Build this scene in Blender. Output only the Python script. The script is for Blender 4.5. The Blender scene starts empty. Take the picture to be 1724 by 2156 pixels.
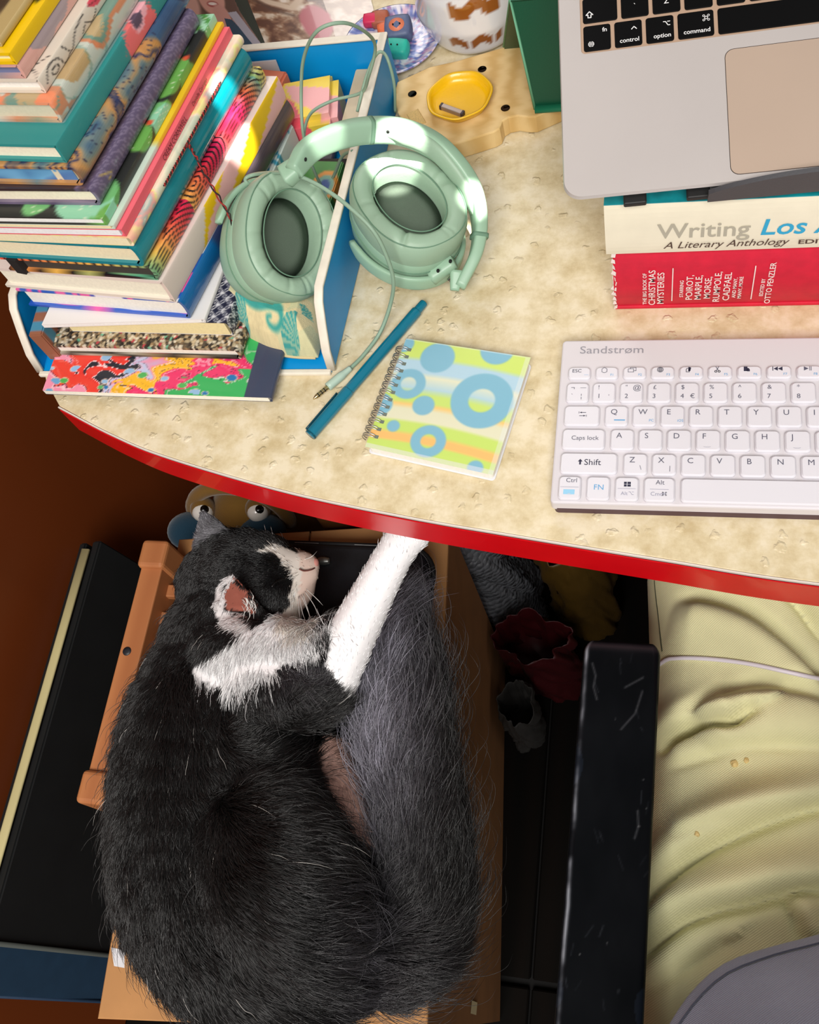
import bpy, bmesh, math, random
import numpy as np
from mathutils import Matrix, Vector, Euler

# ------------------------------------------------------------------ camera
scene = bpy.context.scene
COL = scene.collection
# world -> camera rotation (x right, y down, z forward), camera above the desk edge
RM = np.array([[0.9697909533898882, 0.12884032428078745, -0.20713685708327792],
               [0.02801692487329558, -0.9023491043240481, -0.43009434528505947],
               [-0.24232325237946292, 0.41129826739820013, -0.8786997078589578]])
CAM = np.array([0.0, 0.0, 1.36526179])
FPX = 2100.0
cam_d = bpy.data.cameras.new('camera')
cam = bpy.data.objects.new('camera', cam_d)
COL.objects.link(cam)
scene.camera = cam
cam_d.sensor_fit = 'VERTICAL'
cam_d.sensor_height = 24.0
cam_d.sensor_width = 24.0
cam_d.lens = FPX / 2156.0 * 24.0
cam_d.clip_start = 0.01
_r = np.array([RM[0], -RM[1], -RM[2]]).T
_m = Matrix([[_r[0][0], _r[0][1], _r[0][2], CAM[0]], [_r[1][0], _r[1][1], _r[1][2], CAM[1]],
             [_r[2][0], _r[2][1], _r[2][2], CAM[2]], [0, 0, 0, 1]])
cam.matrix_world = _m


def at(px, py, z):
    """point of the place seen at a photo position, at height z (used for measuring the layout)"""
    d = RM.T @ np.array([(px - 862) / FPX, (py - 1078) / FPX, 1.0])
    t = (z - CAM[2]) / d[2]
    return CAM + t * d


# ------------------------------------------------------------------ world and light
world = bpy.data.worlds.new('room_light')
scene.world = world
world.use_nodes = True
bg = world.node_tree.nodes['Background']
bg.inputs[0].default_value = (1.0, 0.965, 0.92, 1)
bg.inputs[1].default_value = 0.50


def area(name, loc, target, sx, sy, power, color):
    d = bpy.data.lights.new(name, 'AREA')
    d.shape = 'RECTANGLE'
    d.size = sx
    d.size_y = sy
    d.energy = power
    d.color = color
    o = bpy.data.objects.new(name, d)
    COL.objects.link(o)
    o.location = loc
    o.rotation_euler = (Vector(target) - Vector(loc)).to_track_quat('-Z', 'Y').to_euler()
    return o


def spot(name, loc, target, power, deg, blend, color, radius=0.01):
    d = bpy.data.lights.new(name, 'SPOT')
    d.energy = power
    d.spot_size = math.radians(deg)
    d.spot_blend = blend
    d.color = color
    d.shadow_soft_size = radius
    o = bpy.data.objects.new(name, d)
    COL.objects.link(o)
    o.location = loc
    o.rotation_euler = (Vector(target) - Vector(loc)).to_track_quat('-Z', 'Y').to_euler()
    return o


area('window_daylight', (-1.1, 2.2, 2.3), (-0.1, 0.4, 0.75), 1.8, 1.3, 50, (1.0, 0.98, 0.95))
area('room_daylight', (0.1, -1.5, 2.9), (0.0, 0.1, 0.6), 1.6, 1.2, 130, (1.0, 0.97, 0.93))
SUN = Vector((0.50, 0.15, 2.25))     # low sun through a gap on the right
spot('sunbeam_on_ear_cup', SUN, Vector((-0.1985, 0.541, 0.827)), 1000, 1.5, 0.35, (1.0, 0.96, 0.88), 0.004)
spot('sunbeam_on_band', SUN + Vector((0.02, 0, 0)), Vector((-0.138, 0.520, 0.806)), 800, 1.0, 0.4, (1.0, 0.96, 0.88), 0.004)
spot('sunbeam_on_band_left', SUN + Vector((0.0, 0.02, 0)), Vector((-0.238, 0.523, 0.868)), 320, 1.1, 0.5, (1.0, 0.96, 0.88), 0.004)
spot('sunbeam_on_books', SUN - Vector((0.0, 0.03, 0)), Vector((-0.3208, 0.568, 0.873)), 800, 1.0, 0.3, (1.0, 0.95, 0.86), 0.004)
spot('sunbeam_on_spines', SUN - Vector((0.02, 0, 0)), Vector((-0.3190, 0.552, 0.846)), 700, 1.3, 0.5, (1.0, 0.95, 0.86), 0.004)

scene.view_settings.view_transform = 'Standard'
scene.view_settings.look = 'None'
scene.view_settings.gamma = 1.0
scene.view_settings.use_curve_mapping = False
scene.view_settings.exposure = -0.5

try:      # fur as flat ribbons and a modest number of light bounces keep the render quick
    scene.cycles_curves.shape = 'RIBBONS'
    scene.cycles.max_bounces = 5
    scene.cycles.diffuse_bounces = 2
    scene.cycles.glossy_bounces = 2
    scene.cycles.transparent_max_bounces = 5
except AttributeError:
    pass

# ------------------------------------------------------------------ helpers
rng = np.random.default_rng(7)
random.seed(7)
EMP = {}


def lin(c):
    c = np.asarray(c, float) / 255.0
    return np.where(c <= 0.04045, c / 12.92, ((c + 0.055) / 1.055) ** 2.4)


def rgb(r, g, b):
    return tuple(float(v) for v in lin((r, g, b)))


MATS = {}


def mat(name, color, rough=0.5, metal=0.0, spec=0.5, noise=0.0, nscale=60.0, bump=0.0, bscale=200.0, coat=0.0,
        trans=0.0, alpha=1.0, sheen=0.0, sub=0.0, emit=0.0):
    """procedural material: 0-255 colour, a soft noise variation and a fine bump"""
    if name in MATS:
        return MATS[name]
    m = bpy.data.materials.new(name)
    m.use_nodes = True
    nt = m.node_tree
    b = nt.nodes['Principled BSDF']
    c = rgb(*color)
    b.inputs['Base Color'].default_value = (*c, 1)
    b.inputs['Roughness'].default_value = rough
    b.inputs['Metallic'].default_value = metal
    b.inputs['Specular IOR Level'].default_value = spec
    b.inputs['Coat Weight'].default_value = coat
    b.inputs['Transmission Weight'].default_value = trans
    b.inputs['Alpha'].default_value = alpha
    if sheen:
        b.inputs['Sheen Weight'].default_value = sheen
    if emit:
        b.inputs['Emission Color'].default_value = (*c, 1)
        b.inputs['Emission Strength'].default_value = emit
    tc = nt.nodes.new('ShaderNodeTexCoord')
    if noise:
        n = nt.nodes.new('ShaderNodeTexNoise')
        n.inputs['Scale'].default_value = nscale
        n.inputs['Detail'].default_value = 5
        nt.links.new(tc.outputs['Object'], n.inputs['Vector'])
        r = nt.nodes.new('ShaderNodeValToRGB')
        r.color_ramp.elements[0].position = 0.3
        r.color_ramp.elements[1].position = 0.7
        r.color_ramp.elements[0].color = (*[v * (1 - noise) for v in c], 1)
        r.color_ramp.elements[1].color = (*[min(1, v * (1 + noise)) for v in c], 1)
        nt.links.new(n.outputs['Fac'], r.inputs['Fac'])
        nt.links.new(r.outputs['Color'], b.inputs['Base Color'])
    if bump:
        n2 = nt.nodes.new('ShaderNodeTexNoise')
        n2.inputs['Scale'].default_value = bscale
        n2.inputs['Detail'].default_value = 3
        nt.links.new(tc.outputs['Object'], n2.inputs['Vector'])
        bp = nt.nodes.new('ShaderNodeBump')
        bp.inputs['Strength'].default_value = bump
        bp.inputs['Distance'].default_value = 0.001
        nt.links.new(n2.outputs['Fac'], bp.inputs['Height'])
        nt.links.new(bp.outputs['Normal'], b.inputs['Normal'])
    MATS[name] = m
    return m


def mat_attr(name, rough=0.5, spec=0.5, coat=0.0, bump=0.0, bscale=300.0, sheen=0.0, metal=0.0):
    """procedural material that reads its print from the mesh colour attribute"""
    if name in MATS:
        return MATS[name]
    m = mat(name, (128, 128, 128), rough, metal, spec, 0, 60, bump, bscale, coat, sheen=sheen)
    nt = m.node_tree
    a = nt.nodes.new('ShaderNodeAttribute')
    a.attribute_name = 'Col'
    nt.links.new(a.outputs['Color'], nt.nodes['Principled BSDF'].inputs['Base Color'])
    return m


def mat_wood(name, c1, c2, rough=0.5, scale=14.0, stretch=(1, 0.08, 1), bump=0.1, dist=3.0):
    if name in MATS:
        return MATS[name]
    m = mat(name, c1, rough)
    nt = m.node_tree
    b = nt.nodes['Principled BSDF']
    tc = nt.nodes.new('ShaderNodeTexCoord')
    mp = nt.nodes.new('ShaderNodeMapping')
    mp.inputs['Scale'].default_value = stretch
    w = nt.nodes.new('ShaderNodeTexWave')
    w.inputs['Scale'].default_value = scale
    w.inputs['Distortion'].default_value = dist
    w.inputs['Detail'].default_value = 4
    w.inputs['Detail Scale'].default_value = 2
    r = nt.nodes.new('ShaderNodeValToRGB')
    r.color_ramp.elements[0].color = (*rgb(*c1), 1)
    r.color_ramp.elements[1].color = (*rgb(*c2), 1)
    nt.links.new(tc.outputs['Object'], mp.inputs['Vector'])
    nt.links.new(mp.outputs['Vector'], w.inputs['Vector'])
    nt.links.new(w.outputs['Fac'], r.inputs['Fac'])
    nt.links.new(r.outputs['Color'], b.inputs['Base Color'])
    bp = nt.nodes.new('ShaderNodeBump')
    bp.inputs['Strength'].default_value = bump
    bp.inputs['Distance'].default_value = 0.001
    nt.links.new(w.outputs['Fac'], bp.inputs['Height'])
    nt.links.new(bp.outputs['Normal'], b.inputs['Normal'])
    return m


def tag(o, label=None, cat=None, group=None, kind=None):
    if label:
        o['label'] = label
    if cat:
        o['category'] = cat
    if group:
        o['group'] = group
    if kind:
        o['kind'] = kind
    return o


def thing(name, label, cat, loc=(0, 0, 0), rot=(0, 0, 0), group=None):
    o = bpy.data.objects.new(name, None)
    COL.objects.link(o)
    o.empty_display_size = 0.02
    o.location = loc
    o.rotation_euler = rot
    EMP[o.name] = Matrix.LocRotScale(Vector(loc), Euler(rot), None)
    return tag(o, label, cat, group)


def attach(o, parent, keep=False):
    if parent is None:
        return o
    o.parent = parent
    if keep:   # geometry given in world coordinates
        inv = Matrix.Identity(4)
        p = parent
        mm = Matrix.Identity(4)
        while p is not None:
            mm = Matrix.LocRotScale(p.location, p.rotation_euler, p.scale) @ mm if p.parent is None else \
                p.matrix_parent_inverse @ Matrix.LocRotScale(p.location, p.rotation_euler, p.scale) @ mm
            p = p.parent
        o.matrix_parent_inverse = mm.inverted()
    return o


def ob(name, me, m=None, parent=None, loc=(0, 0, 0), rot=(0, 0, 0), keep=False, smooth=None):
    o = bpy.data.objects.new(name, me)
    COL.objects.link(o)
    o.location = loc
    o.rotation_euler = rot
    if m is not None and len(me.materials) == 0:
        me.materials.append(m)
    if smooth is not None:
        me.polygons.foreach_set('use_smooth', [smooth] * len(me.polygons))
    return attach(o, parent, keep)


def pydata(verts, faces, smooth=False):
    me = bpy.data.meshes.new('m')
    me.from_pydata([tuple(map(float, v)) for v in verts], [], [tuple(int(i) for i in f) for f in faces])
    if smooth:
        me.polygons.foreach_set('use_smooth', [True] * len(me.polygons))
    me.update()
    return me


def me_from_bm(bm, smooth=False):
    me = bpy.data.meshes.new('m')
    bmesh.ops.recalc_face_normals(bm, faces=bm.faces)
    bm.to_mesh(me)
    bm.free()
    if smooth:
        me.polygons.foreach_set('use_smooth', [True] * len(me.polygons))
    return me


def box_me(lo, hi, bevel=0.0, seg=2, smooth=False):
    bm = bmesh.new()
    bmesh.ops.create_cube(bm, size=1)
    lo = Vector(lo)
    hi = Vector(hi)
    for v in bm.verts:
        v.co = Vector([lo[i] + (v.co[i] + 0.5) * (hi[i] - lo[i]) for i in range(3)])
    if bevel:
        bmesh.ops.bevel(bm, geom=list(bm.edges), offset=bevel, segments=seg, affect='EDGES', profile=0.5)
    return me_from_bm(bm, smooth)


def box(name, lo, hi, m, parent=None, bevel=0.0, seg=2, keep=False, loc=(0, 0, 0), rot=(0, 0, 0), smooth=False):
    return ob(name, box_me(lo, hi, bevel, seg, smooth), m, parent, loc, rot, keep)


def prism_me(poly, z0, z1, bevel=0.0, seg=2):
    """polygon in xy pushed from z0 to z1, upper and lower rim bevelled"""
    bm = bmesh.new()
    vs = [bm.verts.new((x, y, z0)) for x, y in poly]
    f = bm.faces.new(vs)
    r = bmesh.ops.extrude_face_region(bm, geom=[f])
    for v in r['geom']:
        if isinstance(v, bmesh.types.BMVert):
            v.co.z = z1
    bmesh.ops.recalc_face_normals(bm, faces=bm.faces)
    if bevel:
        ed = [e for e in bm.edges if abs(e.verts[0].co.z - e.verts[1].co.z) < 1e-9]
        bmesh.ops.bevel(bm, geom=ed, offset=bevel, segments=seg, affect='EDGES', profile=0.5)
    return me_from_bm(bm)


def rrect(x0, y0, x1, y1, r, n=6):
    pts = []
    for cx, cy, a0 in ((x1 - r, y1 - r, 0), (x0 + r, y1 - r, 90), (x0 + r, y0 + r, 180), (x1 - r, y0 + r, 270)):
        for k in range(n + 1):
            a = math.radians(a0 + 90 * k / n)
            pts.append((cx + r * math.cos(a), cy + r * math.sin(a)))
    return pts


def catmull(pts, n):
    """n samples on a smooth curve through the points (any dimension)"""
    P = np.asarray(pts, float)
    P = np.vstack([2 * P[0] - P[1], P, 2 * P[-1] - P[-2]])
    m = len(P) - 3
    out = []
    for t in np.linspace(0, m - 1e-9, n):
        i = int(t)
        u = t - i
        p0, p1, p2, p3 = P[i:i + 4]
        out.append(0.5 * ((2 * p1) + (-p0 + p2) * u + (2 * p0 - 5 * p1 + 4 * p2 - p3) * u * u + (-p0 + 3 * p1 - 3 * p2 + p3) * u ** 3))
    return np.array(out)


def frames(P):
    T = np.gradient(P, axis=0)
    T /= np.linalg.norm(T, axis=1)[:, None] + 1e-12
    up = np.array([0, 0, 1.0])
    if abs(T[0] @ up) > 0.9:
        up = np.array([0, 1.0, 0])
    N = np.zeros_like(P)
    n = up - T[0] * (up @ T[0])
    for i in range(len(P)):
        n = n - T[i] * (n @ T[i])
        n /= np.linalg.norm(n) + 1e-12
        N[i] = n
    B = np.cross(T, N)
    return T, N, B


def tube_me(pts, r, k=8, n=None, smooth=True, caps=True):
    P = catmull(pts, n) if n else np.asarray(pts, float)
    R = np.interp(np.linspace(0, 1, len(P)), np.linspace(0, 1, len(np.atleast_1d(r))), np.atleast_1d(r)) if np.ndim(r) else np.full(len(P), r)
    T, N, B = frames(P)
    a = np.linspace(0, 2 * np.pi, k, endpoint=False)
    V = (P[:, None] + R[:, None, None] * (np.cos(a)[None, :, None] * N[:, None] + np.sin(a)[None, :, None] * B[:, None])).reshape(-1, 3)
    F = []
    for i in range(len(P) - 1):
        for j in range(k):
            F.append((i * k + j, i * k + (j + 1) % k, (i + 1) * k + (j + 1) % k, (i + 1) * k + j))
    if caps:
        F.append(tuple(range(k))[::-1])
        F.append(tuple((len(P) - 1) * k + j for j in range(k)))
    return pydata(V, F, smooth)


def tube(name, pts, r, m, parent=None, k=8, n=None, keep=False, loc=(0, 0, 0), rot=(0, 0, 0)):
    return ob(name, tube_me(pts, r, k, n), m, parent, loc, rot, keep)


def loft_me(rings, closed=True, cap=True, smooth=True):
    R = [np.asarray(r, float) for r in rings]
    k = len(R[0])
    F = []
    kk = k if closed else k - 1
    for i in range(len(R) - 1):
        for j in range(kk):
            F.append((i * k + j, i * k + (j + 1) % k, (i + 1) * k + (j + 1) % k, (i + 1) * k + j))
    if cap and closed:
        F.append(tuple(range(k))[::-1])
        F.append(tuple((len(R) - 1) * k + j for j in range(k)))
    return pydata(np.vstack(R), F, smooth)


def sweep_rect_me(P, W, H, ups, r=0.25, k=20):
    """a rounded bar along a path; W half-width along side, H half-height along up"""
    P = np.asarray(P, float)
    T = np.gradient(P, axis=0)
    T /= np.linalg.norm(T, axis=1)[:, None]
    rings = []
    W = np.broadcast_to(W, len(P))
    H = np.broadcast_to(H, len(P))
    for i in range(len(P)):
        u = np.asarray(ups[i] if np.ndim(ups) > 1 else ups, float)
        u = u - T[i] * (u @ T[i])
        u /= np.linalg.norm(u)
        s = np.cross(T[i], u)
        a = np.linspace(0, 2 * np.pi, k, endpoint=False)
        e = 2.0 / (2.0 / max(r, 0.05))
        ca = np.sign(np.cos(a)) * np.abs(np.cos(a)) ** e
        sa = np.sign(np.sin(a)) * np.abs(np.sin(a)) ** e
        rings.append(P[i] + W[i] * ca[:, None] * s + H[i] * sa[:, None] * u)
    return loft_me(rings)


def grid_me(X, Y, Zf, smooth=True):
    """sheet of points X, Y, Z given as 2-D arrays"""
    n, m = X.shape
    V = np.stack([X, Y, Zf], -1).reshape(-1, 3)
    i, j = np.meshgrid(np.arange(n - 1), np.arange(m - 1), indexing='ij')
    a = (i * m + j).ravel()
    F = np.stack([a, a + m, a + m + 1, a + 1], -1)
    return pydata(V, F, smooth)


def paint(me, cols):
    """cols: (n,3) 0-255 sRGB per vertex"""
    c = np.ones((len(me.vertices), 4), np.float32)
    c[:, :3] = lin(np.clip(cols, 0, 255))
    at_ = me.color_attributes.new('Col', 'FLOAT_COLOR', 'POINT')
    at_.data.foreach_set('color', c.ravel())
    return me


def coords(me):
    v = np.zeros(len(me.vertices) * 3)
    me.vertices.foreach_get('co', v)
    return v.reshape(-1, 3)


# value noise and friends for prints
_perm = rng.random((256, 256))


def vn(x, y):
    xi = np.floor(x).astype(int)
    yi = np.floor(y).astype(int)
    fx = x - xi
    fy = y - yi
    fx = fx * fx * (3 - 2 * fx)
    fy = fy * fy * (3 - 2 * fy)
    g = lambda a, b: _perm[a & 255, b & 255]
    return (g(xi, yi) * (1 - fx) + g(xi + 1, yi) * fx) * (1 - fy) + (g(xi, yi + 1) * (1 - fx) + g(xi + 1, yi + 1) * fx) * fy


def fbm(x, y, o=4):
    s = 0
    a = 0.5
    for k in range(o):
        s = s + a * vn(x * 2 ** k + 17.3 * k, y * 2 ** k + 5.1 * k)
        a *= 0.5
    return s / (1 - 0.5 ** o)


def worley(x, y, seed=3):
    """distance to the nearest cell point and the cell's random number"""
    g = np.random.default_rng(seed)
    PX, PY, PC = g.random((64, 64)), g.random((64, 64)), g.random((64, 64))
    xi = np.floor(x).astype(int)
    yi = np.floor(y).astype(int)
    best = np.full(np.shape(x), 9.0)
    cell = np.zeros(np.shape(x))
    for dx in (-1, 0, 1):
        for dy in (-1, 0, 1):
            a = (xi + dx) & 63
            b = (yi + dy) & 63
            d = np.hypot(xi + dx + PX[a, b] - x, yi + dy + PY[a, b] - y)
            cell = np.where(d < best, PC[a, b], cell)
            best = np.minimum(best, d)
    return best, cell


def pal(t, cols):
    """step palette: t in 0..1"""
    cols = np.asarray(cols, float)
    return cols[np.clip((t * len(cols)).astype(int), 0, len(cols) - 1)]


def ramp(t, stops):
    xs = [s[0] for s in stops]
    return np.stack([np.interp(t, xs, [s[1][k] for s in stops]) for k in range(3)], -1)


def put(col, mask, c):
    """lay colour c over col where mask (0..1)"""
    m = np.clip(mask, 0, 1)[..., None]
    return col * (1 - m) + np.asarray(c, float) * m


def soft(d, w=0.0006):
    """1 inside (d<0), 0 outside, soft rim"""
    return np.clip(0.5 - d / (2 * w), 0, 1)


def seg_dist(x, y, pts):
    pts = np.asarray(pts, float)
    best = np.full(np.shape(x), 1e9)
    for a, b in zip(pts[:-1], pts[1:]):
        d = b - a
        t = np.clip(((x - a[0]) * d[0] + (y - a[1]) * d[1]) / (d @ d + 1e-15), 0, 1)
        best = np.minimum(best, np.hypot(x - a[0] - t * d[0], y - a[1] - t * d[1]))
    return best


def in_poly(x, y, poly):
    poly = np.asarray(poly, float)
    c = np.zeros(np.shape(x), bool)
    j = len(poly) - 1
    for i in range(len(poly)):
        xi, yi = poly[i]
        xj, yj = poly[j]
        c ^= ((yi > y) != (yj > y)) & (x < (xj - xi) * (y - yi) / (yj - yi + 1e-15) + xi)
        j = i
    return c


def text_me(s, size, align='LEFT', bold=0.0, extrude=0.0, sx=1.0, shear=0.0):
    c = bpy.data.curves.new('t', 'FONT')
    c.body = s
    c.size = size
    c.align_x = align
    c.align_y = 'BOTTOM_BASELINE'
    c.offset = bold
    c.extrude = extrude
    c.shear = shear
    c.resolution_u = 3
    o = bpy.data.objects.new('t', c)
    COL.objects.link(o)
    dg = bpy.context.evaluated_depsgraph_get()
    me = bpy.data.meshes.new_from_object(o.evaluated_get(dg))
    bpy.data.objects.remove(o)
    bpy.data.curves.remove(c)
    if sx != 1.0:
        for v in me.vertices:
            v.co.x *= sx
    me.materials.clear()
    return me


def text(name, s, size, m, parent, loc, rot=(0, 0, 0), **kw):
    return ob(name, text_me(s, size, **kw), m, parent, loc, rot)
# ------------------------------------------------------------------ the setting
m_floor = mat_wood('shade-dark floorboard', (9, 7, 5), (14, 9, 6), 0.8, 9.0, (1, 0.1, 1))  # near-black colour stands in for the darkness under the desk
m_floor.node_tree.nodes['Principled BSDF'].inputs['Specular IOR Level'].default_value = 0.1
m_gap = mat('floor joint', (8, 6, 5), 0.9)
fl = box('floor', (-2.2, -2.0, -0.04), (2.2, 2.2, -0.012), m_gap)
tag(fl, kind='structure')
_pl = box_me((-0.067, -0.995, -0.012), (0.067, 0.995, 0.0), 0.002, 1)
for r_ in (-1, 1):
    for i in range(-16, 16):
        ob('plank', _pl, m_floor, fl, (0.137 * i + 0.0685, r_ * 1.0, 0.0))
# the side of a wooden wardrobe closes the left
m_ward = mat_wood('red brown veneer', (112, 50, 18), (134, 63, 24), 0.42, 5.0, (1, 1, 0.06), 0.03, 2.0)
wl = box('wall_left', (-0.72, -0.9, 0.0), (-0.66, 1.6, 2.0), m_ward, bevel=0.004)
tag(wl, kind='structure')
wb = box('wall_back', (-2.2, 1.22, 0.0), (2.2, 1.3, 1.0), mat('painted back wall', (150, 138, 120), 0.8, noise=0.05))
tag(wb, kind='structure')

# ------------------------------------------------------------------ desk
desk = thing('desk', 'cream speckled desk top with a curved bright red front edge', 'desk', (-0.1, 0.6, 0.0))


def m_desktop():
    m = mat('cream mottled vinyl', (222, 208, 168), 0.42, spec=0.4)
    nt = m.node_tree
    b = nt.nodes['Principled BSDF']
    tc = nt.nodes.new('ShaderNodeTexCoord')
    n = nt.nodes.new('ShaderNodeTexNoise')
    n.inputs['Scale'].default_value = 55
    n.inputs['Detail'].default_value = 6
    n.inputs['Roughness'].default_value = 0.65
    nt.links.new(tc.outputs['Object'], n.inputs['Vector'])
    r = nt.nodes.new('ShaderNodeValToRGB')
    e = r.color_ramp.elements
    e[0].position = 0.30
    e[0].color = (*rgb(200, 180, 138), 1)
    e[1].position = 0.62
    e[1].color = (*rgb(232, 219, 190), 1)
    k = e.new(0.47)
    k.color = (*rgb(219, 203, 166), 1)
    nt.links.new(n.outputs['Fac'], r.inputs['Fac'])
    # pressed droplets: rings of small cells
    v = nt.nodes.new('ShaderNodeTexVoronoi')
    v.inputs['Scale'].default_value = 95
    v.inputs['Randomness'].default_value = 1
    nd = nt.nodes.new('ShaderNodeTexNoise')
    nd.inputs['Scale'].default_value = 160
    nt.links.new(tc.outputs['Object'], nd.inputs['Vector'])
    vm_ = nt.nodes.new('ShaderNodeVectorMath')
    vm_.operation = 'MULTIPLY_ADD'
    vm_.inputs[1].default_value = (0.009, 0.009, 0.0)
    nt.links.new(nd.outputs['Color'], vm_.inputs[0])
    nt.links.new(tc.outputs['Object'], vm_.inputs[2])
    nt.links.new(vm_.outputs[0], v.inputs['Vector'])
    rr = nt.nodes.new('ShaderNodeValToRGB')
    rr.color_ramp.elements[0].position = 0.0
    rr.color_ramp.elements[0].color = (0.75, 0.75, 0.75, 1)
    rr.color_ramp.elements[1].position = 0.34
    rr.color_ramp.elements[1].color = (0, 0, 0, 1)
    q = rr.color_ramp.elements.new(0.2)
    q.color = (1, 1, 1, 1)
    nt.links.new(v.outputs['Distance'], rr.inputs['Fac'])
    sel = nt.nodes.new('ShaderNodeMath')
    sel.operation = 'GREATER_THAN'
    sel.inputs[1].default_value = 0.55
    sp = nt.nodes.new('ShaderNodeSeparateColor')
    nt.links.new(v.outputs['Color'], sp.inputs['Color'])
    nt.links.new(sp.outputs[0], sel.inputs[0])
    mu = nt.nodes.new('ShaderNodeMath')
    mu.operation = 'MULTIPLY'
    nt.links.new(rr.outputs['Color'], mu.inputs[0])
    nt.links.new(sel.outputs[0], mu.inputs[1])
    n3 = nt.nodes.new('ShaderNodeTexNoise')
    n3.inputs['Scale'].default_value = 70
    n3.inputs['Detail'].default_value = 3
    nt.links.new(tc.outputs['Object'], n3.inputs['Vector'])
    ad = nt.nodes.new('ShaderNodeMath')
    ad.operation = 'MULTIPLY_ADD'
    ad.inputs[1].default_value = 0.9
    nt.links.new(n3.outputs['Fac'], ad.inputs[0])
    nt.links.new(mu.outputs[0], ad.inputs[2])
    bp = nt.nodes.new('ShaderNodeBump')
    bp.inputs['Strength'].default_value = 0.55
    bp.inputs['Distance'].default_value = 0.0016
    nt.links.new(ad.outputs[0], bp.inputs['Height'])
    nt.links.new(bp.outputs['Normal'], b.inputs['Normal'])
    nt.links.new(r.outputs['Color'], b.inputs['Base Color'])
    return m


front = catmull([(-0.474, 0.374), (-0.42, 0.349), (-0.368, 0.330), (-0.266, 0.303), (-0.17, 0.285), (-0.089, 0.273), (0.005, 0.260),
                 (0.098, 0.248), (0.30, 0.232), (0.55, 0.235), (0.78, 0.26)], 60)
_outline = [tuple(p) for p in front] + [(0.78, 1.15), (-0.56, 1.15), (-0.52, 0.45), (-0.494, 0.398)]
ob('desk_top', prism_me(_outline, 0.716, 0.7485, 0.0), mat('red enamel core', (214, 10, 22), 0.4), desk, keep=True)
ob('vinyl_sheet', prism_me(_outline, 0.7485, 0.75, 0.0006, 1), m_desktop(), desk, keep=True)
# red edge band with a dark groove and a pale line above it
fb = catmull([(-0.4745, 0.3735), (-0.42, 0.3485), (-0.368, 0.3295), (-0.266, 0.3025), (-0.17, 0.2845), (-0.089, 0.2725), (0.005, 0.2595),
              (0.098, 0.2475), (0.30, 0.2315), (0.55, 0.2345), (0.78, 0.2595)], 90)
_nrm = np.stack([np.gradient(fb[:, 1]), -np.gradient(fb[:, 0])], -1)
_nrm /= np.linalg.norm(_nrm, axis=1)[:, None]
for nm, z0, z1, off, mm_ in (('edge_band', 0.7145, 0.7462, 0.0016, mat('red edge strip', (222, 6, 20), 0.32, coat=0.3, noise=0.06, nscale=30)),
                             ('edge_groove', 0.7462, 0.7480, 0.0008, mat('dark groove', (52, 38, 40), 0.6)),
                             ('edge_trim', 0.7480, 0.7500, 0.0011, mat('pale edge line', (225, 215, 205), 0.5))):
    rings = []
    for p, nn in zip(fb, _nrm):
        o2 = p + nn * off
        rings.append([(p[0], p[1], z0), (o2[0], o2[1], z0), (o2[0], o2[1], z1), (p[0], p[1], z1)])
    ob(nm, loft_me(rings, smooth=False), mm_, desk, keep=True)
m_leg = mat_wood('ochre leg wood', (110, 66, 28), (134, 84, 38), 0.5, 8.0, (1, 1, 0.1))
box('leg', (-0.48, 0.98, 0), (-0.42, 1.04, 0.722), m_leg, desk, 0.004, keep=True)
box('leg', (0.68, 0.98, 0), (0.74, 1.04, 0.722), m_leg, desk, 0.004, keep=True)
box('leg', (0.68, 0.34, 0), (0.74, 0.40, 0.722), m_leg, desk, 0.004, keep=True)
box('back_panel', (-0.42, 1.0, 0.30), (0.68, 1.02, 0.722), m_leg, desk, 0.002, keep=True)  # unseen panel, added to keep light out from under the desk
# slanting wooden brace below the top, left of the cat's paw
_b = [at(588, 1042, 0.70), at(650, 1160, 0.40)]
ob('brace', sweep_rect_me(np.linspace(_b[0] + (0.028, 0.035, 0.02), _b[1] + (0.03, 0.06, -0.1), 6), 0.034, 0.012, (0.2, -1, 0.3), 0.3), m_leg, desk, keep=True)
# ------------------------------------------------------------------ white keyboard
m_white = mat('white plastic', (214, 209, 213), 0.38, spec=0.5)
m_key = mat('white key cap', (224, 222, 229), 0.33, spec=0.5)
m_kfront = mat('keyboard belly with painted shade', (74, 48, 58), 0.5)  # shade along the front is painted into this colour
m_ink = mat('grey key print', (88, 88, 106), 0.6)
m_ink2 = mat('dark key print', (42, 42, 66), 0.6)
m_blue = mat('blue key print', (92, 164, 214), 0.6)
m_pale = mat('pale key print', (150, 150, 172), 0.6)
kb = thing('keyboard', 'white compact wireless keyboard with rounded white keys on the desk', 'keyboard', (-0.0705, 0.291, 0.75))
PK = 0.0185
KZ = 0.0145    # plate top above desk
ob('body', prism_me(rrect(0, 0, 0.290, 0.130, 0.003), 0.004, KZ, 0.0012), m_white, kb)
ob('underside', prism_me(rrect(0.002, -0.0002, 0.288, 0.128, 0.003), 0.0, 0.0065, 0.0), m_kfront, kb)
# world corner of the "1" key -> local
K0x, K0y = -0.04699628 + 0.0705, 0.3674193 - 0.291
_kc = {}


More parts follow.
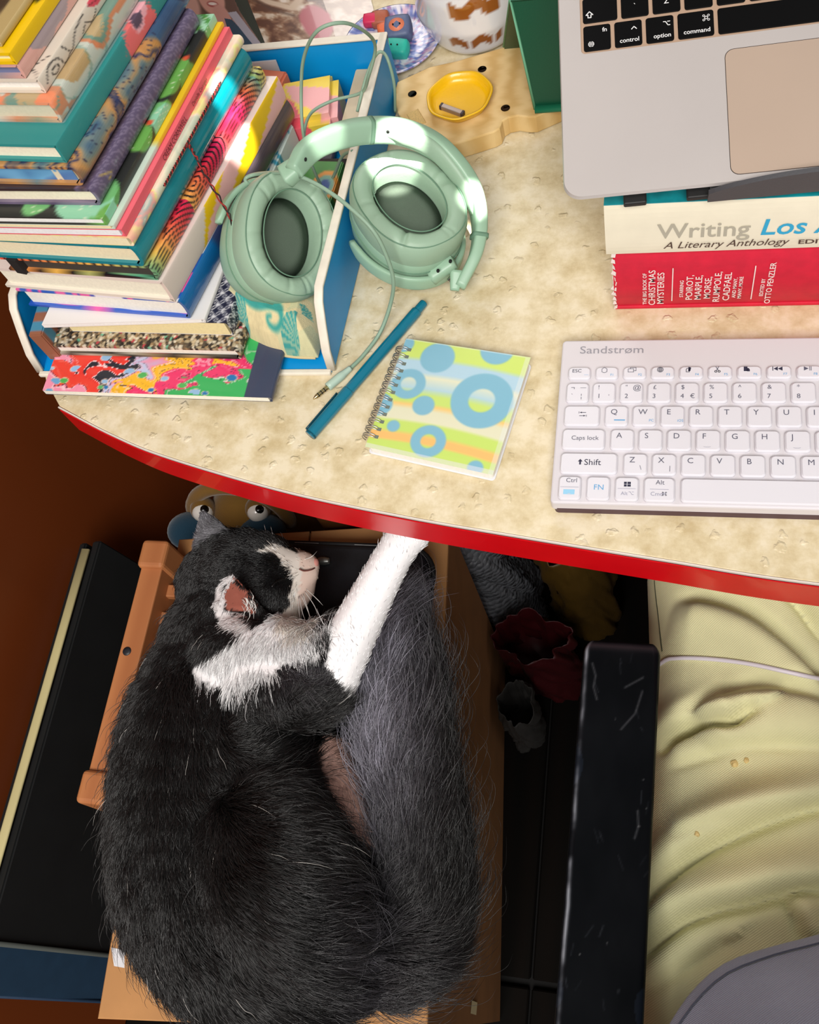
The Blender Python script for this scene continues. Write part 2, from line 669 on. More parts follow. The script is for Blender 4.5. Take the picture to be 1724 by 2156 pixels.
def key_me(w, h):
    k = (round(w, 5), round(h, 5))
    if k not in _kc:
        bm = bmesh.new()
        lo = [bm.verts.new((x, y, 0)) for x, y in rrect(0, 0, w, h, 0.0028, 4)]
        mi = [bm.verts.new((x, y, 0.0022)) for x, y in rrect(0, 0, w, h, 0.0028, 4)]
        tp = [bm.verts.new((x, y, 0.0034)) for x, y in rrect(0.0009, 0.0009, w - 0.0009, h - 0.0009, 0.0024, 4)]
        n = len(lo)
        for A, B in ((lo, mi), (mi, tp)):
            for i in range(n):
                bm.faces.new((A[i], A[(i + 1) % n], B[(i + 1) % n], B[i]))
        bm.faces.new(tp)
        _kc[k] = me_from_bm(bm)
    return _kc[k]


def strokes(name, polys, r, m, parent, z, loc=(0, 0)):
    """thin printed strokes"""
    V, F = [], []
    for pl in polys:
        pl = np.asarray(pl, float)
        for a, b in zip(pl[:-1], pl[1:]):
            d = b - a
            L = np.hypot(*d) + 1e-12
            nn = np.array([-d[1], d[0]]) / L * r
            e = d / L * r * 0.6
            i = len(V)
            for q in (a - e + nn, a - e - nn, b + e - nn, b + e + nn):
                V.append((q[0] + loc[0], q[1] + loc[1], z))
            F.append((i, i + 1, i + 2, i + 3))
    return ob(name, pydata(V, F), m, parent)


def polys_fill(name, polys, m, parent, z):
    V, F = [], []
    for pl in polys:
        i = len(V)
        V += [(p[0], p[1], z) for p in pl]
        F.append(tuple(range(i, i + len(pl))))
    return ob(name, pydata(V, F), m, parent)


def circ(x, y, r, n=16, a0=0, a1=360):
    return [(x + r * math.cos(math.radians(a0 + (a1 - a0) * i / n)), y + r * math.sin(math.radians(a0 + (a1 - a0) * i / n))) for i in range(n + 1)]


KH = 0.0034 + 0.00015


def key(u, row, wu, h=0.0157, legend=None, dy=0.0, icon=None, gap=0.0028):
    x = K0x + u * PK
    y = K0y - row * PK + dy
    w = wu * PK - gap
    k = ob('key', key_me(w, h), m_key, kb, (x, y, KZ - 0.0002))
    for (s, size, fx, fy, m_, al) in (legend or []):
        text('legend', s, size, m_, k, (w * fx, h * fy, KH), align=al)
    if icon:
        icon(k, w, h)
    return k


def L1(c):
    return [(c, 0.0058, 0.25, 0.56, m_ink, 'LEFT')]


def N2(a, b, extra=()):
    return [(a, 0.0046, 0.24, 0.66, m_ink, 'LEFT'), (b, 0.0050, 0.22, 0.20, m_ink, 'LEFT')] + list(extra)


def i_home(k, w, h):
    strokes('legend', [[(0.0045, 0.0055), (0.0045, 0.0078), (0.0062, 0.0092), (0.0079, 0.0078), (0.0079, 0.0055), (0.0066, 0.0048), (0.0058, 0.0048), (0.0045, 0.0055)]], 0.00018, m_ink, k, KH)


def i_win(k, w, h):
    strokes('legend', [[(0.0035, 0.0052), (0.0072, 0.0052), (0.0072, 0.0078), (0.0035, 0.0078), (0.0035, 0.0052)],
                       [(0.0050, 0.0080), (0.0050, 0.0088), (0.0088, 0.0088), (0.0088, 0.0062), (0.0074, 0.0062)]], 0.00018, m_ink, k, KH)


def i_globe(k, w, h):
    c = (0.0062, 0.007)
    strokes('legend', [circ(*c, 0.002), [(c[0] - 0.002, c[1]), (c[0] + 0.002, c[1])], [(c[0], c[1] - 0.002), (c[0], c[1] + 0.002)],
                       [(c[0] + 0.0009 * math.cos(t), c[1] + 0.002 * math.sin(t)) for t in np.linspace(0, 6.28, 16)],
                       [(c[0] - 0.0018, c[1] + 0.001), (c[0] + 0.0018, c[1] + 0.001)], [(c[0] - 0.0018, c[1] - 0.001), (c[0] + 0.0018, c[1] - 0.001)]], 0.00016, m_ink, k, KH)


def i_copy(k, w, h):
    polys_fill('legend', [[(0.0058, 0.0056), (0.0072, 0.0056), (0.0078, 0.0085), (0.0060, 0.0092)]], m_ink2, k, KH)
    strokes('legend', [[(0.0046, 0.0050), (0.0046, 0.0072), (0.0052, 0.008), (0.0066, 0.0078), (0.0066, 0.0050), (0.0046, 0.0050)]], 0.0002, m_ink2, k, KH)


def i_cut(k, w, h):
    strokes('legend', [[(0.005, 0.0092), (0.0068, 0.0058)], [(0.0070, 0.0092), (0.0054, 0.0058)], circ(0.0050, 0.0053, 0.0007), circ(0.0072, 0.0053, 0.0007)], 0.00022, m_ink, k, KH)


def i_paste(k, w, h):
    polys_fill('legend', [[(0.0042, 0.0054), (0.0066, 0.0054), (0.0066, 0.009), (0.0042, 0.009)], [(0.0063, 0.0052), (0.0081, 0.0052), (0.0081, 0.0066), (0.0074, 0.0078), (0.0063, 0.0078)]], m_ink2, k, KH)


def i_prev(k, w, h):
    polys_fill('legend', [[(0.0036, 0.0056), (0.0041, 0.0056), (0.0041, 0.0088), (0.0036, 0.0088)], [(0.0043, 0.0072), (0.0070, 0.0056), (0.0070, 0.0088)],
                          [(0.0070, 0.0072), (0.0100, 0.0056), (0.0100, 0.0088)]], m_ink2, k, KH)


def i_play(k, w, h):
    polys_fill('legend', [[(0.0045, 0.0056), (0.0075, 0.0072), (0.0045, 0.0088)], [(0.0080, 0.0056), (0.0084, 0.0056), (0.0084, 0.0088), (0.0080, 0.0088)],
                          [(0.0089, 0.0056), (0.0093, 0.0056), (0.0093, 0.0088), (0.0089, 0.0088)]], m_ink, k, KH)


def i_tab(k, w, h):
    polys_fill('legend', [[(0.0105, 0.0100), (0.0122, 0.0094), (0.0122, 0.0106)], [(0.0122, 0.0098), (0.0150, 0.0098), (0.0150, 0.0102), (0.0122, 0.0102)], [(0.0100, 0.0092), (0.0103, 0.0092), (0.0103, 0.0108), (0.0100, 0.0108)],
                          [(0.0150, 0.0074), (0.0133, 0.0068), (0.0133, 0.0080)], [(0.0105, 0.0072), (0.0133, 0.0072), (0.0133, 0.0076), (0.0105, 0.0076)], [(0.0152, 0.0066), (0.0155, 0.0066), (0.0155, 0.0082), (0.0152, 0.0082)]], m_ink2, k, KH)


def i_shift(k, w, h):
    polys_fill('legend', [[(0.0128, 0.0065), (0.0140, 0.0065), (0.0140, 0.0088), (0.0150, 0.0088), (0.0134, 0.0108), (0.0118, 0.0088), (0.0128, 0.0088)]], m_ink2, k, KH)


def i_ctrl(k, w, h):
    strokes('legend', [[(0.0015, 0.0088), (w - 0.0015, 0.0088)]], 0.00012, m_pale, k, KH)
    ob('legend', pydata([(0.0036, 0.0034, KH), (0.0110, 0.0034, KH), (0.0110, 0.0070, KH), (0.0036, 0.0070, KH)], [(0, 1, 2, 3)]), mat('pale blue key print', (150, 205, 235), 0.6), k)
    strokes('legend', [[(0.0066, 0.0039), (0.0082, 0.0039)]], 0.00018, m_white, k, KH + 0.0001)


def i_windows(k, w, h):
    q = []
    for ix in (0, 1):
        for iy in (0, 1):
            x, y = 0.0058 + ix * 0.0022, 0.0100 + iy * 0.0019
            q.append([(x, y), (x + 0.0018 + ix * 0.0004, y), (x + 0.0018 + ix * 0.0004, y + 0.0016), (x, y + 0.0016)])
    polys_fill('legend', q, m_ink2, k, KH)
    strokes('legend', [[(0.0020, 0.0085), (w - 0.002, 0.0085)]], 0.00012, m_pale, k, KH)


def i_alt(k, w, h):
    strokes('legend', [[(0.0040, 0.0085), (w - 0.004, 0.0085)]], 0.00012, m_pale, k, KH)


def i_q(k, w, h):
    polys_fill('legend', [[(0.0065, 0.0038), (0.0138, 0.0038), (0.0138, 0.0046), (0.0065, 0.0046)]], m_blue, k, KH)


def i_bar(k, w, h):
    strokes('legend', [[(0.005, 0.0028), (0.0062, 0.0025), (0.0082, 0.0025), (0.0094, 0.0028)]], 0.0001, m_pale, k, KH)


# function row
fr = [([('ESC', 0.0040, 0.18, 0.52, m_ink2, 'LEFT')], None), (None, i_home), (None, i_win), (None, i_globe), (None, i_copy), (None, i_cut),
      (None, i_paste), (None, i_prev), (None, i_play), (None, None), (None, None), (None, None), (None, None), (None, None)]
for i, (lg, ic) in enumerate(fr):
    lg = (lg or []) + ([('F%d' % i, 0.0026, 0.66, 0.22, m_blue, 'LEFT')] if i else [('—', 0.003, 0.72, 0.24, m_blue, 'LEFT')])
    key(-0.955 + i * 1.022, -1, 1.0, 0.0098, lg, dy=0.0005, icon=ic)
nums = [N2('!', '1', [("'", 0.004, 0.70, 0.20, m_ink, 'LEFT')]), N2('"', '2', [('@', 0.0056, 0.56, 0.62, m_ink, 'LEFT')]), N2('£', '3'), N2('$', '4', [('€', 0.005, 0.62, 0.2, m_ink, 'LEFT')]),
        N2('%', '5'), N2('^', '6'), N2('&', '7'), N2('*', '8'), N2('(', '9'), N2(')', '0'), N2('_', '-'), N2('+', '=')]
key(-0.975, 0, 1.0, legend=[('¬', 0.005, 0.2, 0.62, m_ink, 'LEFT'), ('—', 0.004, 0.62, 0.66, m_ink, 'LEFT'), ('`', 0.005, 0.22, 0.22, m_ink, 'LEFT'), ('¦', 0.005, 0.64, 0.20, m_ink, 'LEFT')])
for i, lg in enumerate(nums):
    key(i, 0, 1.0, legend=lg)
key(12, 0, 1.75, legend=[('←', 0.006, 0.4, 0.4, m_ink, 'LEFT')])
key(-0.99, 1, 1.46, icon=i_tab)
for i, c in enumerate('QWERTYUIOP[]'):
    lg = L1(c)
    if c == 'W':
        lg = lg + [('PC', 0.0027, 0.70, 0.20, m_blue, 'LEFT')]
    if c == 'E':
        lg = lg + [('iOS', 0.0027, 0.70, 0.20, m_blue, 'LEFT')]
    key(0.5 + i, 1, 1.0, legend=lg, icon=i_q if c == 'Q' else None)
key(-1.0, 2, 1.71, legend=[('Caps lock', 0.0046, 0.22, 0.45, m_ink, 'LEFT')])
for i, c in enumerate("ASDFGHJKL;'#"):
    key(0.75 + i, 2, 1.0, legend=L1(c), icon=i_bar if c in 'FJ' else None)
key(-1.0, 3, 2.20, legend=[('Shift', 0.0064, 0.42, 0.40, m_ink2, 'LEFT')], icon=i_shift)
for i, c in enumerate('ZXCVBNM,./'):
    lg = L1(c)
    if c == 'Z':
        lg = lg + [('\\', 0.0046, 0.68, 0.22, m_ink, 'LEFT')]
    if c == 'X':
        lg = lg + [('|', 0.0046, 0.70, 0.22, m_ink, 'LEFT')]
    key(1.25 + i, 3, 1.0, legend=lg)
key(11.25, 3, 1.75, legend=[('Shift', 0.0060, 0.3, 0.40, m_ink2, 'LEFT')])
BH = 0.0172
key(-1.0, 4, 0.96, BH, [('Ctrl', 0.0046, 0.32, 0.72, m_ink, 'LEFT')], dy=-0.0008, icon=i_ctrl)
key(0.0, 4, 0.98, BH, [('FN', 0.0056, 0.30, 0.42, m_blue, 'LEFT')], dy=-0.0008)
key(1.0, 4, 0.98, BH, [('Alt', 0.0036, 0.26, 0.22, m_pale, 'LEFT')], dy=-0.0008, icon=lambda k, w, h: (i_windows(k, w, h), strokes('legend', [[(0.0090, 0.0062), (0.0100, 0.0062), (0.0112, 0.0042), (0.0122, 0.0042)], [(0.0112, 0.0062), (0.0122, 0.0062)]], 0.00015, m_pale, k, KH)))
key(2.0, 4, 1.22, BH, [('Alt', 0.0046, 0.38, 0.70, m_ink, 'LEFT'), ('Cmd', 0.0040, 0.22, 0.22, m_pale, 'LEFT')], dy=-0.0008,
    icon=lambda k, w, h: (i_alt(k, w, h), strokes('legend', [[(0.0126, 0.0044), (0.0126, 0.0062)], [(0.0138, 0.0044), (0.0138, 0.0062)], [(0.0122, 0.0048), (0.0142, 0.0048)], [(0.0122, 0.0058), (0.0142, 0.0058)],
                                                   circ(0.0122, 0.0062, 0.0004, 8), circ(0.0142, 0.0062, 0.0004, 8), circ(0.0122, 0.0044, 0.0004, 8), circ(0.0142, 0.0044, 0.0004, 8)], 0.00015, m_pale, k, KH)))
key(3.26, 4, 5.3, BH, [('O', 0.006, 0.905, 0.18, m_blue, 'LEFT')], dy=-0.0008)
for i in range(4):
    key(8.6 + i * 1.0, 4, 0.98, BH, dy=-0.0008)
_st = ob('lettering', text_me('Sandstrøm', 0.0088, bold=0.00003, sx=1.18), mat('grey lettering', (150, 148, 156), 0.5), kb, (0.0125, 0.1185, KZ + 0.0002))
# ------------------------------------------------------------------ books below the laptop
m_paper = mat('cream page block', (236, 226, 196), 0.8, noise=0.05, nscale=400)
m_paperw = mat('white page block', (240, 238, 232), 0.8, noise=0.04, nscale=400)
m_red = mat('red cloth spine', (205, 20, 52), 0.55, noise=0.10, nscale=90, bump=0.1, bscale=900)
m_ltext = mat('white spine print', (244, 226, 222), 0.5)
rb = thing('anthology_book', 'thick red hardback with worn white corners lying on the desk under the laptop', 'book', (-0.0355, 0.455, 0.75))
TH = 0.0672
# cover: boards and a slightly rounded spine, spine facing the reader
box('pages', (0.004, 0.012, 0.0035), (0.236, 0.150, TH - 0.0035), m_paper, rb)
box('back_board', (0.0, 0.003, 0.0), (0.240, 0.154, 0.0032), m_red, rb, 0.0008)
mnav = mat('dark blue cover print', (38, 42, 78), 0.4, noise=0.5, nscale=45)
box('front_board', (0.0, 0.003, TH - 0.0032), (0.240, 0.154, TH), mnav, rb, 0.0008)
_pr = [(0.006 * (abs(t) ** 2.4), t) for t in np.linspace(-1, 1, 17)]
_rings = []
for x in np.linspace(0, 0.240, 30):
    jag = 0.0004 * math.sin(x * 900)
    _rings.append([(x, p[0] * 0.9, TH / 2 + p[1] * (TH / 2 - 0.0003)) for p in _pr] + [(x, 0.012, TH - 0.001), (x, 0.012, 0.001)])
ob('spine', loft_me(_rings, smooth=False), m_red, rb)
# frayed white paper along the left end of the spine
fr_ = []
for i in range(11):
    z0 = 0.003 + i * 0.0058 + 0.001 * random.random()
    fr_.append([(-0.0005 - 0.0022 * random.random(), 0.001, z0), (0.0016, -0.0004 + 0.003 * abs(i / 5.5 - 1) ** 2.4, z0 - 0.001),
                (0.0018 * random.random() + 0.0008, -0.0004 + 0.003 * abs(i / 5.5 - 1) ** 2.4, z0 + 0.003), (-0.001 * random.random(), 0.001, z0 + 0.004)])
ob('frayed_edge', pydata([p for f in fr_ for p in f], [tuple(range(4 * i, 4 * i + 4)) for i in range(len(fr_))]), mat('torn white paper', (238, 224, 220), 0.8), rb)
RX = (math.pi / 2, 0, 0)


def vtext(s, size, x, z, bold=0.00006, sx=1.0):
    """line of spine lettering that reads upwards"""
    return text('lettering', s, size, m_ltext, rb, (x, -0.0008, z), (math.pi / 2, -math.pi / 2, 0), bold=bold, sx=sx)


def rx(px):
    return (px - 1291) / 3180.0    # photo measure along the spine


for s, size, px, z in (('THE BIG BOOK OF', 0.0046, 1363, 0.0105), ('CHRISTMAS', 0.0082, 1382, 0.0095), ('MYSTERIES', 0.0082, 1401, 0.0105),
                       ('STARRING', 0.0044, 1443, 0.018), ('POIROT,', 0.0080, 1463, 0.0145), ('MARPLE,', 0.0080, 1482, 0.0145), ('MORSE,', 0.0080, 1502, 0.0155),
                       ('RUMPOLE,', 0.0080, 1522, 0.0115), ('CADFAEL', 0.0080, 1543, 0.013), ('AND MANY,', 0.0044, 1556, 0.016), ('MANY, MORE', 0.0044, 1568, 0.015),
                       ('EDITED BY', 0.0044, 1614, 0.017), ('OTTO PENZLER', 0.0068, 1631, 0.0085)):
    vtext(s, size * 0.80, rx(px), z, sx=1.14)
for px in (1418, 1589):
    box('rule', (rx(px), -0.0009, 0.014), (rx(px) + 0.0007, -0.0006, 0.050), m_ltext, rb)

wbk = thing('anthology_book', 'thick cream paperback with grey and cyan title on its spine above the red hardback', 'book', (-0.0395, 0.452, 0.75 + TH + 0.0004))
T2 = 0.048
m_cream = mat('cream spine card', (236, 228, 204), 0.45, noise=0.03)
m_tealc = mat('teal photo cover', (22, 150, 160), 0.3, noise=0.45, nscale=40, coat=0.4)
box('pages', (0.0008, 0.004, 0.0005), (0.2394, 0.154, T2 - 0.0006), m_paper, wbk)
_rings = [[(x, 0.0018 * (abs(t) ** 3), T2 / 2 + t * T2 / 2) for t in np.linspace(-1, 1, 13)] + [(x, 0.005, T2 - 0.0002), (x, 0.005, 0.0002)] for x in np.linspace(0, 0.24, 20)]
ob('spine', loft_me(_rings, smooth=False), m_cream, wbk)
box('cover', (0, 0.0015, T2 - 0.0006), (0.24, 0.156, T2), m_tealc, wbk)
text('lettering', 'Writing', 0.0195, mat('grey title', (176, 170, 152), 0.5), wbk, (0.0335, -0.0004, 0.0165), RX, bold=0.00022, sx=0.94)
text('lettering', 'Los Angeles', 0.0205, mat('cyan title', (40, 164, 206), 0.5), wbk, (0.0966, -0.0004, 0.0165), RX, bold=0.0003, shear=0.15, sx=0.95)
text('lettering', 'A Literary Anthology', 0.0092, mat('brown subtitle', (74, 52, 40), 0.5), wbk, (0.0375, -0.0004, 0.0062), RX, shear=0.32, sx=0.98)
text('lettering', 'EDITED BY', 0.0056, mat('brown subtitle', (74, 52, 40), 0.5), wbk, (0.1212, -0.0004, 0.0064), RX, bold=0.0001, sx=1.45)

# ------------------------------------------------------------------ laptop on a stand
TILT = math.radians(18.6)
YAW = math.radians(4.0)
ZT = 0.75 + TH + T2 + 0.0008
lap = thing('laptop', 'open silver aluminium laptop with black keys raised on the two books', 'laptop', (-0.0625, 0.4425, 0.8755), (TILT, 0, YAW))
m_alu = mat('silver aluminium', (206, 199, 196), 0.38, metal=0.35, spec=0.5, noise=0.03, nscale=9)
m_alu2 = mat('warm aluminium trackpad', (200, 178, 160), 0.42, metal=0.35, noise=0.03, nscale=9)
m_well = mat('keyboard well', (190, 160, 136), 0.5, metal=0.2)
m_bk = mat('black laptop key', (7, 7, 8), 0.5, spec=0.12)
m_bke = mat('dark trackpad gap', (60, 48, 42), 0.7)
m_wt = mat('white key print', (235, 235, 235), 0.5)
LW, LD, LT = 0.304, 0.215, 0.0145
KX0, KY0, KX1, KY1 = 0.0135, 0.0935, LW - 0.0135, 0.199
# body with a sunk keyboard well: outer shell as ring of faces
_bs = prism_me(rrect(0, 0, LW, LD, 0.011, 10), 0.0, LT - 0.0014, 0.0012, 2)
for v in _bs.vertices:      # wedge: thin at the front
    if v.co.z < 0.005:
        v.co.z += (LT - 0.0058) * max(0.0, 1 - v.co.y / 0.16)
        v.co.y += 0.004 * max(0.0, 1 - v.co.y / 0.02)
ob('base', _bs, m_alu, lap)
_top = [(x, y) for x, y in rrect(0.0002, 0.0002, LW - 0.0002, LD - 0.0002, 0.011, 10)]
_in = rrect(KX0, KY0, KX1, KY1, 0.0028, 10)
bm = bmesh.new()
n_ = len(_top)
A = [bm.verts.new((x, y, LT - 0.0014)) for x, y in _top]
B = [bm.verts.new((x * 0.996 + 0.0006, y * 0.994 + 0.0006, LT)) for x, y in _top]
C_ = [bm.verts.new((x, y, LT)) for x, y in _in]
D = [bm.verts.new((x, y, LT - 0.0013)) for x, y in _in]
for P_, Q_ in ((A, B), (B, C_), (C_, D)):
    for i in range(n_):
        bm.faces.new((P_[i], P_[(i + 1) % n_], Q_[(i + 1) % n_], Q_[i]))
ob('palm_rest', me_from_bm(bm), m_alu, lap)
ob('keyboard_well', prism_me(_in, LT - 0.0022, LT - 0.00128), m_well, lap)
PX0 = 0.0985
ob('trackpad_gap', prism_me(rrect(PX0, 0.0045, PX0 + 0.1215, 0.0845, 0.0055), LT - 0.0003, LT + 0.00008), m_bke, lap)
ob('trackpad', prism_me(rrect(PX0 + 0.0004, 0.0049, PX0 + 0.1211, 0.0841, 0.0052), LT - 0.0003, LT + 0.00016), m_alu2, lap)
_lk = {}


def lkey(x, y, w, h, leg=(), draw=None):
    kk = (round(w, 5), round(h, 5))
    if kk not in _lk:
        _lk[kk] = prism_me(rrect(0, 0, w, h, 0.0016, 4), 0, 0.0011, 0.0003, 1)
    k = ob('key', _lk[kk], m_bk, lap, (x, y, LT - 0.0013))
    for (s, size, fx, fy, al) in leg:
        text('legend', s, size, m_wt, k, (w * fx, h * fy, 0.0012), align=al, bold=0.00004)
    if draw:
        draw(k, w, h)


def d_fn(k, w, h):
    c = (0.0046, 0.0044)
    polys_fill('legend', [circ(*c, 0.0019, 16)[:-1]], m_wt, k, 0.0012)
    strokes('legend', [[(c[0] - 0.0018, c[1])] + [(c[0] + 0.0018, c[1])], [(c[0], c[1] - 0.0018), (c[0], c[1] + 0.0018)], [(c[0] - 0.0016, c[1] + 0.0009), (c[0] + 0.0016, c[1] + 0.0009)],
                       [(c[0] - 0.0016, c[1] - 0.0009), (c[0] + 0.0016, c[1] - 0.0009)], [(c[0] + 0.0009 * math.cos(t), c[1] + 0.0018 * math.sin(t)) for t in np.linspace(0, 6.28, 14)]], 0.00013, m_bk, k, 0.00125)


def d_shift(k, w, h):
    strokes('legend', [[(0.0032, 0.0034), (0.0050, 0.0034), (0.0050, 0.0052), (0.0062, 0.0052), (0.0041, 0.0074), (0.0020, 0.0052), (0.0032, 0.0052), (0.0032, 0.0034)]], 0.0003, m_wt, k, 0.0012)


def d_opt(k, w, h):
    strokes('legend', [[(0.0105, 0.0128), (0.0118, 0.0128), (0.0132, 0.0104), (0.0144, 0.0104)], [(0.0130, 0.0128), (0.0144, 0.0128)]], 0.00026, m_wt, k, 0.0012)


def d_ctl(k, w, h):
    strokes('legend', [[(0.0104, 0.0108), (0.0119, 0.0124), (0.0134, 0.0108)]], 0.00028, m_wt, k, 0.0012)


def d_cmd(k, w, h):
    cx, cy, a, r = w - 0.0044, 0.0118, 0.0008, 0.0006
    st = [[(cx - a, cy - 0.0016), (cx - a, cy + 0.0016)], [(cx + a, cy - 0.0016), (cx + a, cy + 0.0016)], [(cx - 0.0016, cy - a), (cx + 0.0016, cy - a)], [(cx - 0.0016, cy + a), (cx + 0.0016, cy + a)]]
    for sx in (-1, 1):
        for sy in (-1, 1):
            st.append(circ(cx + sx * (a + r), cy + sy * (a + r), r, 10))
    strokes('legend', st, 0.0002, m_wt, k, 0.0012)


PL = 0.0190
X0 = KX0 + 0.0017
y0 = KY0 + 0.0017
lkey(X0, y0, 0.0166, 0.0168, [('fn', 0.0040, 0.88, 0.70, 'RIGHT')], d_fn)
lkey(X0 + PL, y0, 0.0166, 0.0168, [('control', 0.0040, 0.90, 0.16, 'RIGHT')], d_ctl)
lkey(X0 + 2 * PL, y0, 0.0166, 0.0168, [('option', 0.0040, 0.90, 0.16, 'RIGHT')], d_opt)
lkey(X0 + 3 * PL, y0, 0.0212, 0.0168, [('command', 0.0040, 0.90, 0.16, 'RIGHT')], d_cmd)
lkey(X0 + 3 * PL + 0.0236, y0, 0.0928, 0.0168)
lkey(X0 + 3 * PL + 0.1188, y0, 0.0212, 0.0168)
for i in range(3):
    lkey(X0 + 3 * PL + 0.1424 + i * PL, y0, 0.0166, 0.0168)
y1 = y0 + 0.0188
lkey(X0, y1, 0.0211, 0.0165, (), d_shift)
for i, c in enumerate('`ZXCVBNM,./'):
    lkey(X0 + 0.0235 + i * PL, y1, 0.0166, 0.0165, [(c, 0.0046, 0.5, 0.36, 'CENTER')])
lkey(X0 + 0.0235 + 11 * PL, y1, 0.0390, 0.0165)
y2 = y1 + 0.0188
lkey(X0, y2, 0.0330, 0.0165)
for i, c in enumerate("ASDFGHJKL;'"):
    lkey(X0 + 0.0355 + i * PL, y2, 0.0166, 0.0165, [(c, 0.0046, 0.5, 0.36, 'CENTER')])
y3 = y2 + 0.0188
for i, c in enumerate("QWERTYUIOP["):
    lkey(X0 + 0.0305 + i * PL, y3, 0.0166, 0.0165, [(c, 0.0046, 0.5, 0.36, 'CENTER')])
lkey(X0, y3, 0.028, 0.0165)
y4 = y3 + 0.0188
for i in range(14):
    lkey(X0 + i * PL, y4, 0.0166, 0.0165)
# display, tilted back behind the frame
_sd = ob('display', box_me((0, 0, 0), (LW, 0.0045, 0.205), 0.0015), m_alu, lap, (0, LD - 0.005, LT + 0.001), (math.radians(-28), 0, 0))
ob('screen', box_me((0.006, -0.0004, 0.008), (LW - 0.006, 0.0002, 0.199)), mat('dark glass screen', (20, 22, 26), 0.1), _sd)
# stand
std = thing('laptop_stand', 'dark grey metal laptop stand with a curved front lip on the cream book', 'laptop stand', (-0.0625, 0.4425, ZT), (0, 0, YAW))
m_std = mat('dark grey painted metal', (66, 66, 70), 0.5, bump=0.1, bscale=900)
m_rub = mat('black rubber foot', (14, 14, 15), 0.6)
# bottom plate, upper plate that follows the tilt, side arms
box('base_plate', (0.085, 0.055, 0.0), (0.225, 0.14, 0.004), m_std, std, 0.001)
_up = ob('tilt_plate', box_me((0.085, 0.004, -0.0062), (0.225, 0.15, -0.0006), 0.001), m_std, std, (0, 0, 0.8755 - ZT), (TILT, 0, 0))
box('arm', (0.09, 0.095, 0.002), (0.1, 0.135, 0.044), m_std, std, 0.001)
box('arm', (0.21, 0.095, 0.002), (0.22, 0.135, 0.044), m_std, std, 0.001)
# curved lip in front of the palm rest
_x = np.linspace(0.086, 0.222, 41)
_h = 0.0065 + 0.0205 * np.sin(np.clip((_x - 0.083) / 0.140, 0, 1) * np.pi) ** 0.62
_lo = [(x, -0.0012, -0.002) for x in _x]
_ri = []
for x, h in zip(_x, _h):
    _ri.append([(x, -0.0012, -0.0005), (x, -0.0012, h), (x, -0.0040, h - 0.0004), (x, -0.0040, -0.0010)])
ob('lip', loft_me(_ri, smooth=False), m_std, _up)
for xa in (0.036, 0.074, 0.235, 0.262):
    ob('rubber_pad', box_me((xa, -0.0006, -0.0052), (xa + 0.014, 0.012, 0.0), 0.001), m_rub, _up)
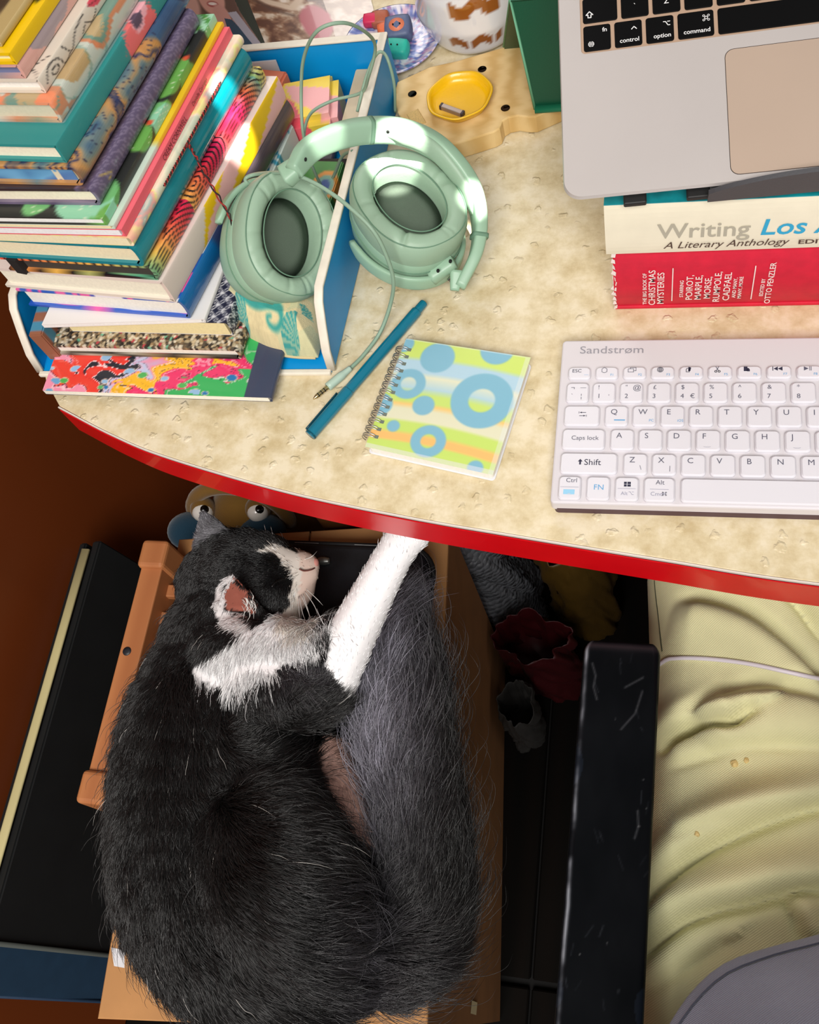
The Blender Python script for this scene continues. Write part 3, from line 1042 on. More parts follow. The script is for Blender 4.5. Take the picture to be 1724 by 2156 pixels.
# ------------------------------------------------------------------ stack of books and notebooks in the tray
def book(label, corner, w, l, t, yaw, painter, pages=(238, 228, 200), hard=True, spine_round=0.3, rough=0.45, coat=0.2, name='notebook',
         page_painter=None, board=0.0022, over=0.003, dy=0.0015, group='books and notebooks stacked in the tray', tag_cat='book', rs=0.0022, shear=0.12):
    """corner = front right bottom corner; spine on the right, pages' short edge to the front.
    painter(s, y, part): s = distance round the cover from the top fore edge, y = distance from the front"""
    o = thing(name, label, tag_cat, corner, (0, 0, math.radians(yaw)), group)
    if not hard:
        board, over = 0.0007, 0.0
    # outer profile in (x,z): top left -> top right -> round the spine -> bottom right -> bottom left
    nt, ns = max(24, int(w / rs)), 14
    rr = spine_round * t / 2
    top = [(x, t) for x in np.linspace(-w, -rr - 0.0004, nt)]
    if spine_round > 0:
        sp = [(-rr + rr * math.sin(a), t / 2 + (t / 2) * math.cos(a)) for a in np.linspace(0.12, math.pi - 0.12, ns)]
    else:
        sp = [(0, z) for z in np.linspace(t, 0, ns)]
    bot = [(x, 0) for x in np.linspace(-rr - 0.0004, -w, 10)]
    O = np.array(top + sp + bot)
    kt, ks = len(top), len(sp)
    I = O.copy()
    I[:kt, 1] = t - board
    I[kt + ks:, 1] = board
    for j in range(ks):
        I[kt + j, 0] = O[kt + j, 0] - board
        I[kt + j, 1] = min(max(O[kt + j, 1], board), t - board)
    S = np.r_[0, np.cumsum(np.hypot(*np.diff(O, axis=0).T))]
    ny = max(20, int(l / dy))
    ys = np.linspace(0, l, ny)
    k = len(O)
    V = np.zeros((ny, 2 * k, 3))
    V[:, :k, 0] = O[:, 0]
    V[:, :k, 2] = O[:, 1]
    V[:, k:, 0] = I[:, 0]
    V[:, k:, 2] = I[:, 1]
    V[:, :, 1] = ys[:, None]
    V[:, :, 1] += V[:, :, 0] * shear
    i, j = np.meshgrid(np.arange(ny - 1), np.arange(k - 1), indexing='ij')
    a = (i * 2 * k + j).ravel()
    F = [np.stack([a, a + 1, a + 1 + 2 * k, a + 2 * k], -1), np.stack([a + k, a + k + 2 * k, a + k + 1 + 2 * k, a + k + 1], -1)]
    j = np.arange(k - 1)
    F.append(np.stack([j, j + k, j + k + 1, j + 1], -1))
    e = (ny - 1) * 2 * k
    F.append(np.stack([e + j, e + j + 1, e + j + k + 1, e + j + k], -1))
    i = np.arange(ny - 1) * 2 * k
    F.append(np.stack([i, i + 2 * k, i + 3 * k, i + k], -1))
    F.append(np.stack([i + k - 1, i + 2 * k - 1, i + 4 * k - 1, i + 3 * k - 1], -1))
    me = pydata(V.reshape(-1, 3), np.vstack(F))
    part = np.r_[np.zeros(kt), np.ones(ks), np.full(k - kt - ks, 2)]
    s2 = np.r_[S, S]
    Yg = np.repeat(ys, 2 * k)
    sg = np.tile(s2, ny) - S[kt - 1]      # 0 at the upper edge of the spine
    pg = np.tile(np.r_[part, part], ny)
    paint(me, painter(sg, Yg, pg, t, l))
    ob('cover', me, mat_attr('printed cover r%.2f c%.2f' % (rough, coat), rough, 0.5, coat, bump=0.05, bscale=1500), o)
    # page block
    p0 = (-w + over, over * 0.9, board)
    p1 = (-max(rr, 0.002) - 0.001, l - over * 0.9, t - board)
    if page_painter is None:
        c = tuple(pages)
        pm = box_me(p0, p1)
        for v in pm.vertices:
            v.co.y += v.co.x * shear
        ob('pages', pm, mat('pages %d %d %d' % c, c, 0.85, noise=0.05, nscale=500), o)
    else:
        nx, nz = 120, 12
        X, Z_ = np.meshgrid(np.linspace(p0[0], p1[0], nx), np.linspace(p0[2], p1[2], nz), indexing='ij')
        mg = grid_me(X, p0[1] + X * shear, Z_, False)
        paint(mg, page_painter(X.ravel(), Z_.ravel(), t))
        ob('painted_edge', mg, mat_attr('painted page edge', 0.6), o)
        pm = box_me((p0[0], p0[1] + 0.0005, p0[2]), p1)
        for v in pm.vertices:
            v.co.y += v.co.x * shear
        ob('pages', pm, mat('pages 238 228 200', (238, 228, 200), 0.85, noise=0.05, nscale=500), o)
    return o


def solid(c):
    return lambda s, y, p, t, l: np.tile(np.asarray(c, float), (len(s), 1))


def two(spine, cover, front=None):
    def f(s, y, p, t, l):
        r = np.tile(np.asarray(cover, float), (len(s), 1))
        return put(r, (p == 1) * 1.0, spine)
    return f


def p_marble(s, y, p, t, l):
    # flowing inks: strongly warped bands with fine contour lines, some round drops, a navy spine band
    x = -s
    wx = fbm(x * 18, y * 26, 3) - 0.5
    wy = fbm(x * 18 + 40, y * 26 + 9, 3) - 0.5
    f = (x - 0.02) / 0.178 + 0.62 * wx + 0.42 * (fbm(x * 42 + 8 * wy, y * 60 + 7 + 8 * wx, 2) - 0.5)
    stops = [(-0.1, (60, 178, 96)), (0.10, (62, 180, 98)), (0.115, (236, 56, 108)), (0.30, (240, 60, 112)), (0.315, (252, 192, 44)), (0.43, (250, 186, 44)), (0.445, (240, 150, 178)), (0.49, (186, 206, 238)),
             (0.53, (226, 190, 214)), (0.545, (38, 44, 54)), (0.68, (36, 42, 52)), (0.695, (238, 60, 50)), (0.92, (240, 78, 60)), (0.94, (246, 150, 178)), (1.2, (246, 160, 184))]
    base = ramp(f, stops)
    c1 = np.abs(np.sin(f * 46 + 5 * wy))
    near = np.zeros(len(x))
    for b_ in (0.107, 0.308, 0.437, 0.537, 0.688, 0.93):
        near = np.maximum(near, np.exp(-((f - b_) / 0.035) ** 2))
    base = put(base, near * (c1 < 0.30), (252, 222, 224))
    base = put(base, near * (np.abs(np.sin(f * 46 + 5 * wy + 0.8)) < 0.16), (54, 40, 56))
    px, py = x + 0.006 * wx, y + 0.006 * wy
    d, c = worley(px * 70, py * 110, 11)
    rad = 0.12 + 0.26 * ((c * 7) % 1)
    sel = c > 0.70
    base = put(base, sel * soft(d - rad - 0.05, 0.03), (246, 214, 190))
    m_ = (sel * soft(d - rad, 0.03))[:, None]
    dc = pal((c * 13) % 1, [(110, 170, 215), (84, 180, 92), (150, 196, 236), (40, 120, 180), (90, 180, 110), (150, 190, 226)])
    base = base * (1 - m_) + dc * m_
    return put(base, (s > -0.020) * 1.0, (62, 70, 94))


def p_confetti(s, y, p, t, l):
    d, c = worley(s * 420, y * 420, 5)
    col = pal((c * 9) % 1, [(196, 178, 146), (120, 100, 76), (52, 44, 38), (224, 212, 190), (160, 132, 96), (86, 76, 64), (206, 196, 176), (36, 32, 30), (176, 160, 130)])
    col = put(col, (c > 0.965) * 1.0, (190, 70, 80))
    col = put(col, ((c > 0.93) & (c <= 0.95)) * 1.0, (110, 180, 150))
    return col * (0.62 + 0.38 * np.clip(1.4 - d * 1.3, 0, 1))[:, None]


def p_chain(s, y, p, t, l):
    r = np.tile(np.array([24, 26, 52.]), (len(s), 1))
    u, v = s * 90, y * 90
    for ox, oy in ((0, 0), (0.5, 0.5)):
        d = np.hypot((u + ox) % 1 - 0.5, (v + oy) % 1 - 0.5)
        r = put(r, soft(np.abs(d - 0.46) - 0.035, 0.03), (214, 212, 214))
    return put(r, (p == 2) * 1.0, (232, 226, 222))


def p_blue(s, y, p, t, l):
    n = fbm(s * 60 + 3, y * 40, 3)
    sp = ramp(np.clip(y / l, 0, 1), [(0, (0, 96, 160)), (0.27, (0, 92, 152)), (0.30, (38, 52, 92)), (0.42, (32, 40, 70)), (0.55, (70, 62, 74)), (1, (92, 76, 72))])
    cv = pal(np.clip(n, 0, 0.999), [(44, 96, 196), (44, 96, 196), (236, 92, 170), (36, 88, 190), (240, 240, 244), (42, 92, 196)])
    return put(cv, (p == 1) * 1.0, [0, 0, 0]) + sp * (p == 1)[:, None]


def p_beige(s, y, p, t, l):
    r = np.tile(np.array([222, 204, 194.]), (len(s), 1))
    yy = y + (s - 0.01) * 0.9
    tri = (yy > 0.058) & (s < 0.0135 + (y - 0.05) * 0.2)
    r = put(r, (p == 1) * (yy > 0.062), (240, 196, 20))
    wv = np.sin(y * 60 + s * 160)
    r = put(r, (p == 1) * (yy > 0.068) * (wv > 0.1), (244, 190, 186))
    r = put(r, (p == 2) * 1.0, (228, 220, 206))
    return put(r, (p == 0) * 1.0, (230, 214, 206))


def p_wavy(s, y, p, t, l):
    # fans of striped arcs that change hue along the spine
    u = y / 0.062
    k = np.floor(u)
    f = u - k
    cx = 0.25
    rad = np.hypot((f - cx), (s - 0.028 * ((k % 2) == 0)) / 0.040)
    hue = ramp(np.clip(f * 0.5 + ((k * 0.37) % 1) * 0.5 + rad * 0.1, 0, 1), [(0, (60, 170, 148)), (0.18, (250, 196, 90)), (0.34, (246, 120, 74)), (0.50, (232, 40, 70)), (0.68, (220, 36, 92)), (0.85, (246, 130, 80)), (1, (80, 180, 170))])
    return put(hue, soft(np.abs(((rad * 13) % 1) - 0.5) - 0.17, 0.05), (24, 18, 26))


def p_teal(s, y, p, t, l):
    return np.tile(np.array([0, 132, 146.]), (len(s), 1)) * (0.96 + 0.05 * fbm(s * 50, y * 50))[:, None]


def p_pastel(s, y, p, t, l):
    v = fbm(s * 50 + fbm(y * 40, s * 30) * 2, y * 30 + fbm(s * 40, y * 40) * 2, 3)
    return ramp(np.clip((v - 0.25) * 2, 0, 1), [(0, (206, 214, 190)), (0.25, (240, 232, 204)), (0.45, (246, 220, 196)), (0.55, (240, 240, 150)), (0.7, (244, 170, 160)), (0.85, (170, 190, 184)), (1, (236, 226, 200))])


def p_yellow(s, y, p, t, l):
    return ramp(y / l, [(0, (206, 222, 206)), (0.36, (208, 224, 208)), (0.40, (240, 196, 40)), (1, (240, 190, 30))])


def p_cactus(s, y, p, t, l):
    r = np.tile(np.array([44, 46, 44.]), (len(s), 1))
    g = [(112, 176, 84), (92, 160, 84), (120, 190, 120), (150, 214, 176)]
    R = np.random.default_rng(4)
    for k in range(46):
        cs, cy = R.uniform(-0.075, 0.012), R.uniform(0, l)
        a, b, th = R.uniform(0.006, 0.012), R.uniform(0.010, 0.018), R.uniform(-0.8, 0.8)
        du, dv = s - cs, y - cy
        u = du * math.cos(th) + dv * math.sin(th)
        v = -du * math.sin(th) + dv * math.cos(th)
        d = np.hypot(u / a, v / b) - 1
        r = put(r, soft(d, 0.08), g[k % 4])
        r = put(r, soft(d + 0.1, 0.05) * ((np.abs(np.sin(v * 900)) < 0.25) & (np.abs(np.sin(u * 900)) < 0.4)) * 0.7, (235, 240, 210))
        if k % 4 == 0:
            r = put(r, soft(np.hypot(du - 0.002, dv - b) - 0.0026), (226, 92, 60))
    sp = (p == 1)
    r = put(r, sp * (y > l - 0.012), (170, 216, 180))
    r = put(r, sp * (np.abs(y - 0.010) < 0.006), (140, 208, 170))
    r = put(r, (p == 0) * (y > l - 0.02) * (np.sin((s + y) * 500) > 0), (176, 226, 190))
    return r


def p_purple(s, y, p, t, l):
    r = np.tile(np.array([96, 84, 112.]), (len(s), 1))
    u, v = s * 190, y * 190
    v = v + 0.5 * (np.floor(u) % 2)
    d = np.hypot(u % 1 - 0.5, (v % 1) - 0.1)
    r = put(r, ((np.sin(d * 34) > 0.35) * 0.55), (146, 132, 156))
    r = put(r, (p == 0) * np.clip(1 - np.abs(s + 0.004) / 0.004, 0, 1) * 0.6, (60, 44, 40))
    r = put(r, (p == 0) * (s < -0.009), (60, 46, 50))
    r = put(r, (p == 1) * soft(np.minimum(seg_dist(y, s, [(0.013, 0.003), (0.022, 0.009)]), seg_dist(y, s, [(0.022, 0.009), (0.016, 0.011)])) - 0.0005), (196, 170, 90))
    return r


def p_bluemarb(s, y, p, t, l):
    v = fbm(s * 30 + 1.5 * fbm(y * 25, s * 25), y * 16 + 1.5 * fbm(s * 25 + 5, y * 25), 3)
    b = ramp(np.clip((v - 0.2) * 1.7, 0, 1), [(0, (36, 60, 96)), (0.22, (54, 88, 122)), (0.34, (186, 132, 74)), (0.5, (202, 146, 84)), (0.58, (44, 52, 92)), (0.64, (196, 142, 84)), (0.78, (118, 132, 128)), (1, (60, 92, 120))])
    st = np.abs(np.sin(v * 40))
    return put(b, (st < 0.12) * 0.8, (40, 44, 74))


def p_tealflower(s, y, p, t, l):
    r = np.tile(np.array([46, 142, 140.]), (len(s), 1))

    def blob(cy, cs, a, b, th, c, rag=0.0):
        du, dv = s - cs, y - cy
        u = du * math.cos(th) + dv * math.sin(th)
        v = -du * math.sin(th) + dv * math.cos(th)
        return put(r, soft(np.hypot(u / a, v / b) - 1 + rag * (vn(u * 900, v * 900) - 0.5), 0.06), c)
    r = blob(0.113, 0.007, 0.012, 0.020, 0.3, (238, 112, 112), 0.3)
    r = blob(0.120, 0.001, 0.008, 0.012, 0.5, (244, 176, 186), 0.2)
    r = blob(0.127, 0.012, 0.006, 0.008, 0.0, (240, 110, 110), 0.3)
    r = blob(0.116, 0.002, 0.005, 0.006, 0.2, (92, 72, 92), 0.3)
    r = blob(0.170, 0.006, 0.010, 0.014, 0.3, (150, 206, 40), 0.8)
    r = blob(0.190, 0.010, 0.006, 0.018, 0.1, (244, 190, 190), 0.3)
    return r


def p_orange(s, y, p, t, l):
    v = fbm(s * 45 + 8, y * 30, 2)
    v2 = fbm(s * 45 + 30, y * 34 + 12, 2)
    b = pal(np.clip((v - 0.2) * 1.65, 0, 0.999), [(188, 152, 88), (196, 202, 188), (198, 204, 190), (206, 120, 60), (90, 140, 118), (190, 160, 100)])
    b = put(b, soft(0.60 - v2, 0.02), (244, 128, 56))
    return put(b, (np.abs(v2 - 0.42) < 0.02) * 0.5, (92, 140, 120))


def p_lineart(s, y, p, t, l):
    r = np.tile(np.array([224, 212, 196.]), (len(s), 1))
    u, v = y, s
    lines = [catmull([(0.030, 0.002), (0.036, 0.010), (0.046, 0.004), (0.060, 0.002)], 20), catmull([(0.004, 0.008), (0.012, 0.002), (0.022, 0.004), (0.026, 0.011), (0.034, 0.010)], 24),
             catmull([(0.075, 0.002), (0.082, 0.006), (0.090, 0.003), (0.098, 0.010), (0.112, 0.006), (0.120, 0.000)], 30), catmull([(0.052, 0.010), (0.058, 0.007), (0.064, 0.011), (0.072, 0.008)], 20),
             catmull([(0.13, 0.0), (0.14, 0.009), (0.15, 0.004), (0.165, 0.011)], 20), catmull([(0.002, 0.000), (0.010, -0.008), (0.02, -0.002)], 16),
             catmull([(0.012, 0.0075), (0.015, 0.0095), (0.019, 0.009), (0.0195, 0.0065), (0.014, 0.0055), (0.012, 0.0075)], 18)]
    for q in lines:
        r = put(r, soft(seg_dist(u, v, q) - 0.0004, 0.0003), (30, 26, 30))
    r = put(r, soft(np.hypot((u - 0.074) / 0.007, (v - 0.004 - (u - 0.074) * 0.3) / 0.0028) - 1, 0.08), (222, 76, 96))
    return put(r, soft(seg_dist(u, v, [(0.067, 0.002), (0.081, 0.006)]) - 0.0003, 0.0003), (120, 30, 44))


def p_pinkgrey(s, y, p, t, l):
    v = fbm(s * 60 + fbm(y * 30, s * 30) * 3, y * 20 + 40, 4)
    return ramp(np.clip((v - 0.42) * 9, 0, 1), [(0, (224, 170, 158)), (0.45, (222, 166, 156)), (0.55, (164, 148, 152)), (1, (170, 152, 156))])


def p_yellow2(s, y, p, t, l):
    r = np.tile(np.array([240, 196, 6.]), (len(s), 1))
    r = put(r, soft(np.hypot((y - 0.075) / 0.018, (s + 0.001) / 0.005) - 1, 0.1), (112, 126, 46))
    return put(r, soft(np.hypot((y - 0.066) / 0.022, (s + 0.005) / 0.005) - 1, 0.1), (34, 34, 26))


def p_brown(s, y, p, t, l):
    r = np.tile(np.array([182, 158, 106.]), (len(s), 1))
    for k, (cy, cs, a, b) in enumerate(((0.035, -0.022, 0.012, 0.030), (0.085, -0.016, 0.010, 0.030), (0.06, -0.045, 0.014, 0.04), (0.12, -0.03, 0.014, 0.03))):
        r = put(r, soft(np.hypot((s - cs) / a, (y - cy) / b) - 1, 0.1), (64, 50, 34))
    return r


def e_blue(x, z, t):
    v = fbm(x * 40, z * 60, 2)
    b = ramp(np.clip((v - 0.2) * 1.6, 0, 1), [(0, (52, 92, 150)), (0.4, (92, 152, 196)), (0.7, (110, 172, 214)), (1, (70, 104, 168))])
    return put(b, (np.abs(np.sin(x * 60 + 1.2)) < 0.14) * (vn(x * 300, z * 400) > 0.3), (226, 218, 190))


def e_pink(x, z, t):
    v = fbm(x * 60, z * 60, 2)
    return ramp(np.clip((v - 0.45) * 8, 0, 1), [(0, (240, 178, 166)), (0.5, (238, 176, 164)), (0.6, (112, 120, 156)), (1, (112, 120, 156))])


def e_black(x, z, t):
    r = np.tile(np.array([70, 64, 58.]), (len(x), 1))
    return r


B = book
B('paperback notebook with marbled pink, red and yellow cover and navy spine, lowest of the stack', (-0.2855, 0.3735, 0.7573), 0.198, 0.255, 0.0062, -2, p_marble, (244, 240, 226), False, 0.6, 0.35, 0.3, rs=0.0009, dy=0.0011, shear=0.0)
B('notebook with a speckled confetti cover right on top of the marbled one', (-0.3150, 0.4080, 0.7638), 0.170, 0.150, 0.0132, -5, p_confetti, (240, 236, 224), True, 0.5, 0.6, 0.0, rs=0.0009, dy=0.0009, shear=0.05)
B('paperback with a navy chain link pattern and cream pages above the speckled notebook', (-0.3200, 0.4210, 0.7773), 0.142, 0.140, 0.0160, -6, p_chain, (240, 222, 168), False, 0.2, 0.5, 0.1, rs=0.0012, dy=0.001, shear=0.06)
B('thin plain white booklet between the chain pattern paperback and the blue book', (-0.3370, 0.4215, 0.7936), 0.138, 0.138, 0.0042, -6, solid((236, 232, 228)), (244, 242, 238), False, 0.4)
B('hardback with bright blue spine and pink and blue boards below the beige one', (-0.3460, 0.4220, 0.7981), 0.146, 0.205, 0.0212, -13, p_blue, (242, 238, 228), True, 0.35, 0.3, 0.4)
B('thick beige hardback with yellow and pink waves along the spine', (-0.3500, 0.4210, 0.8197), 0.150, 0.205, 0.0240, -14, p_beige, (240, 234, 214), True, 0.1, 0.4, 0.2, board=0.003)
_wv = B('black paged notebook with rainbow striped fans and an elastic band', (-0.3520, 0.4220, 0.8441), 0.128, 0.197, 0.0150, -13, p_wavy, (62, 56, 50), True, 0.3, 0.4, 0.2, dy=0.0007)
box('elastic_band', (-0.121, -0.0162, -0.0004), (-0.112, 0.1825, 0.0154), mat('black elastic', (26, 24, 24), 0.8), _wv)
_tl = B('glossy teal hardback with cream pages in the middle of the stack', (-0.3545, 0.4220, 0.8595), 0.128, 0.192, 0.0212, -13, p_teal, (240, 226, 190), True, 0.5, 0.22, 0.6, board=0.0028)
_ps = B('pastel marbled notebook stitched with red and black thread', (-0.3530, 0.4220, 0.8811), 0.150, 0.195, 0.0085, -12, p_pastel, (240, 228, 190), False, 0.6, 0.4, 0.2)
_pk = B('slim book with a coral pink spine and black lettering', (-0.3560, 0.4230, 0.8900), 0.150, 0.193, 0.0072, -11, two((240, 96, 112), (238, 104, 118)), (240, 238, 240), True, 0.0, 0.45, 0.1, board=0.001, over=0.0)
B('thin notebook with a mint to yellow spine above the coral one', (-0.3600, 0.4230, 0.8976), 0.150, 0.194, 0.0036, -11, p_yellow, (244, 226, 180), False, 0.2)
B('notebook with dark cover printed with green cacti', (-0.3640, 0.4230, 0.9016), 0.150, 0.194, 0.0068, -11, p_cactus, (244, 244, 240), True, 0.1, 0.4, 0.2, board=0.0012, over=0.001)
B('cream paged book with purple scallop patterned spine', (-0.3665, 0.4340, 0.9088), 0.150, 0.170, 0.0150, -11, p_purple, (240, 232, 206), True, 0.5, 0.35, 0.3)
B('notebook in blue and ochre marbled wrap with painted blue page edges', (-0.3710, 0.4370, 0.9242), 0.150, 0.215, 0.0164, -12, p_bluemarb, (90, 140, 190), True, 0.7, 0.25, 0.5, page_painter=e_blue)
B('teal cloth book with a pink poppy on its spine', (-0.3770, 0.4410, 0.9410), 0.150, 0.215, 0.0150, -13, p_tealflower, (244, 236, 210), True, 0.1, 0.5, 0.1)
_or = B('orange and sage floral notebook still in clear plastic wrap', (-0.3765, 0.4600, 0.9564), 0.150, 0.215, 0.0162, -13, p_orange, (214, 206, 176), True, 0.3, 0.25, 0.5)
ob('plastic_wrap', prism_me([(x, y + 0.12 * x) for x, y in rrect(-0.1505, -0.0012, 0.0008, 0.2162, 0.002)], -0.0002, 0.0166, 0.001), mat('clear plastic film', (255, 255, 255), 0.12, trans=0.0, alpha=0.10, spec=1.0, bump=1.0, bscale=90), _or)
B('white notebook with black line drawn faces and red lips', (-0.3815, 0.4680, 0.9732), 0.150, 0.205, 0.0108, -13, p_lineart, (238, 234, 226), True, 0.2, 0.4, 0.2)
B('pink and grey brushed notebook under the yellow book', (-0.3890, 0.4690, 0.9844), 0.150, 0.205, 0.0106, -13, p_pinkgrey, (238, 180, 168), True, 0.3, 0.3, 0.4, page_painter=e_pink)
B('yellow book with a dark leaf print near the top of the stack', (-0.3890, 0.4685, 0.9954), 0.150, 0.205, 0.0086, -13, p_yellow2, (246, 236, 190), True, 0.1, 0.4, 0.2)
B('thin olive brown leaf patterned notebook, topmost of the stack', (-0.3950, 0.4740, 1.0044), 0.150, 0.200, 0.0050, -13, p_brown, (240, 240, 246), False, 0.6, 0.4, 0.2)
# lettering on the coral spine
m_dk = mat('dark red print', (110, 24, 40), 0.6)
text('lettering', 'CREAM CORNWELL', 0.0062, m_dk, _pk, (0.0004, 0.066, 0.0013), (math.pi / 2, 0, math.pi / 2), sx=0.72)
text('lettering', 'Danielle Corrigan', 0.0046, m_dk, _pk, (0.0004, 0.118, 0.0018), (math.pi / 2, 0, math.pi / 2), sx=0.8)
# stitched thread: twisted red and black, its tail hangs over the stack
mr_ = mat('red thread', (150, 26, 20), 0.7)
mb_ = mat('black thread', (30, 18, 16), 0.7)
for ph, mm_ in ((0, mr_), (math.pi, mb_)):
    yy = np.linspace(0.050, 0.150, 260)
    tw = 2 * math.pi * yy / 0.0042 + ph
    tube('thread', np.stack([0.0006 + 0.0005 * np.cos(tw), yy, 0.0045 + 0.0005 * np.sin(tw)], -1), 0.00055, mm_, _ps, 6)
    pth = catmull([(0.0006, 0.087, 0.0045), (0.004, 0.087, 0.006), (0.010, 0.082, 0.003), (0.018, 0.074, -0.013), (0.030, 0.064, -0.036 if ph else -0.037), (0.038 + 0.004 * (ph > 0), 0.056 - 0.012 * (ph > 0), -0.048)], 160)
    tt = np.linspace(0, 60, 160) + ph
    sep = np.linspace(0.0006, 0.0009, 160)[:, None]
    tube('thread', pth + sep * np.stack([np.cos(tt), np.sin(tt), np.sin(tt)], -1), 0.0006, mm_, _ps, 6)
# ------------------------------------------------------------------ blue tray with white rims
tr = thing('letter_tray', 'bright blue letter tray with white rims and rounded front corners on the desk', 'tray', (-0.37, 0.55, 0.75))
m_tblue = mat('bright blue board', (0, 148, 220), 0.45, noise=0.04, nscale=30)
m_trim = mat('white tray rim', (232, 224, 208), 0.55, noise=0.05, nscale=120)
xl0, xr0, yf, yb = -0.500, -0.2465, 0.404, 0.699   # outer
HT = 0.0605
m_tb2 = m_tblue


def wall(name, x0, y0, x1, y1, prof):
    """side wall with a front corner that curves down to the floor"""
    P = [(d, z) for d, z in prof]
    L = math.hypot(x1 - x0, y1 - y0)
    ux, uy = (x1 - x0) / L, (y1 - y0) / L
    nx, ny = uy, -ux
    th = 0.0022
    ring = []
    for sgn in (-1, 1):
        ring.append([(x0 + ux * d + nx * th * sgn, y0 + uy * d + ny * th * sgn, 0.75 + z) for d, z in P])
    w_ = ob(name, loft_me(ring, smooth=False), m_tb2, tr, keep=True)
    # white rim following the free edge
    edge = [(d, z) for d, z in P if z > 0.0015]
    pts = np.array([(x0 + ux * d, y0 + uy * d, 0.75 + z) for d, z in edge])
    ob('rim', sweep_rect_me(pts, 0.0034, 0.0016, (0, -0.2, 1.0), 0.35, 12), m_trim, w_, keep=True)


Ls = yb - yf
arc = [(0.030 - 0.030 * math.sin(a) * 1.0, HT - 0.046 + 0.046 * math.cos(a)) for a in np.linspace(0, math.pi / 2, 9)]
prof = [(Ls, 0.0), (Ls, HT)] + [(0.040, HT)] + arc + [(0.006, 0.0)]
prof_s = [(Ls, 0.002), (Ls, HT), (0.16, HT), (0.08, HT)] + [(0.035, HT), (0.026, HT - 0.006), (0.016, HT - 0.022), (0.006, HT - 0.040), (0.002, 0.002)]
wall('side_wall', -0.2465, yf, -0.2335, yb, prof_s)
wall('side_wall', xl0, yf, xl0 - 0.006, yb, prof_s)
_bw = box('back_wall', (xl0 - 0.006, yb - 0.0035, 0.7505), (-0.2335, yb, 0.75 + HT), m_tblue, tr, keep=True)
box('rim', (xl0 - 0.009, yb - 0.0062, 0.75 + HT - 0.0008), (-0.2305, yb + 0.001, 0.75 + HT + 0.0014), m_trim, _bw, 0.0008, keep=True)
ob('floor_panel', prism_me([(xl0, yf), (-0.2465, yf), (-0.2335, yb - 0.003), (xl0 - 0.006, yb - 0.003)], 0.7503, 0.7528), m_tblue, tr, keep=True)
box('front_rim', (xl0, yf - 0.003, 0.7502), (-0.2465, yf + 0.0015, 0.7540), m_trim, tr, 0.001, keep=True)

# ------------------------------------------------------------------ things lying in the tray
GRP = None


def printed_box(name, label, cat, c, size, yaw, painter, rough=0.4, top_only=False, tilt=0.0, bevel=0.004):
    """little box or notebook with its print on all sides"""
    w, l, t = size
    o = thing(name, label, cat, c, (tilt, 0, math.radians(yaw)))
    n1, n2 = max(8, int(w / 0.0012)), max(8, int(l / 0.0012))
    bm = bmesh.new()
    bmesh.ops.create_cube(bm, size=1)
    for v in bm.verts:
        v.co = Vector((v.co.x * w, v.co.y * l, (v.co.z + 0.5) * t))
    bmesh.ops.bevel(bm, geom=list(bm.edges), offset=min(bevel, t * 0.3), segments=2, affect='EDGES')
    bmesh.ops.subdivide_edges(bm, edges=[e for e in bm.edges if e.calc_length() > 0.01], cuts=max(n1, n2) // 2, use_grid_fill=True)
    me = me_from_bm(bm)
    P = coords(me)
    paint(me, painter(P[:, 0], P[:, 1], P[:, 2]))
    ob('shell', me, mat_attr('printed card %.2f' % rough, rough, 0.5, 0.2), o)
    return o


def g_geo(x, y, z):
    # straight-edged facets of pink, teal, yellow, white and black
    u = x + 0.6 * z
    v = y - 0.6 * z
    code = np.zeros(len(x), int)
    for k, (ax, ay, d) in enumerate(((1, 0.4, 0.004), (0.3, 1, -0.003), (1, -0.9, 0.0), (-0.5, 1, 0.012), (1, 1.2, -0.016), (1, 0.1, -0.014), (0.15, 1, 0.016))):
        code = code * 2 + ((ax * u + ay * v) > d)
    pc = np.array([(240, 96, 112), (0, 150, 170), (246, 214, 74), (236, 232, 226), (246, 176, 176), (30, 36, 52), (0, 140, 165)])
    return pc[(code * 37 + code // 3) % 7].astype(float)


def g_plain(c, n=0.05):
    return lambda x, y, z: np.tile(np.asarray(c, float), (len(x), 1)) * (1 - n + 2 * n * fbm(x * 90, y * 90))[:, None]


def g_peacock(x, y, z):
    r = np.tile(np.array([70, 140, 60.]), (len(x), 1))
    r = put(r, (y < -0.010) * 1.0, (206, 110, 50))
    for k, (cx, cy) in enumerate(((0.0, -0.028), (0.018, -0.05), (-0.02, -0.06), (0.01, 0.01))):
        d = np.hypot((x - cx), (y - cy) / 1.4)
        r = put(r, soft(d - 0.012), (226, 150, 60))
        r = put(r, soft(d - 0.0085), (120, 170, 150))
        r = put(r, soft(d - 0.005), (40, 80, 150))
    return r


def g_floral(x, y, z):
    r = np.tile(np.array([206, 216, 210.]), (len(x), 1))
    return put(r, ((fbm(x * 120, y * 120, 2) > 0.60) & (x > 0)) * 0.9, (60, 150, 176))


def g_salmon(x, y, z):
    r = np.tile(np.array([236, 132, 98.]), (len(x), 1))
    r = put(r, (z < 0.009) * (np.abs(np.sin(z * 2600)) > 0.4) * 0.6, (206, 166, 140))
    return put(r, soft(np.hypot(x - 0.004, y + 0.03) - 0.002), (40, 36, 40))


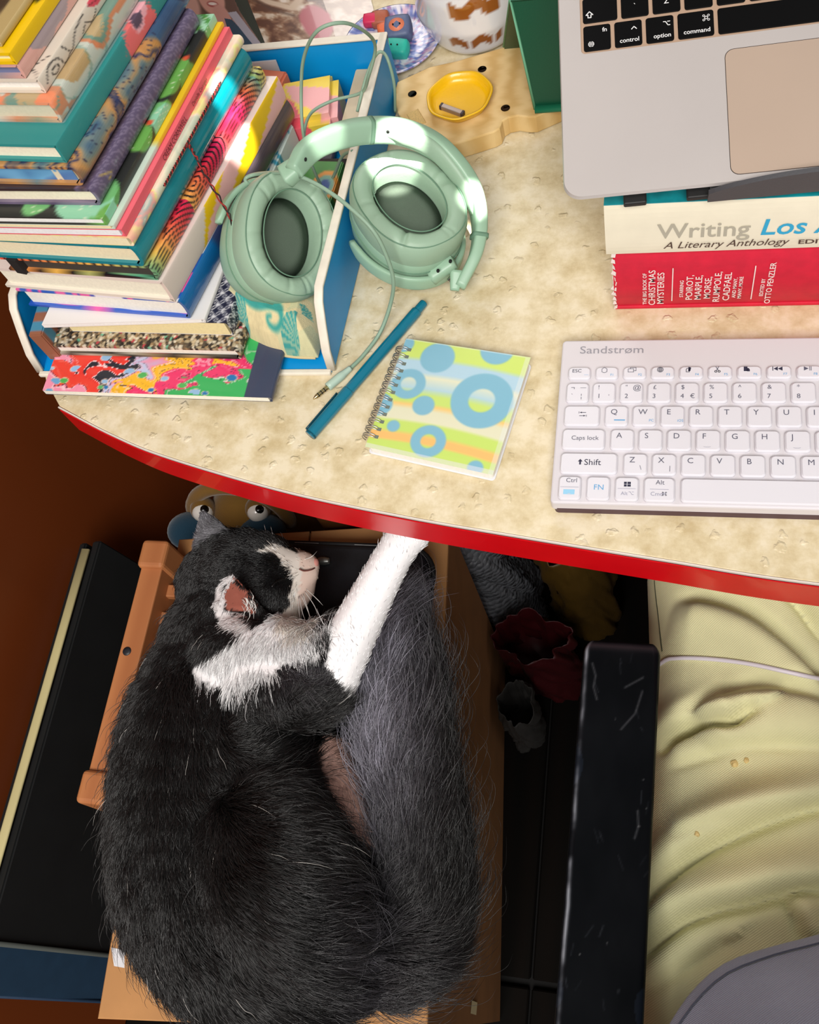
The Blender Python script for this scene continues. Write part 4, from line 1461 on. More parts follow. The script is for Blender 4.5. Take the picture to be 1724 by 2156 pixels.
TZ = 0.7532
printed_box('notebook', 'dark charcoal notebook flat on the tray floor under the headphones', 'notebook', (-0.276, 0.545, TZ), (0.050, 0.13, 0.012), -3, g_plain((42, 44, 52)), 0.6, bevel=0.001)
printed_box('notebook', 'green and orange peacock feather notebook beside the charcoal one', 'notebook', (-0.285, 0.560, TZ + 0.0125), (0.040, 0.075, 0.010), -6, g_peacock, 0.4, bevel=0.001)
printed_box('storage_box', 'beige card box in the back corner of the tray', 'box', (-0.2525, 0.650, TZ), (0.028, 0.085, 0.030), -3, g_plain((206, 188, 156)), 0.7, bevel=0.001)
printed_box('storage_box', 'small tin box with pink, teal and yellow triangle facets', 'box', (-0.3005, 0.651, TZ), (0.056, 0.056, 0.040), 8, g_geo, 0.3, bevel=0.006)
printed_box('card', 'small white card standing against the blue back wall', 'card', (-0.346, 0.6905, TZ), (0.030, 0.0016, 0.048), 0, g_plain((216, 214, 216), 0.02), 0.6, bevel=0.0003)
# low books poking out behind the stack
printed_box('notebook', 'salmon notebook with a dark dot behind the yellow striped book', 'notebook', (-0.3545, 0.632, TZ), (0.045, 0.112, 0.044), -13, g_salmon, 0.6, bevel=0.002)
printed_box('notebook', 'pale blue floral notebook edge beside the salmon one', 'notebook', (-0.3185, 0.572, TZ), (0.0135, 0.10, 0.042), -9, g_floral, 0.5, bevel=0.0015)
# striped and purple booklets by the tray's left wall


def g_strip(x, y, z):
    return pal(((y * 55) % 1), [(70, 140, 170), (70, 140, 170), (150, 96, 70), (150, 96, 70)])


printed_box('notebook', 'blue and brown striped booklet leaning in the left corner of the tray', 'notebook', (-0.4845, 0.452, TZ + 0.0065), (0.012, 0.080, 0.034), 3, g_strip, 0.6, bevel=0.001)
printed_box('notebook', 'plum coloured booklet on the tray floor by the striped one', 'notebook', (-0.4815, 0.452, TZ), (0.022, 0.07, 0.006), 4, g_plain((110, 30, 60)), 0.5, bevel=0.001)

# ------------------------------------------------------------------ canvas pouch printed with a seahorse
pch = thing('pouch', 'canvas pouch printed with a teal seahorse and shells in the tray front', 'pouch', (-0.30, 0.46, TZ))


def pouch_me():
    n, m_ = 120, 120
    u, v = np.meshgrid(np.linspace(0, 1, n), np.linspace(0, 1, m_), indexing='ij')
    # corners: front left, front right, back right, back left
    c = [np.array(q) for q in ((-0.340, 0.446), (-0.257, 0.413), (-0.252, 0.52), (-0.328, 0.54))]
    P = ((1 - u)[..., None] * (1 - v)[..., None] * c[0] + u[..., None] * (1 - v)[..., None] * c[1] + u[..., None] * v[..., None] * c[2] + (1 - u)[..., None] * v[..., None] * c[3])
    P[..., 1] -= 0.010 * np.sin(np.pi * u) * (1 - v)
    e = np.minimum(np.minimum(u, 1 - u), np.minimum(v, 1 - v))
    h = 0.030 * np.clip(e / 0.16, 0, 1) ** 0.55 + 0.010 * (1 - u) * np.clip(e / 0.05, 0, 1)
    h += 0.003 * np.sin(u * 26 + v * 3) * np.exp(-u * 3) + 0.002 * (fbm(u * 8, v * 8) - 0.5)
    return P, h, u, v


P, h, u, v = pouch_me()
top = grid_me(P[..., 0], P[..., 1], 0.7575 + h)
x_, y_ = u.ravel(), v.ravel()
cv = np.tile(np.array([222, 206, 160.]), (len(x_), 1)) * (0.94 + 0.1 * fbm(x_ * 60, y_ * 60))[:, None]
cv = put(cv, 0.35 * (fbm(x_ * 4, y_ * 4) > 0.52), (176, 196, 160))
tl = (44, 150, 146)
sea = catmull([(0.04, 0.42), (0.18, 0.29), (0.34, 0.21), (0.48, 0.19), (0.60, 0.205), (0.69, 0.18), (0.71, 0.12), (0.655, 0.078), (0.585, 0.085), (0.57, 0.115), (0.60, 0.13)], 70)
wd = np.interp(np.arange(70), [0, 12, 25, 40, 69], [0.06, 0.07, 0.05, 0.020, 0.010])
dd = np.min(np.hypot(x_[:, None] - sea[None, :, 0], (y_[:, None] - sea[None, :, 1])) - wd[None], axis=1)
cv = put(cv, soft(dd, 0.012) * 0.9, tl)
for (sx_, sy_, an, sc) in ((0.36, 0.03, 2.7, 0.17), (0.86, 0.02, 2.6, 0.17), (0.88, 0.20, 1.0, 0.07)):
    r_ = np.hypot(x_ - sx_, (y_ - sy_))
    th = np.arctan2(y_ - sy_, x_ - sx_)
    fan = np.cos(th - an) > 0.55
    cv = put(cv, (r_ < sc) * fan * (0.45 + 0.5 * (np.sin((th - an) * 26) > 0)), (52, 150, 148))
cv = put(cv, soft(np.abs(x_ - 0.075) - 0.004, 0.003) * 0.5, (150, 130, 90))
paint(top, cv)
ob('fabric_front', top, mat_attr('printed canvas', 0.9, 0.2, bump=0.4, bscale=1400, sheen=0.2), pch, keep=True)
bot = grid_me(P[..., 0], P[..., 1], 0.7575 - 0.0035 * np.clip(np.minimum(np.minimum(u, 1 - u), np.minimum(v, 1 - v)) / 0.1, 0, 1))
ob('fabric_back', bot, mat('plain canvas', (206, 190, 146), 0.9, bump=0.3, bscale=1400), pch, keep=True)
ob('hem', tube_me(np.array([(P[i, 0, 0], P[i, 0, 1], 0.7575) for i in range(0, 120, 4)]), 0.0013, 6), mat('plain canvas', (206, 190, 146), 0.9), pch, keep=True)
# ------------------------------------------------------------------ sage green headphones
hp = thing('headphones', 'sage green over-ear headphones with a thin cable, half in the tray', 'headphones', (-0.21, 0.52, 0.76))
m_sage = mat('sage green plastic', (150, 184, 158), 0.38, spec=0.5)
m_sage2 = mat('sage green leatherette', (152, 180, 156), 0.48, bump=0.12, bscale=500)
m_cloth = mat('grey green speaker cloth', (92, 106, 92), 0.9, bump=0.5, bscale=2500)
m_hole = mat('black screw hole', (10, 12, 10), 0.8)
m_seam = mat('seam shadow line', (104, 140, 116), 0.7)


def superell(a, b, n=64, e=2.3):
    t = np.linspace(0, 2 * np.pi, n, endpoint=False)
    return np.stack([a * np.sign(np.cos(t)) * np.abs(np.cos(t)) ** (2 / e), b * np.sign(np.sin(t)) * np.abs(np.sin(t)) ** (2 / e)], -1)


def cup(center, normal, major, flip=1):
    """ear cup: housing, cushion with puckers, speaker cloth; local z is the face normal, y the long axis"""
    z = np.array(normal, float)
    z /= np.linalg.norm(z)
    y = np.array(major, float)
    y -= z * (y @ z)
    y /= np.linalg.norm(y)
    x = np.cross(y, z)
    R_ = Matrix([[x[0], y[0], z[0]], [x[1], y[1], z[1]], [x[2], y[2], z[2]]])
    rot = R_.to_euler()
    e = bpy.data.objects.new('ear_cup', None)
    COL.objects.link(e)
    e.location = center
    e.rotation_euler = rot
    attach(e, hp, True)
    A, B_ = 0.0385, 0.0465
    # housing: closed dome behind the cushion
    rings = []
    for zz, sc in ((-0.042, 0.02), (-0.0418, 0.30), (-0.0405, 0.55), (-0.037, 0.76), (-0.031, 0.89), (-0.024, 0.96), (-0.016, 0.99), (-0.008, 1.0), (-0.004, 1.0), (-0.001, 0.97)):
        s = superell(A * sc, B_ * sc)
        rings.append(np.c_[s, np.full(len(s), zz)])
    ob('housing', loft_me(rings), m_sage, e)
    # cushion: swept around the oval with puckered folds
    n = 180
    t = np.linspace(0, 2 * np.pi, n, endpoint=False)
    g = np.random.default_rng(5 + flip)
    puck = np.zeros(n)
    for k in range(17):
        a0 = g.uniform(0, 2 * np.pi)
        dlt = np.angle(np.exp(1j * (t - a0)))
        puck += g.uniform(0.0004, 0.0013) * np.exp(-(dlt / 0.045) ** 2)
    prof = [(1.0, -0.002, 0), (1.03, 0.004, 0), (1.035, 0.010, 0), (1.01, 0.0155, 0.2), (0.965, 0.0190, 0.6), (0.90, 0.0208, 1.0), (0.82, 0.0212, 1.0), (0.74, 0.0205, 1.0), (0.675, 0.0185, 0.7), (0.64, 0.015, 0.4),
            (0.625, 0.009, 0.1), (0.62, 0.001, 0.0)]
    RG = []
    for f, zz, pk in prof:
        s0 = superell(A, B_, n)
        inner = superell(0.0345 * 0.68, 0.0470 * 0.68, n, 2.1)
        q = (1.04 - f) / (1.04 - 0.62)
        s = s0 * f * (1 - q) + inner * q * (f / 0.62) if q > 0 else s0 * f
        RG.append(np.c_[s, zz - puck * pk])
    cush = loft_me(RG, cap=False)
    ob('cushion', cush, m_sage2, e)
    # stitched seam between cushion and housing, second seam round the opening
    s = superell(A * 1.0, B_ * 1.0, 90)
    ob('seam', tube_me(np.c_[np.vstack([s * 0.985, s[:1] * 0.985]), np.full(91, 0.0185)], 0.0005, 5, caps=False), m_seam, e)
    s = superell(0.0345 * 0.70, 0.0470 * 0.70, 90, 2.1)
    ob('seam', tube_me(np.c_[np.vstack([s, s[:1]]), np.full(91, 0.0192)], 0.0005, 5, caps=False), m_seam, e)
    s = superell(0.0345 * 0.66, 0.0470 * 0.66, 60, 2.1)
    ob('speaker_cloth', loft_me([np.c_[s, np.full(60, 0.0025)], np.c_[s * 0.6, np.full(60, 0.0035)], np.c_[s * 0.05, np.full(60, 0.004)]], smooth=True), m_cloth, e)
    # thin groove round the housing
    s = superell(A * 1.004, B_ * 1.004, 90)
    ob('groove', tube_me(np.c_[np.vstack([s, s[:1]]), np.full(91, -0.011)], 0.0005, 5, caps=False), m_seam, e)
    return e, x, y, z


def camdir(x, y, zf):
    """direction given as photo right / photo down / away from the viewer"""
    return RM.T @ np.array([x, y, zf], float)


cL = at(590, 505, 0.815)
eL, xL, yL, zL = cup(cL, camdir(0.60, -0.05, -0.80), camdir(0.22, -1.0, 0.0), 1)
cR = at(857, 452, 0.800)
eR, xR, yR, zR = cup(cR, camdir(0.10, -0.40, -0.91), camdir(-0.55, -1.0, 0.0), 2)
# yokes: curved brackets that hold the cups


def yoke(c, x, y, z, a0, a1, name='yoke', off=-0.019, tip=1.0):
    A, B_ = 0.0425, 0.0505
    t = np.radians(np.linspace(a0, a1, 40))
    P = np.array([c + x * A * math.cos(q) + y * B_ * math.sin(q) + z * off for q in t])
    W_ = np.interp(np.linspace(0, 1, 40), [0, 0.08, 0.5, 0.92, 1], [0.0015, 0.0035, 0.0042, 0.0035, 0.0015])
    ups = np.array([z for _ in t])
    return ob(name, sweep_rect_me(P, 0.0024, W_ * 1.6, ups, 0.5, 16), m_sage, hp, keep=True)


yoke(cL, xL, yL, zL, 82, 176)
yoke(cR, xR, yR, zR, 168, 330)
# headband: tall bar on a curved path from the left cup over to the right
path = [tuple(at(618, 362, 0.868)), tuple(at(650, 318, 0.868)), tuple(at(700, 291, 0.866)), tuple(at(770, 275, 0.858)), tuple(at(850, 279, 0.845)), tuple(at(925, 315, 0.825)), tuple(at(985, 385, 0.805)),
        tuple(at(1008, 455, 0.790)), tuple(at(1003, 530, 0.778)), tuple(at(968, 605, 0.768))]
bp = catmull(path, 80)
upv = np.array([(1 - k) * camdir(-0.25, -0.75, -0.6) + k * camdir(0.25, -0.35, -0.9) for k in np.linspace(0, 1, 80)])
ob('headband', sweep_rect_me(bp, np.interp(np.arange(80), [0, 8, 40, 70, 79], [0.0052, 0.0062, 0.0060, 0.0048, 0.0042]), np.interp(np.arange(80), [0, 6, 20, 40, 60, 72, 79], [0.006, 0.0082, 0.0090, 0.0092, 0.0090, 0.0080, 0.0055]), upv, 0.45, 24), m_sage, hp, keep=True)
# padded inner side of the band and the joint lines of the sliders
T_ = np.gradient(bp, axis=0)
T_ /= np.linalg.norm(T_, axis=1)[:, None]
side = np.cross(T_, upv)
side /= np.linalg.norm(side, axis=1)[:, None]
cen = bp.mean(0)
sg = np.sign(((cen - bp) * side).sum(1).mean())
inn = bp + side * sg * 0.0045
ob('band_pad', sweep_rect_me(inn[30:62], np.interp(np.arange(32), [0, 4, 28, 31], [0.001, 0.0042, 0.0042, 0.001]), np.interp(np.arange(32), [0, 5, 27, 31], [0.002, 0.0070, 0.0070, 0.002]), upv[30:62], 0.7, 20), m_sage2, hp, keep=True)
for i in (27, 66):
    ob('joint_line', sweep_rect_me(bp[i:i + 2], 0.0064, 0.0093 if i == 27 else 0.0085, upv[i:i + 2], 0.45, 24), m_seam, hp, keep=True)
for i, s_ in ((31, 1), (4, 1)):
    q = bp[i] + side[i] * sg * 0.0056 + upv[i] * 0.002
    ob('screw_hole', loft_me([np.array([q + side[i] * sg * dz + 0.0012 * (math.cos(a) * T_[i] + math.sin(a) * upv[i] / np.linalg.norm(upv[i])) for a in np.linspace(0, 6.283, 12, endpoint=False)]) for dz in (-0.001, 0.0008)]), m_hole, hp, keep=True)
# hinge pieces at both ends
for c_, a, b, r0, r1 in ((cL, at(600, 372, 0.862), at(625, 352, 0.866), 0.0085, 0.0075), (cR, at(905, 578, 0.776), at(955, 548, 0.782), 0.0085, 0.006), (cR, at(957, 612, 0.768), at(962, 570, 0.775), 0.0035, 0.0055)):
    pp = np.linspace(a, b, 8)
    ob('hinge', sweep_rect_me(pp, np.linspace(r0, r1, 8), np.linspace(r0, r1, 8) * 0.8, camdir(0, -0.3, -1), 0.6, 18), m_sage, hp, keep=True)
for px, py, z_ in ((922, 570, 0.786), (948, 550, 0.788)):
    q = at(px, py, z_)
    n_ = camdir(0, 0, -1)
    u_ = camdir(1, 0, 0)
    v_ = camdir(0, 1, 0)
    ob('screw_hole', loft_me([np.array([q + n_ * dz + 0.0012 * (math.cos(a) * u_ + math.sin(a) * v_) for a in np.linspace(0, 6.283, 12, endpoint=False)]) for dz in (-0.0015, 0.0012)]), m_hole, hp, keep=True)
tube('metal_pin', [at(945, 592, 0.772), at(962, 572, 0.775)], 0.0022, mat('polished steel', (190, 190, 185), 0.25, metal=1.0), hp, 12, keep=True)
# cable
m_cab = mat('sage green cable', (140, 168, 146), 0.5)
c1 = [at(*q) for q in ((742, 318, 0.812), (720, 330, 0.80), (700, 375, 0.775), (680, 395, 0.772), (650, 330, 0.80), (637, 270, 0.83), (634, 190, 0.855), (640, 120, 0.885), (668, 65, 0.915), (722, 48, 0.915), (770, 68, 0.89), (790, 100, 0.86), (776, 160, 0.835), (760, 195, 0.812),
                     (700, 212, 0.806), (655, 238, 0.806), (640, 280, 0.815), (648, 300, 0.82))]
tube('cable', c1, 0.0013, m_cab, hp, 8, 200, keep=True)
c2 = [at(*q) for q in ((752, 235, 0.806), (770, 165, 0.818), (790, 118, 0.822), (805, 110, 0.822), (818, 130, 0.82), (830, 180, 0.80), (832, 235, 0.77))]
tube('cable', c2, 0.0013, m_cab, hp, 8, 80, keep=True)
c3 = [at(*q) for q in ((540, 388, 0.832), (520, 385, 0.838), (519, 374, 0.84), (545, 366, 0.842), (600, 364, 0.862), (640, 375, 0.862), (690, 402, 0.86), (740, 440, 0.855), (785, 485, 0.845), (812, 535, 0.826), (828, 590, 0.800), (822, 640, 0.775), (800, 700, 0.757), (765, 748, 0.753), (735, 778, 0.7535))]
tube('cable', c3, 0.0015, m_cab, hp, 8, 160, keep=True)
a, b = at(738, 775, 0.7545), at(690, 815, 0.7545)
tube('plug_sleeve', [a, a + (b - a) * 0.25, a + (b - a) * 0.45, b], np.array([0.0022, 0.0026, 0.0034, 0.0034]), mat('pale green plug sleeve', (176, 200, 184), 0.4), hp, 12, 16, keep=True)
d_ = (b - a) / np.linalg.norm(b - a)
m_gold = mat('plug metal', (196, 176, 130), 0.25, metal=1.0)
tube('jack_plug', [b, b + d_ * 0.010, b + d_ * 0.0125, b + d_ * 0.0145], np.array([0.00175, 0.00175, 0.0013, 0.0004]), m_gold, hp, 12, 20, keep=True)
for k in range(3):
    q = b + d_ * (0.003 + 0.003 * k)
    tube('insulating_ring', [q, q + d_ * 0.0007], 0.0018, m_hole, hp, 12, keep=True)
# ------------------------------------------------------------------ small things on the desk
# spiral notepad
nb = thing('spiral_notepad', 'small spiral notepad with blue circles on lime, cream and orange stripes', 'notepad', (-0.160, 0.372, 0.75))
q0, q1, q2, q3 = [np.array(p)[:2] for p in (at(855, 712, 0.7605), at(1117, 752, 0.7605), at(1037, 1000, 0.7605), at(768, 940, 0.7605))]


def nbp(u, v):
    """u along the top edge, v down the left edge"""
    return (1 - u) * (1 - v) * q0 + u * (1 - v) * q1 + u * v * q2 + (1 - u) * v * q3


def slab(z0, z1, inset=0.0, r=0.03):
    pts = []
    for u, v in rrect(inset, inset, 1 - inset, 1 - inset, r, 5):
        pts.append(tuple(nbp(u, v)))
    return prism_me(pts, z0, z1, 0.0003, 1)


ob('pages', slab(0.7512, 0.7595, 0.012), mat('white page block', (240, 238, 232), 0.8, noise=0.04, nscale=400), nb, keep=True)
ob('back_cover', slab(0.7503, 0.7512), mat('clear plastic back cover', (226, 226, 230), 0.25), nb, keep=True)
U, V_ = np.meshgrid(np.linspace(0, 1, 150), np.linspace(0, 1, 150), indexing='ij')
PP = nbp(U[..., None], V_[..., None])
cov = grid_me(PP[..., 0], PP[..., 1], np.full(U.shape, 0.7602), False)
u, v = U.ravel(), V_.ravel()
sv = v + 0.03 * np.sin(u * 3)
cc = ramp(sv, [(0, (206, 228, 110)), (0.16, (206, 228, 110)), (0.20, (178, 210, 226)), (0.30, (178, 210, 226)), (0.34, (226, 226, 196)), (0.44, (178, 210, 220)), (0.50, (200, 224, 112)), (0.56, (200, 224, 112)), (0.59, (240, 200, 120)),
              (0.63, (224, 222, 190)), (0.72, (226, 224, 194)), (0.75, (198, 224, 108)), (0.82, (198, 224, 108)), (0.855, (246, 190, 112)), (0.90, (246, 190, 112)), (0.925, (198, 224, 108)), (1, (200, 226, 110))])
blue = (128, 184, 206)
for (cu, cv_, r, ri) in ((0.30, 0.13, 0.135, 0), (0.735, -0.02, 0.13, 0), (0.15, 0.40, 0.135, 0.06), (0.745, 0.43, 0.235, 0.10), (0.325, 0.56, 0.085, 0), (0.155, 0.78, 0.05, 0), (0.455, 0.845, 0.135, 0.058), (0.86, 0.975, 0.06, 0), (-0.01, 0.62, 0.10, 0), (0.0, 0.05, 0.08, 0)):
    d = np.hypot(u - cu, v - cv_)
    m_ = soft(d - r, 0.008)
    if ri:
        m_ = m_ * (1 - soft(d - ri, 0.008))
    cc = put(cc, m_, blue)
cc = put(cc, (v > 0.962) * 0.55, (226, 224, 236))
cc = put(cc, ((u > 0.965) | (v < 0.012)) * 0.45, (226, 230, 226))
paint(cov, cc)
ob('cover', cov, mat_attr('printed plastic cover', 0.28, 0.5, 0.5), nb, keep=True)
m_wire = mat('silver wire', (186, 186, 186), 0.3, metal=1.0)
for k in range(13):
    vv = 0.10 + 0.80 * k / 12
    p = nbp(0.055, vv)
    out = nbp(0.0, vv) - nbp(1.0, vv)
    out /= np.linalg.norm(out)
    al = nbp(0.0, vv + 0.01) - nbp(0.0, vv)
    al /= np.linalg.norm(al)
    for sft in (-0.0009, 0.0009):
        pts = []
        for a in np.linspace(-0.5, 3.9, 20):
            c_ = p + out * 0.0052 + al * sft
            pts.append((c_[0] - out[0] * 0.0062 * math.cos(a), c_[1] - out[1] * 0.0062 * math.cos(a), 0.7568 + 0.0052 * math.sin(a)))
        tube('wire_loop', pts, 0.00042, m_wire, nb, 6, keep=True)
    w_ = [nbp(0.045, vv - 0.014), nbp(0.075, vv - 0.014), nbp(0.075, vv + 0.014), nbp(0.045, vv + 0.014)]
    ob('punched_hole', pydata([(a[0], a[1], 0.7604) for a in w_], [(0, 1, 2, 3)]), mat('punched hole shade', (110, 120, 110), 0.8), nb, keep=True)

# teal pen
pen = thing('pen', 'teal felt pen with its cap on lying beside the notepad', 'pen', (-0.216, 0.405, 0.75))
m_pen = mat('teal pen plastic', (0, 112, 138), 0.25, coat=0.4)
pa, pb = at(655, 914, 0.7545), at(893, 637, 0.7545)
dv = (pb - pa)


def alongp(f):
    return pa + dv * f


tube('cap', [alongp(0.0), alongp(0.004), alongp(0.015), alongp(0.30), alongp(0.305)], np.array([0.0040, 0.0046, 0.0046, 0.0047, 0.0044]), m_pen, pen, 16, 30, keep=True)
tube('barrel', [alongp(0.30), alongp(0.5), alongp(0.90), alongp(0.905), alongp(0.92), alongp(0.99), alongp(1.0)], np.array([0.0042, 0.0044, 0.0044, 0.0040, 0.0036, 0.0033, 0.0028]), m_pen, pen, 16, 60, keep=True)
_s = np.cross(dv / np.linalg.norm(dv), (0, 0, 1))
ob('clip', sweep_rect_me(np.linspace(alongp(0.005) - _s * 0.0049, alongp(0.27) - _s * 0.0051, 10) + (0, 0, 0.0012), 0.0007, 0.0016, (0, 0, 1), 0.4, 10), mat('dark teal clip', (0, 62, 78), 0.3), pen, keep=True)
tube('end_plug', [alongp(-0.004), alongp(0.002)], np.array([0.0030, 0.0036]), mat('pale teal pen end', (60, 170, 186), 0.4), pen, 14, 6, keep=True)

# wooden board with a yellow dish
brd = thing('wooden_board', 'pale pine board with drilled holes and a wavy front edge', 'board', (-0.15, 0.66, 0.75))
m_pine = mat_wood('pale pine', (208, 170, 106), (230, 198, 140), 0.55, 42.0, (-0.35, 1.0, 0.3), 0.06, 3.5)
bz = 0.768
ol = [(836, 172), (829, 200), (836, 235), (850, 258), (880, 275), (905, 292), (938, 309), (1000, 290), (1040, 277), (1052, 270), (1058, 255), (1070, 247), (1090, 243), (1112, 246), (1128, 245), (1180, 222), (1230, 202), (1215, 40), (1180, 55), (1090, 90), (960, 128), (905, 140)]
poly = [tuple(at(x, y, bz)[:2]) for x, y in ol]
bmesh_board = prism_me(poly[::-1], 0.7505, bz, 0.0012, 2)
ob('plank', bmesh_board, m_pine, brd, keep=True)
m_dkw = mat('hole shade', (122, 88, 50), 0.8)
for px, py in ((868, 198), (1015, 146), (1064, 228), (912, 284)):
    c_ = at(px, py, bz)
    ring = [np.array([(c_[0] + r_ * math.cos(a), c_[1] + r_ * math.sin(a), z_) for a in np.linspace(0, 2 * math.pi, 20, endpoint=False)]) for r_, z_ in ((0.0038, bz + 0.0003), (0.0032, bz + 0.0003), (0.003, bz + 0.0001))]
    ob('drill_hole', loft_me(ring), m_dkw, brd, keep=True)
ins = [at(x, y, bz)[:2] for x, y in ((856, 242), (880, 230), (897, 258), (870, 266))]
ob('inlaid_block', prism_me([tuple(p) for p in ins][::-1], bz - 0.002, bz + 0.0012, 0.0006, 1), mat('end grain pine', (206, 172, 108), 0.7, noise=0.15, nscale=900), brd, keep=True)

dish = thing('dish', 'small yellow plastic dish on the pine board', 'dish', tuple(at(970, 216, bz)))
m_yel = mat('yellow plastic', (238, 186, 8), 0.35, coat=0.3, bump=0.15, bscale=300)
rr_ = [(0.0, 0.0012), (0.020, 0.0012), (0.0225, 0.002), (0.0245, 0.0045), (0.0255, 0.0082), (0.0275, 0.0088), (0.0280, 0.0080), (0.0265, 0.0070), (0.0255, 0.004), (0.023, 0.0002), (0.0, 0.0)]
ring = []
for r, z_ in rr_:
    ring.append(np.array([((r * (1 + 0.018 * math.sin(7 * a) * (r > 0.02)) + 1e-5) * math.cos(a), (r * (1 + 0.018 * math.sin(7 * a) * (r > 0.02)) + 1e-5) * math.sin(a), z_) for a in np.linspace(0, 2 * math.pi, 56, endpoint=False)]))
ob('bowl', loft_me(ring, cap=False), m_yel, dish)
sb = thing('staple_bar', 'small grey metal bar lying in the yellow dish', 'metal bar', tuple(at(952, 236, bz + 0.0035)), (0, 0.1, math.radians(-24)))
m_mg = mat('dull grey metal', (176, 160, 150), 0.4, metal=0.7)
box('bar', (-0.0105, -0.0022, 0.0), (0.0105, 0.0022, 0.0042), m_mg, sb, 0.0006)
box('end_cap', (-0.0113, -0.0024, -0.0001), (-0.0090, 0.0024, 0.0044), mat('dark metal cap', (62, 50, 52), 0.4), sb, 0.0006)
box('end_cap', (0.0090, -0.0024, -0.0001), (0.0113, 0.0024, 0.0044), mat('dark metal cap', (62, 50, 52), 0.4), sb, 0.0006)

# green folded stand
gs = thing('folded_stand', 'dark green leather stand folded like a tent on the pine board', 'stand', (-0.08, 0.68, bz))
m_grn = mat('dark green leather', (0, 74, 50), 0.42, bump=0.12, bscale=700)
m_grl = mat('pale green leather edge', (110, 176, 140), 0.6)
xa, xb = -0.107, -0.030
fa, rg, bk = (0.646, bz + 0.001), (0.660, 0.862), (0.722, bz + 0.001)
th = 0.0022


def panel(name, p, q, m_, x0a, x0b):
    d = np.array([q[0] - p[0], q[1] - p[1]])
    n_ = np.array([-d[1], d[0]]) / np.linalg.norm(d) * th
    V = []
    for xo in (0, 1):
        for (pt, off, xs) in ((p, 0, x0a), (q, 0, x0b), (q, 1, x0b), (p, 1, x0a)):
            V.append(((xb if xo else xs), pt[0] - n_[0] * off, pt[1] - n_[1] * off))
    return ob(name, pydata(V, [(0, 1, 2, 3), (7, 6, 5, 4), (0, 4, 5, 1), (1, 5, 6, 2), (2, 6, 7, 3), (3, 7, 4, 0)]), m_, gs, keep=True)


panel('front_panel', fa, rg, m_grn, xa, -0.1175)
panel('back_panel', rg, bk, m_grn, -0.1175, -0.1395)
ob('edge', tube_me(np.array([(xa - 0.0004, fa[0], fa[1]), (-0.1179, rg[0], rg[1]), (-0.1399, bk[0], bk[1])]), 0.0012, 6), m_grl, gs, keep=True)
ob('foot_lip', sweep_rect_me(np.array([(xa, fa[0] - 0.002, bz + 0.0025), (-0.07, fa[0] - 0.002, bz + 0.0025), (xb, fa[0] - 0.002, bz + 0.0025)]), 0.0035, 0.0022, (0, 0, 1), 0.7, 12), mat('mid green leather', (20, 112, 80), 0.5), gs, keep=True)

# white glazed ceramic with brown brush marks
vc = thing('ceramic_ornament', 'white glazed ceramic ornament with brown brush marks behind the pine board', 'ornament', (-0.170, 0.775, 0.75))
ring = []
nA = 96
zz = np.linspace(0, 0.150, 60)
for z_ in zz:
    base_r = np.interp(z_, [0, 0.006, 0.03, 0.06, 0.10, 0.13, 0.150], [0.034, 0.043, 0.050, 0.052, 0.048, 0.040, 0.020])
    a = np.linspace(0, 2 * np.pi, nA, endpoint=False)
    lob = 1 + 0.07 * np.exp(-(np.angle(np.exp(1j * (a - 3.4))) / 0.5) ** 2) * np.sin(z_ * 70) + 0.02 * np.sin(3 * a + z_ * 20)
    ring.append(np.c_[base_r * lob * np.cos(a), base_r * lob * np.sin(a), np.full(nA, z_)])
vm = loft_me(ring)
VC = coords(vm)
ang = np.arctan2(VC[:, 1], VC[:, 0])
colv = np.tile(np.array([238, 236, 238.]), (len(VC), 1))
w1 = np.angle(np.exp(1j * (ang + 1.35)))
hgt = VC[:, 2] + 0.010 * np.abs(np.sin(w1 * 6)) * 1.0
colv = put(colv, (np.abs(w1) < 0.42) * ((hgt > 0.056) & (hgt < 0.070)), (158, 92, 36))
hg2 = VC[:, 2] - 0.016 * np.abs(((w1 * 2.3) % 1) - 0.5)
colv = put(colv, (np.abs(w1 + 0.1) < 0.5) * ((hg2 > 0.012) & (hg2 < 0.022)) * (np.abs(((w1 * 2.3) % 1) - 0.5) > 0.10), (156, 88, 34))
hg3 = VC[:, 2] + 0.012 * np.abs(np.sin(w1 * 5 + 1))
colv = put(colv, (np.abs(w1) < 0.7) * ((hg3 > 0.10) & (hg3 < 0.112)), (150, 84, 34))
paint(vm, colv)
ob('body', vm, mat_attr('white glaze', 0.10, 0.6, 0.8), vc)

# terrazzo plate with little clay faces
plt_ = thing('plate', 'blue and pink terrazzo patterned saucer at the back of the desk', 'plate', (-0.247, 0.757, 0.75))
ring = [np.array([(r * math.cos(a), r * math.sin(a), z_) for a in np.linspace(0, 2 * math.pi, 140, endpoint=False)]) for r, z_ in [(1e-4, 0.004)] + [(r0, 0.004) for r0 in np.linspace(0.002, 0.03, 15)] + [(0.033, 0.0042), (0.036, 0.005), (0.040, 0.0065), (0.044, 0.0085), (0.0455, 0.0085), (0.044, 0.006), (0.036, 0.001), (0.03, 0.0), (1e-4, 0.0)]]
pm = loft_me(ring, cap=False)
PC = coords(pm)
d, c = worley(PC[:, 0] * 330, PC[:, 1] * 330, 8)
paint(pm, put(pal((c * 11) % 1, [(122, 138, 200), (210, 206, 226), (96, 110, 176), (226, 190, 210), (150, 160, 214), (236, 232, 240), (170, 120, 170), (110, 120, 186)]), (d > 0.62) * 0.5, (230, 228, 238)))
ob('saucer', pm, mat_attr('terrazzo glaze', 0.2, 0.5, 0.4), plt_)


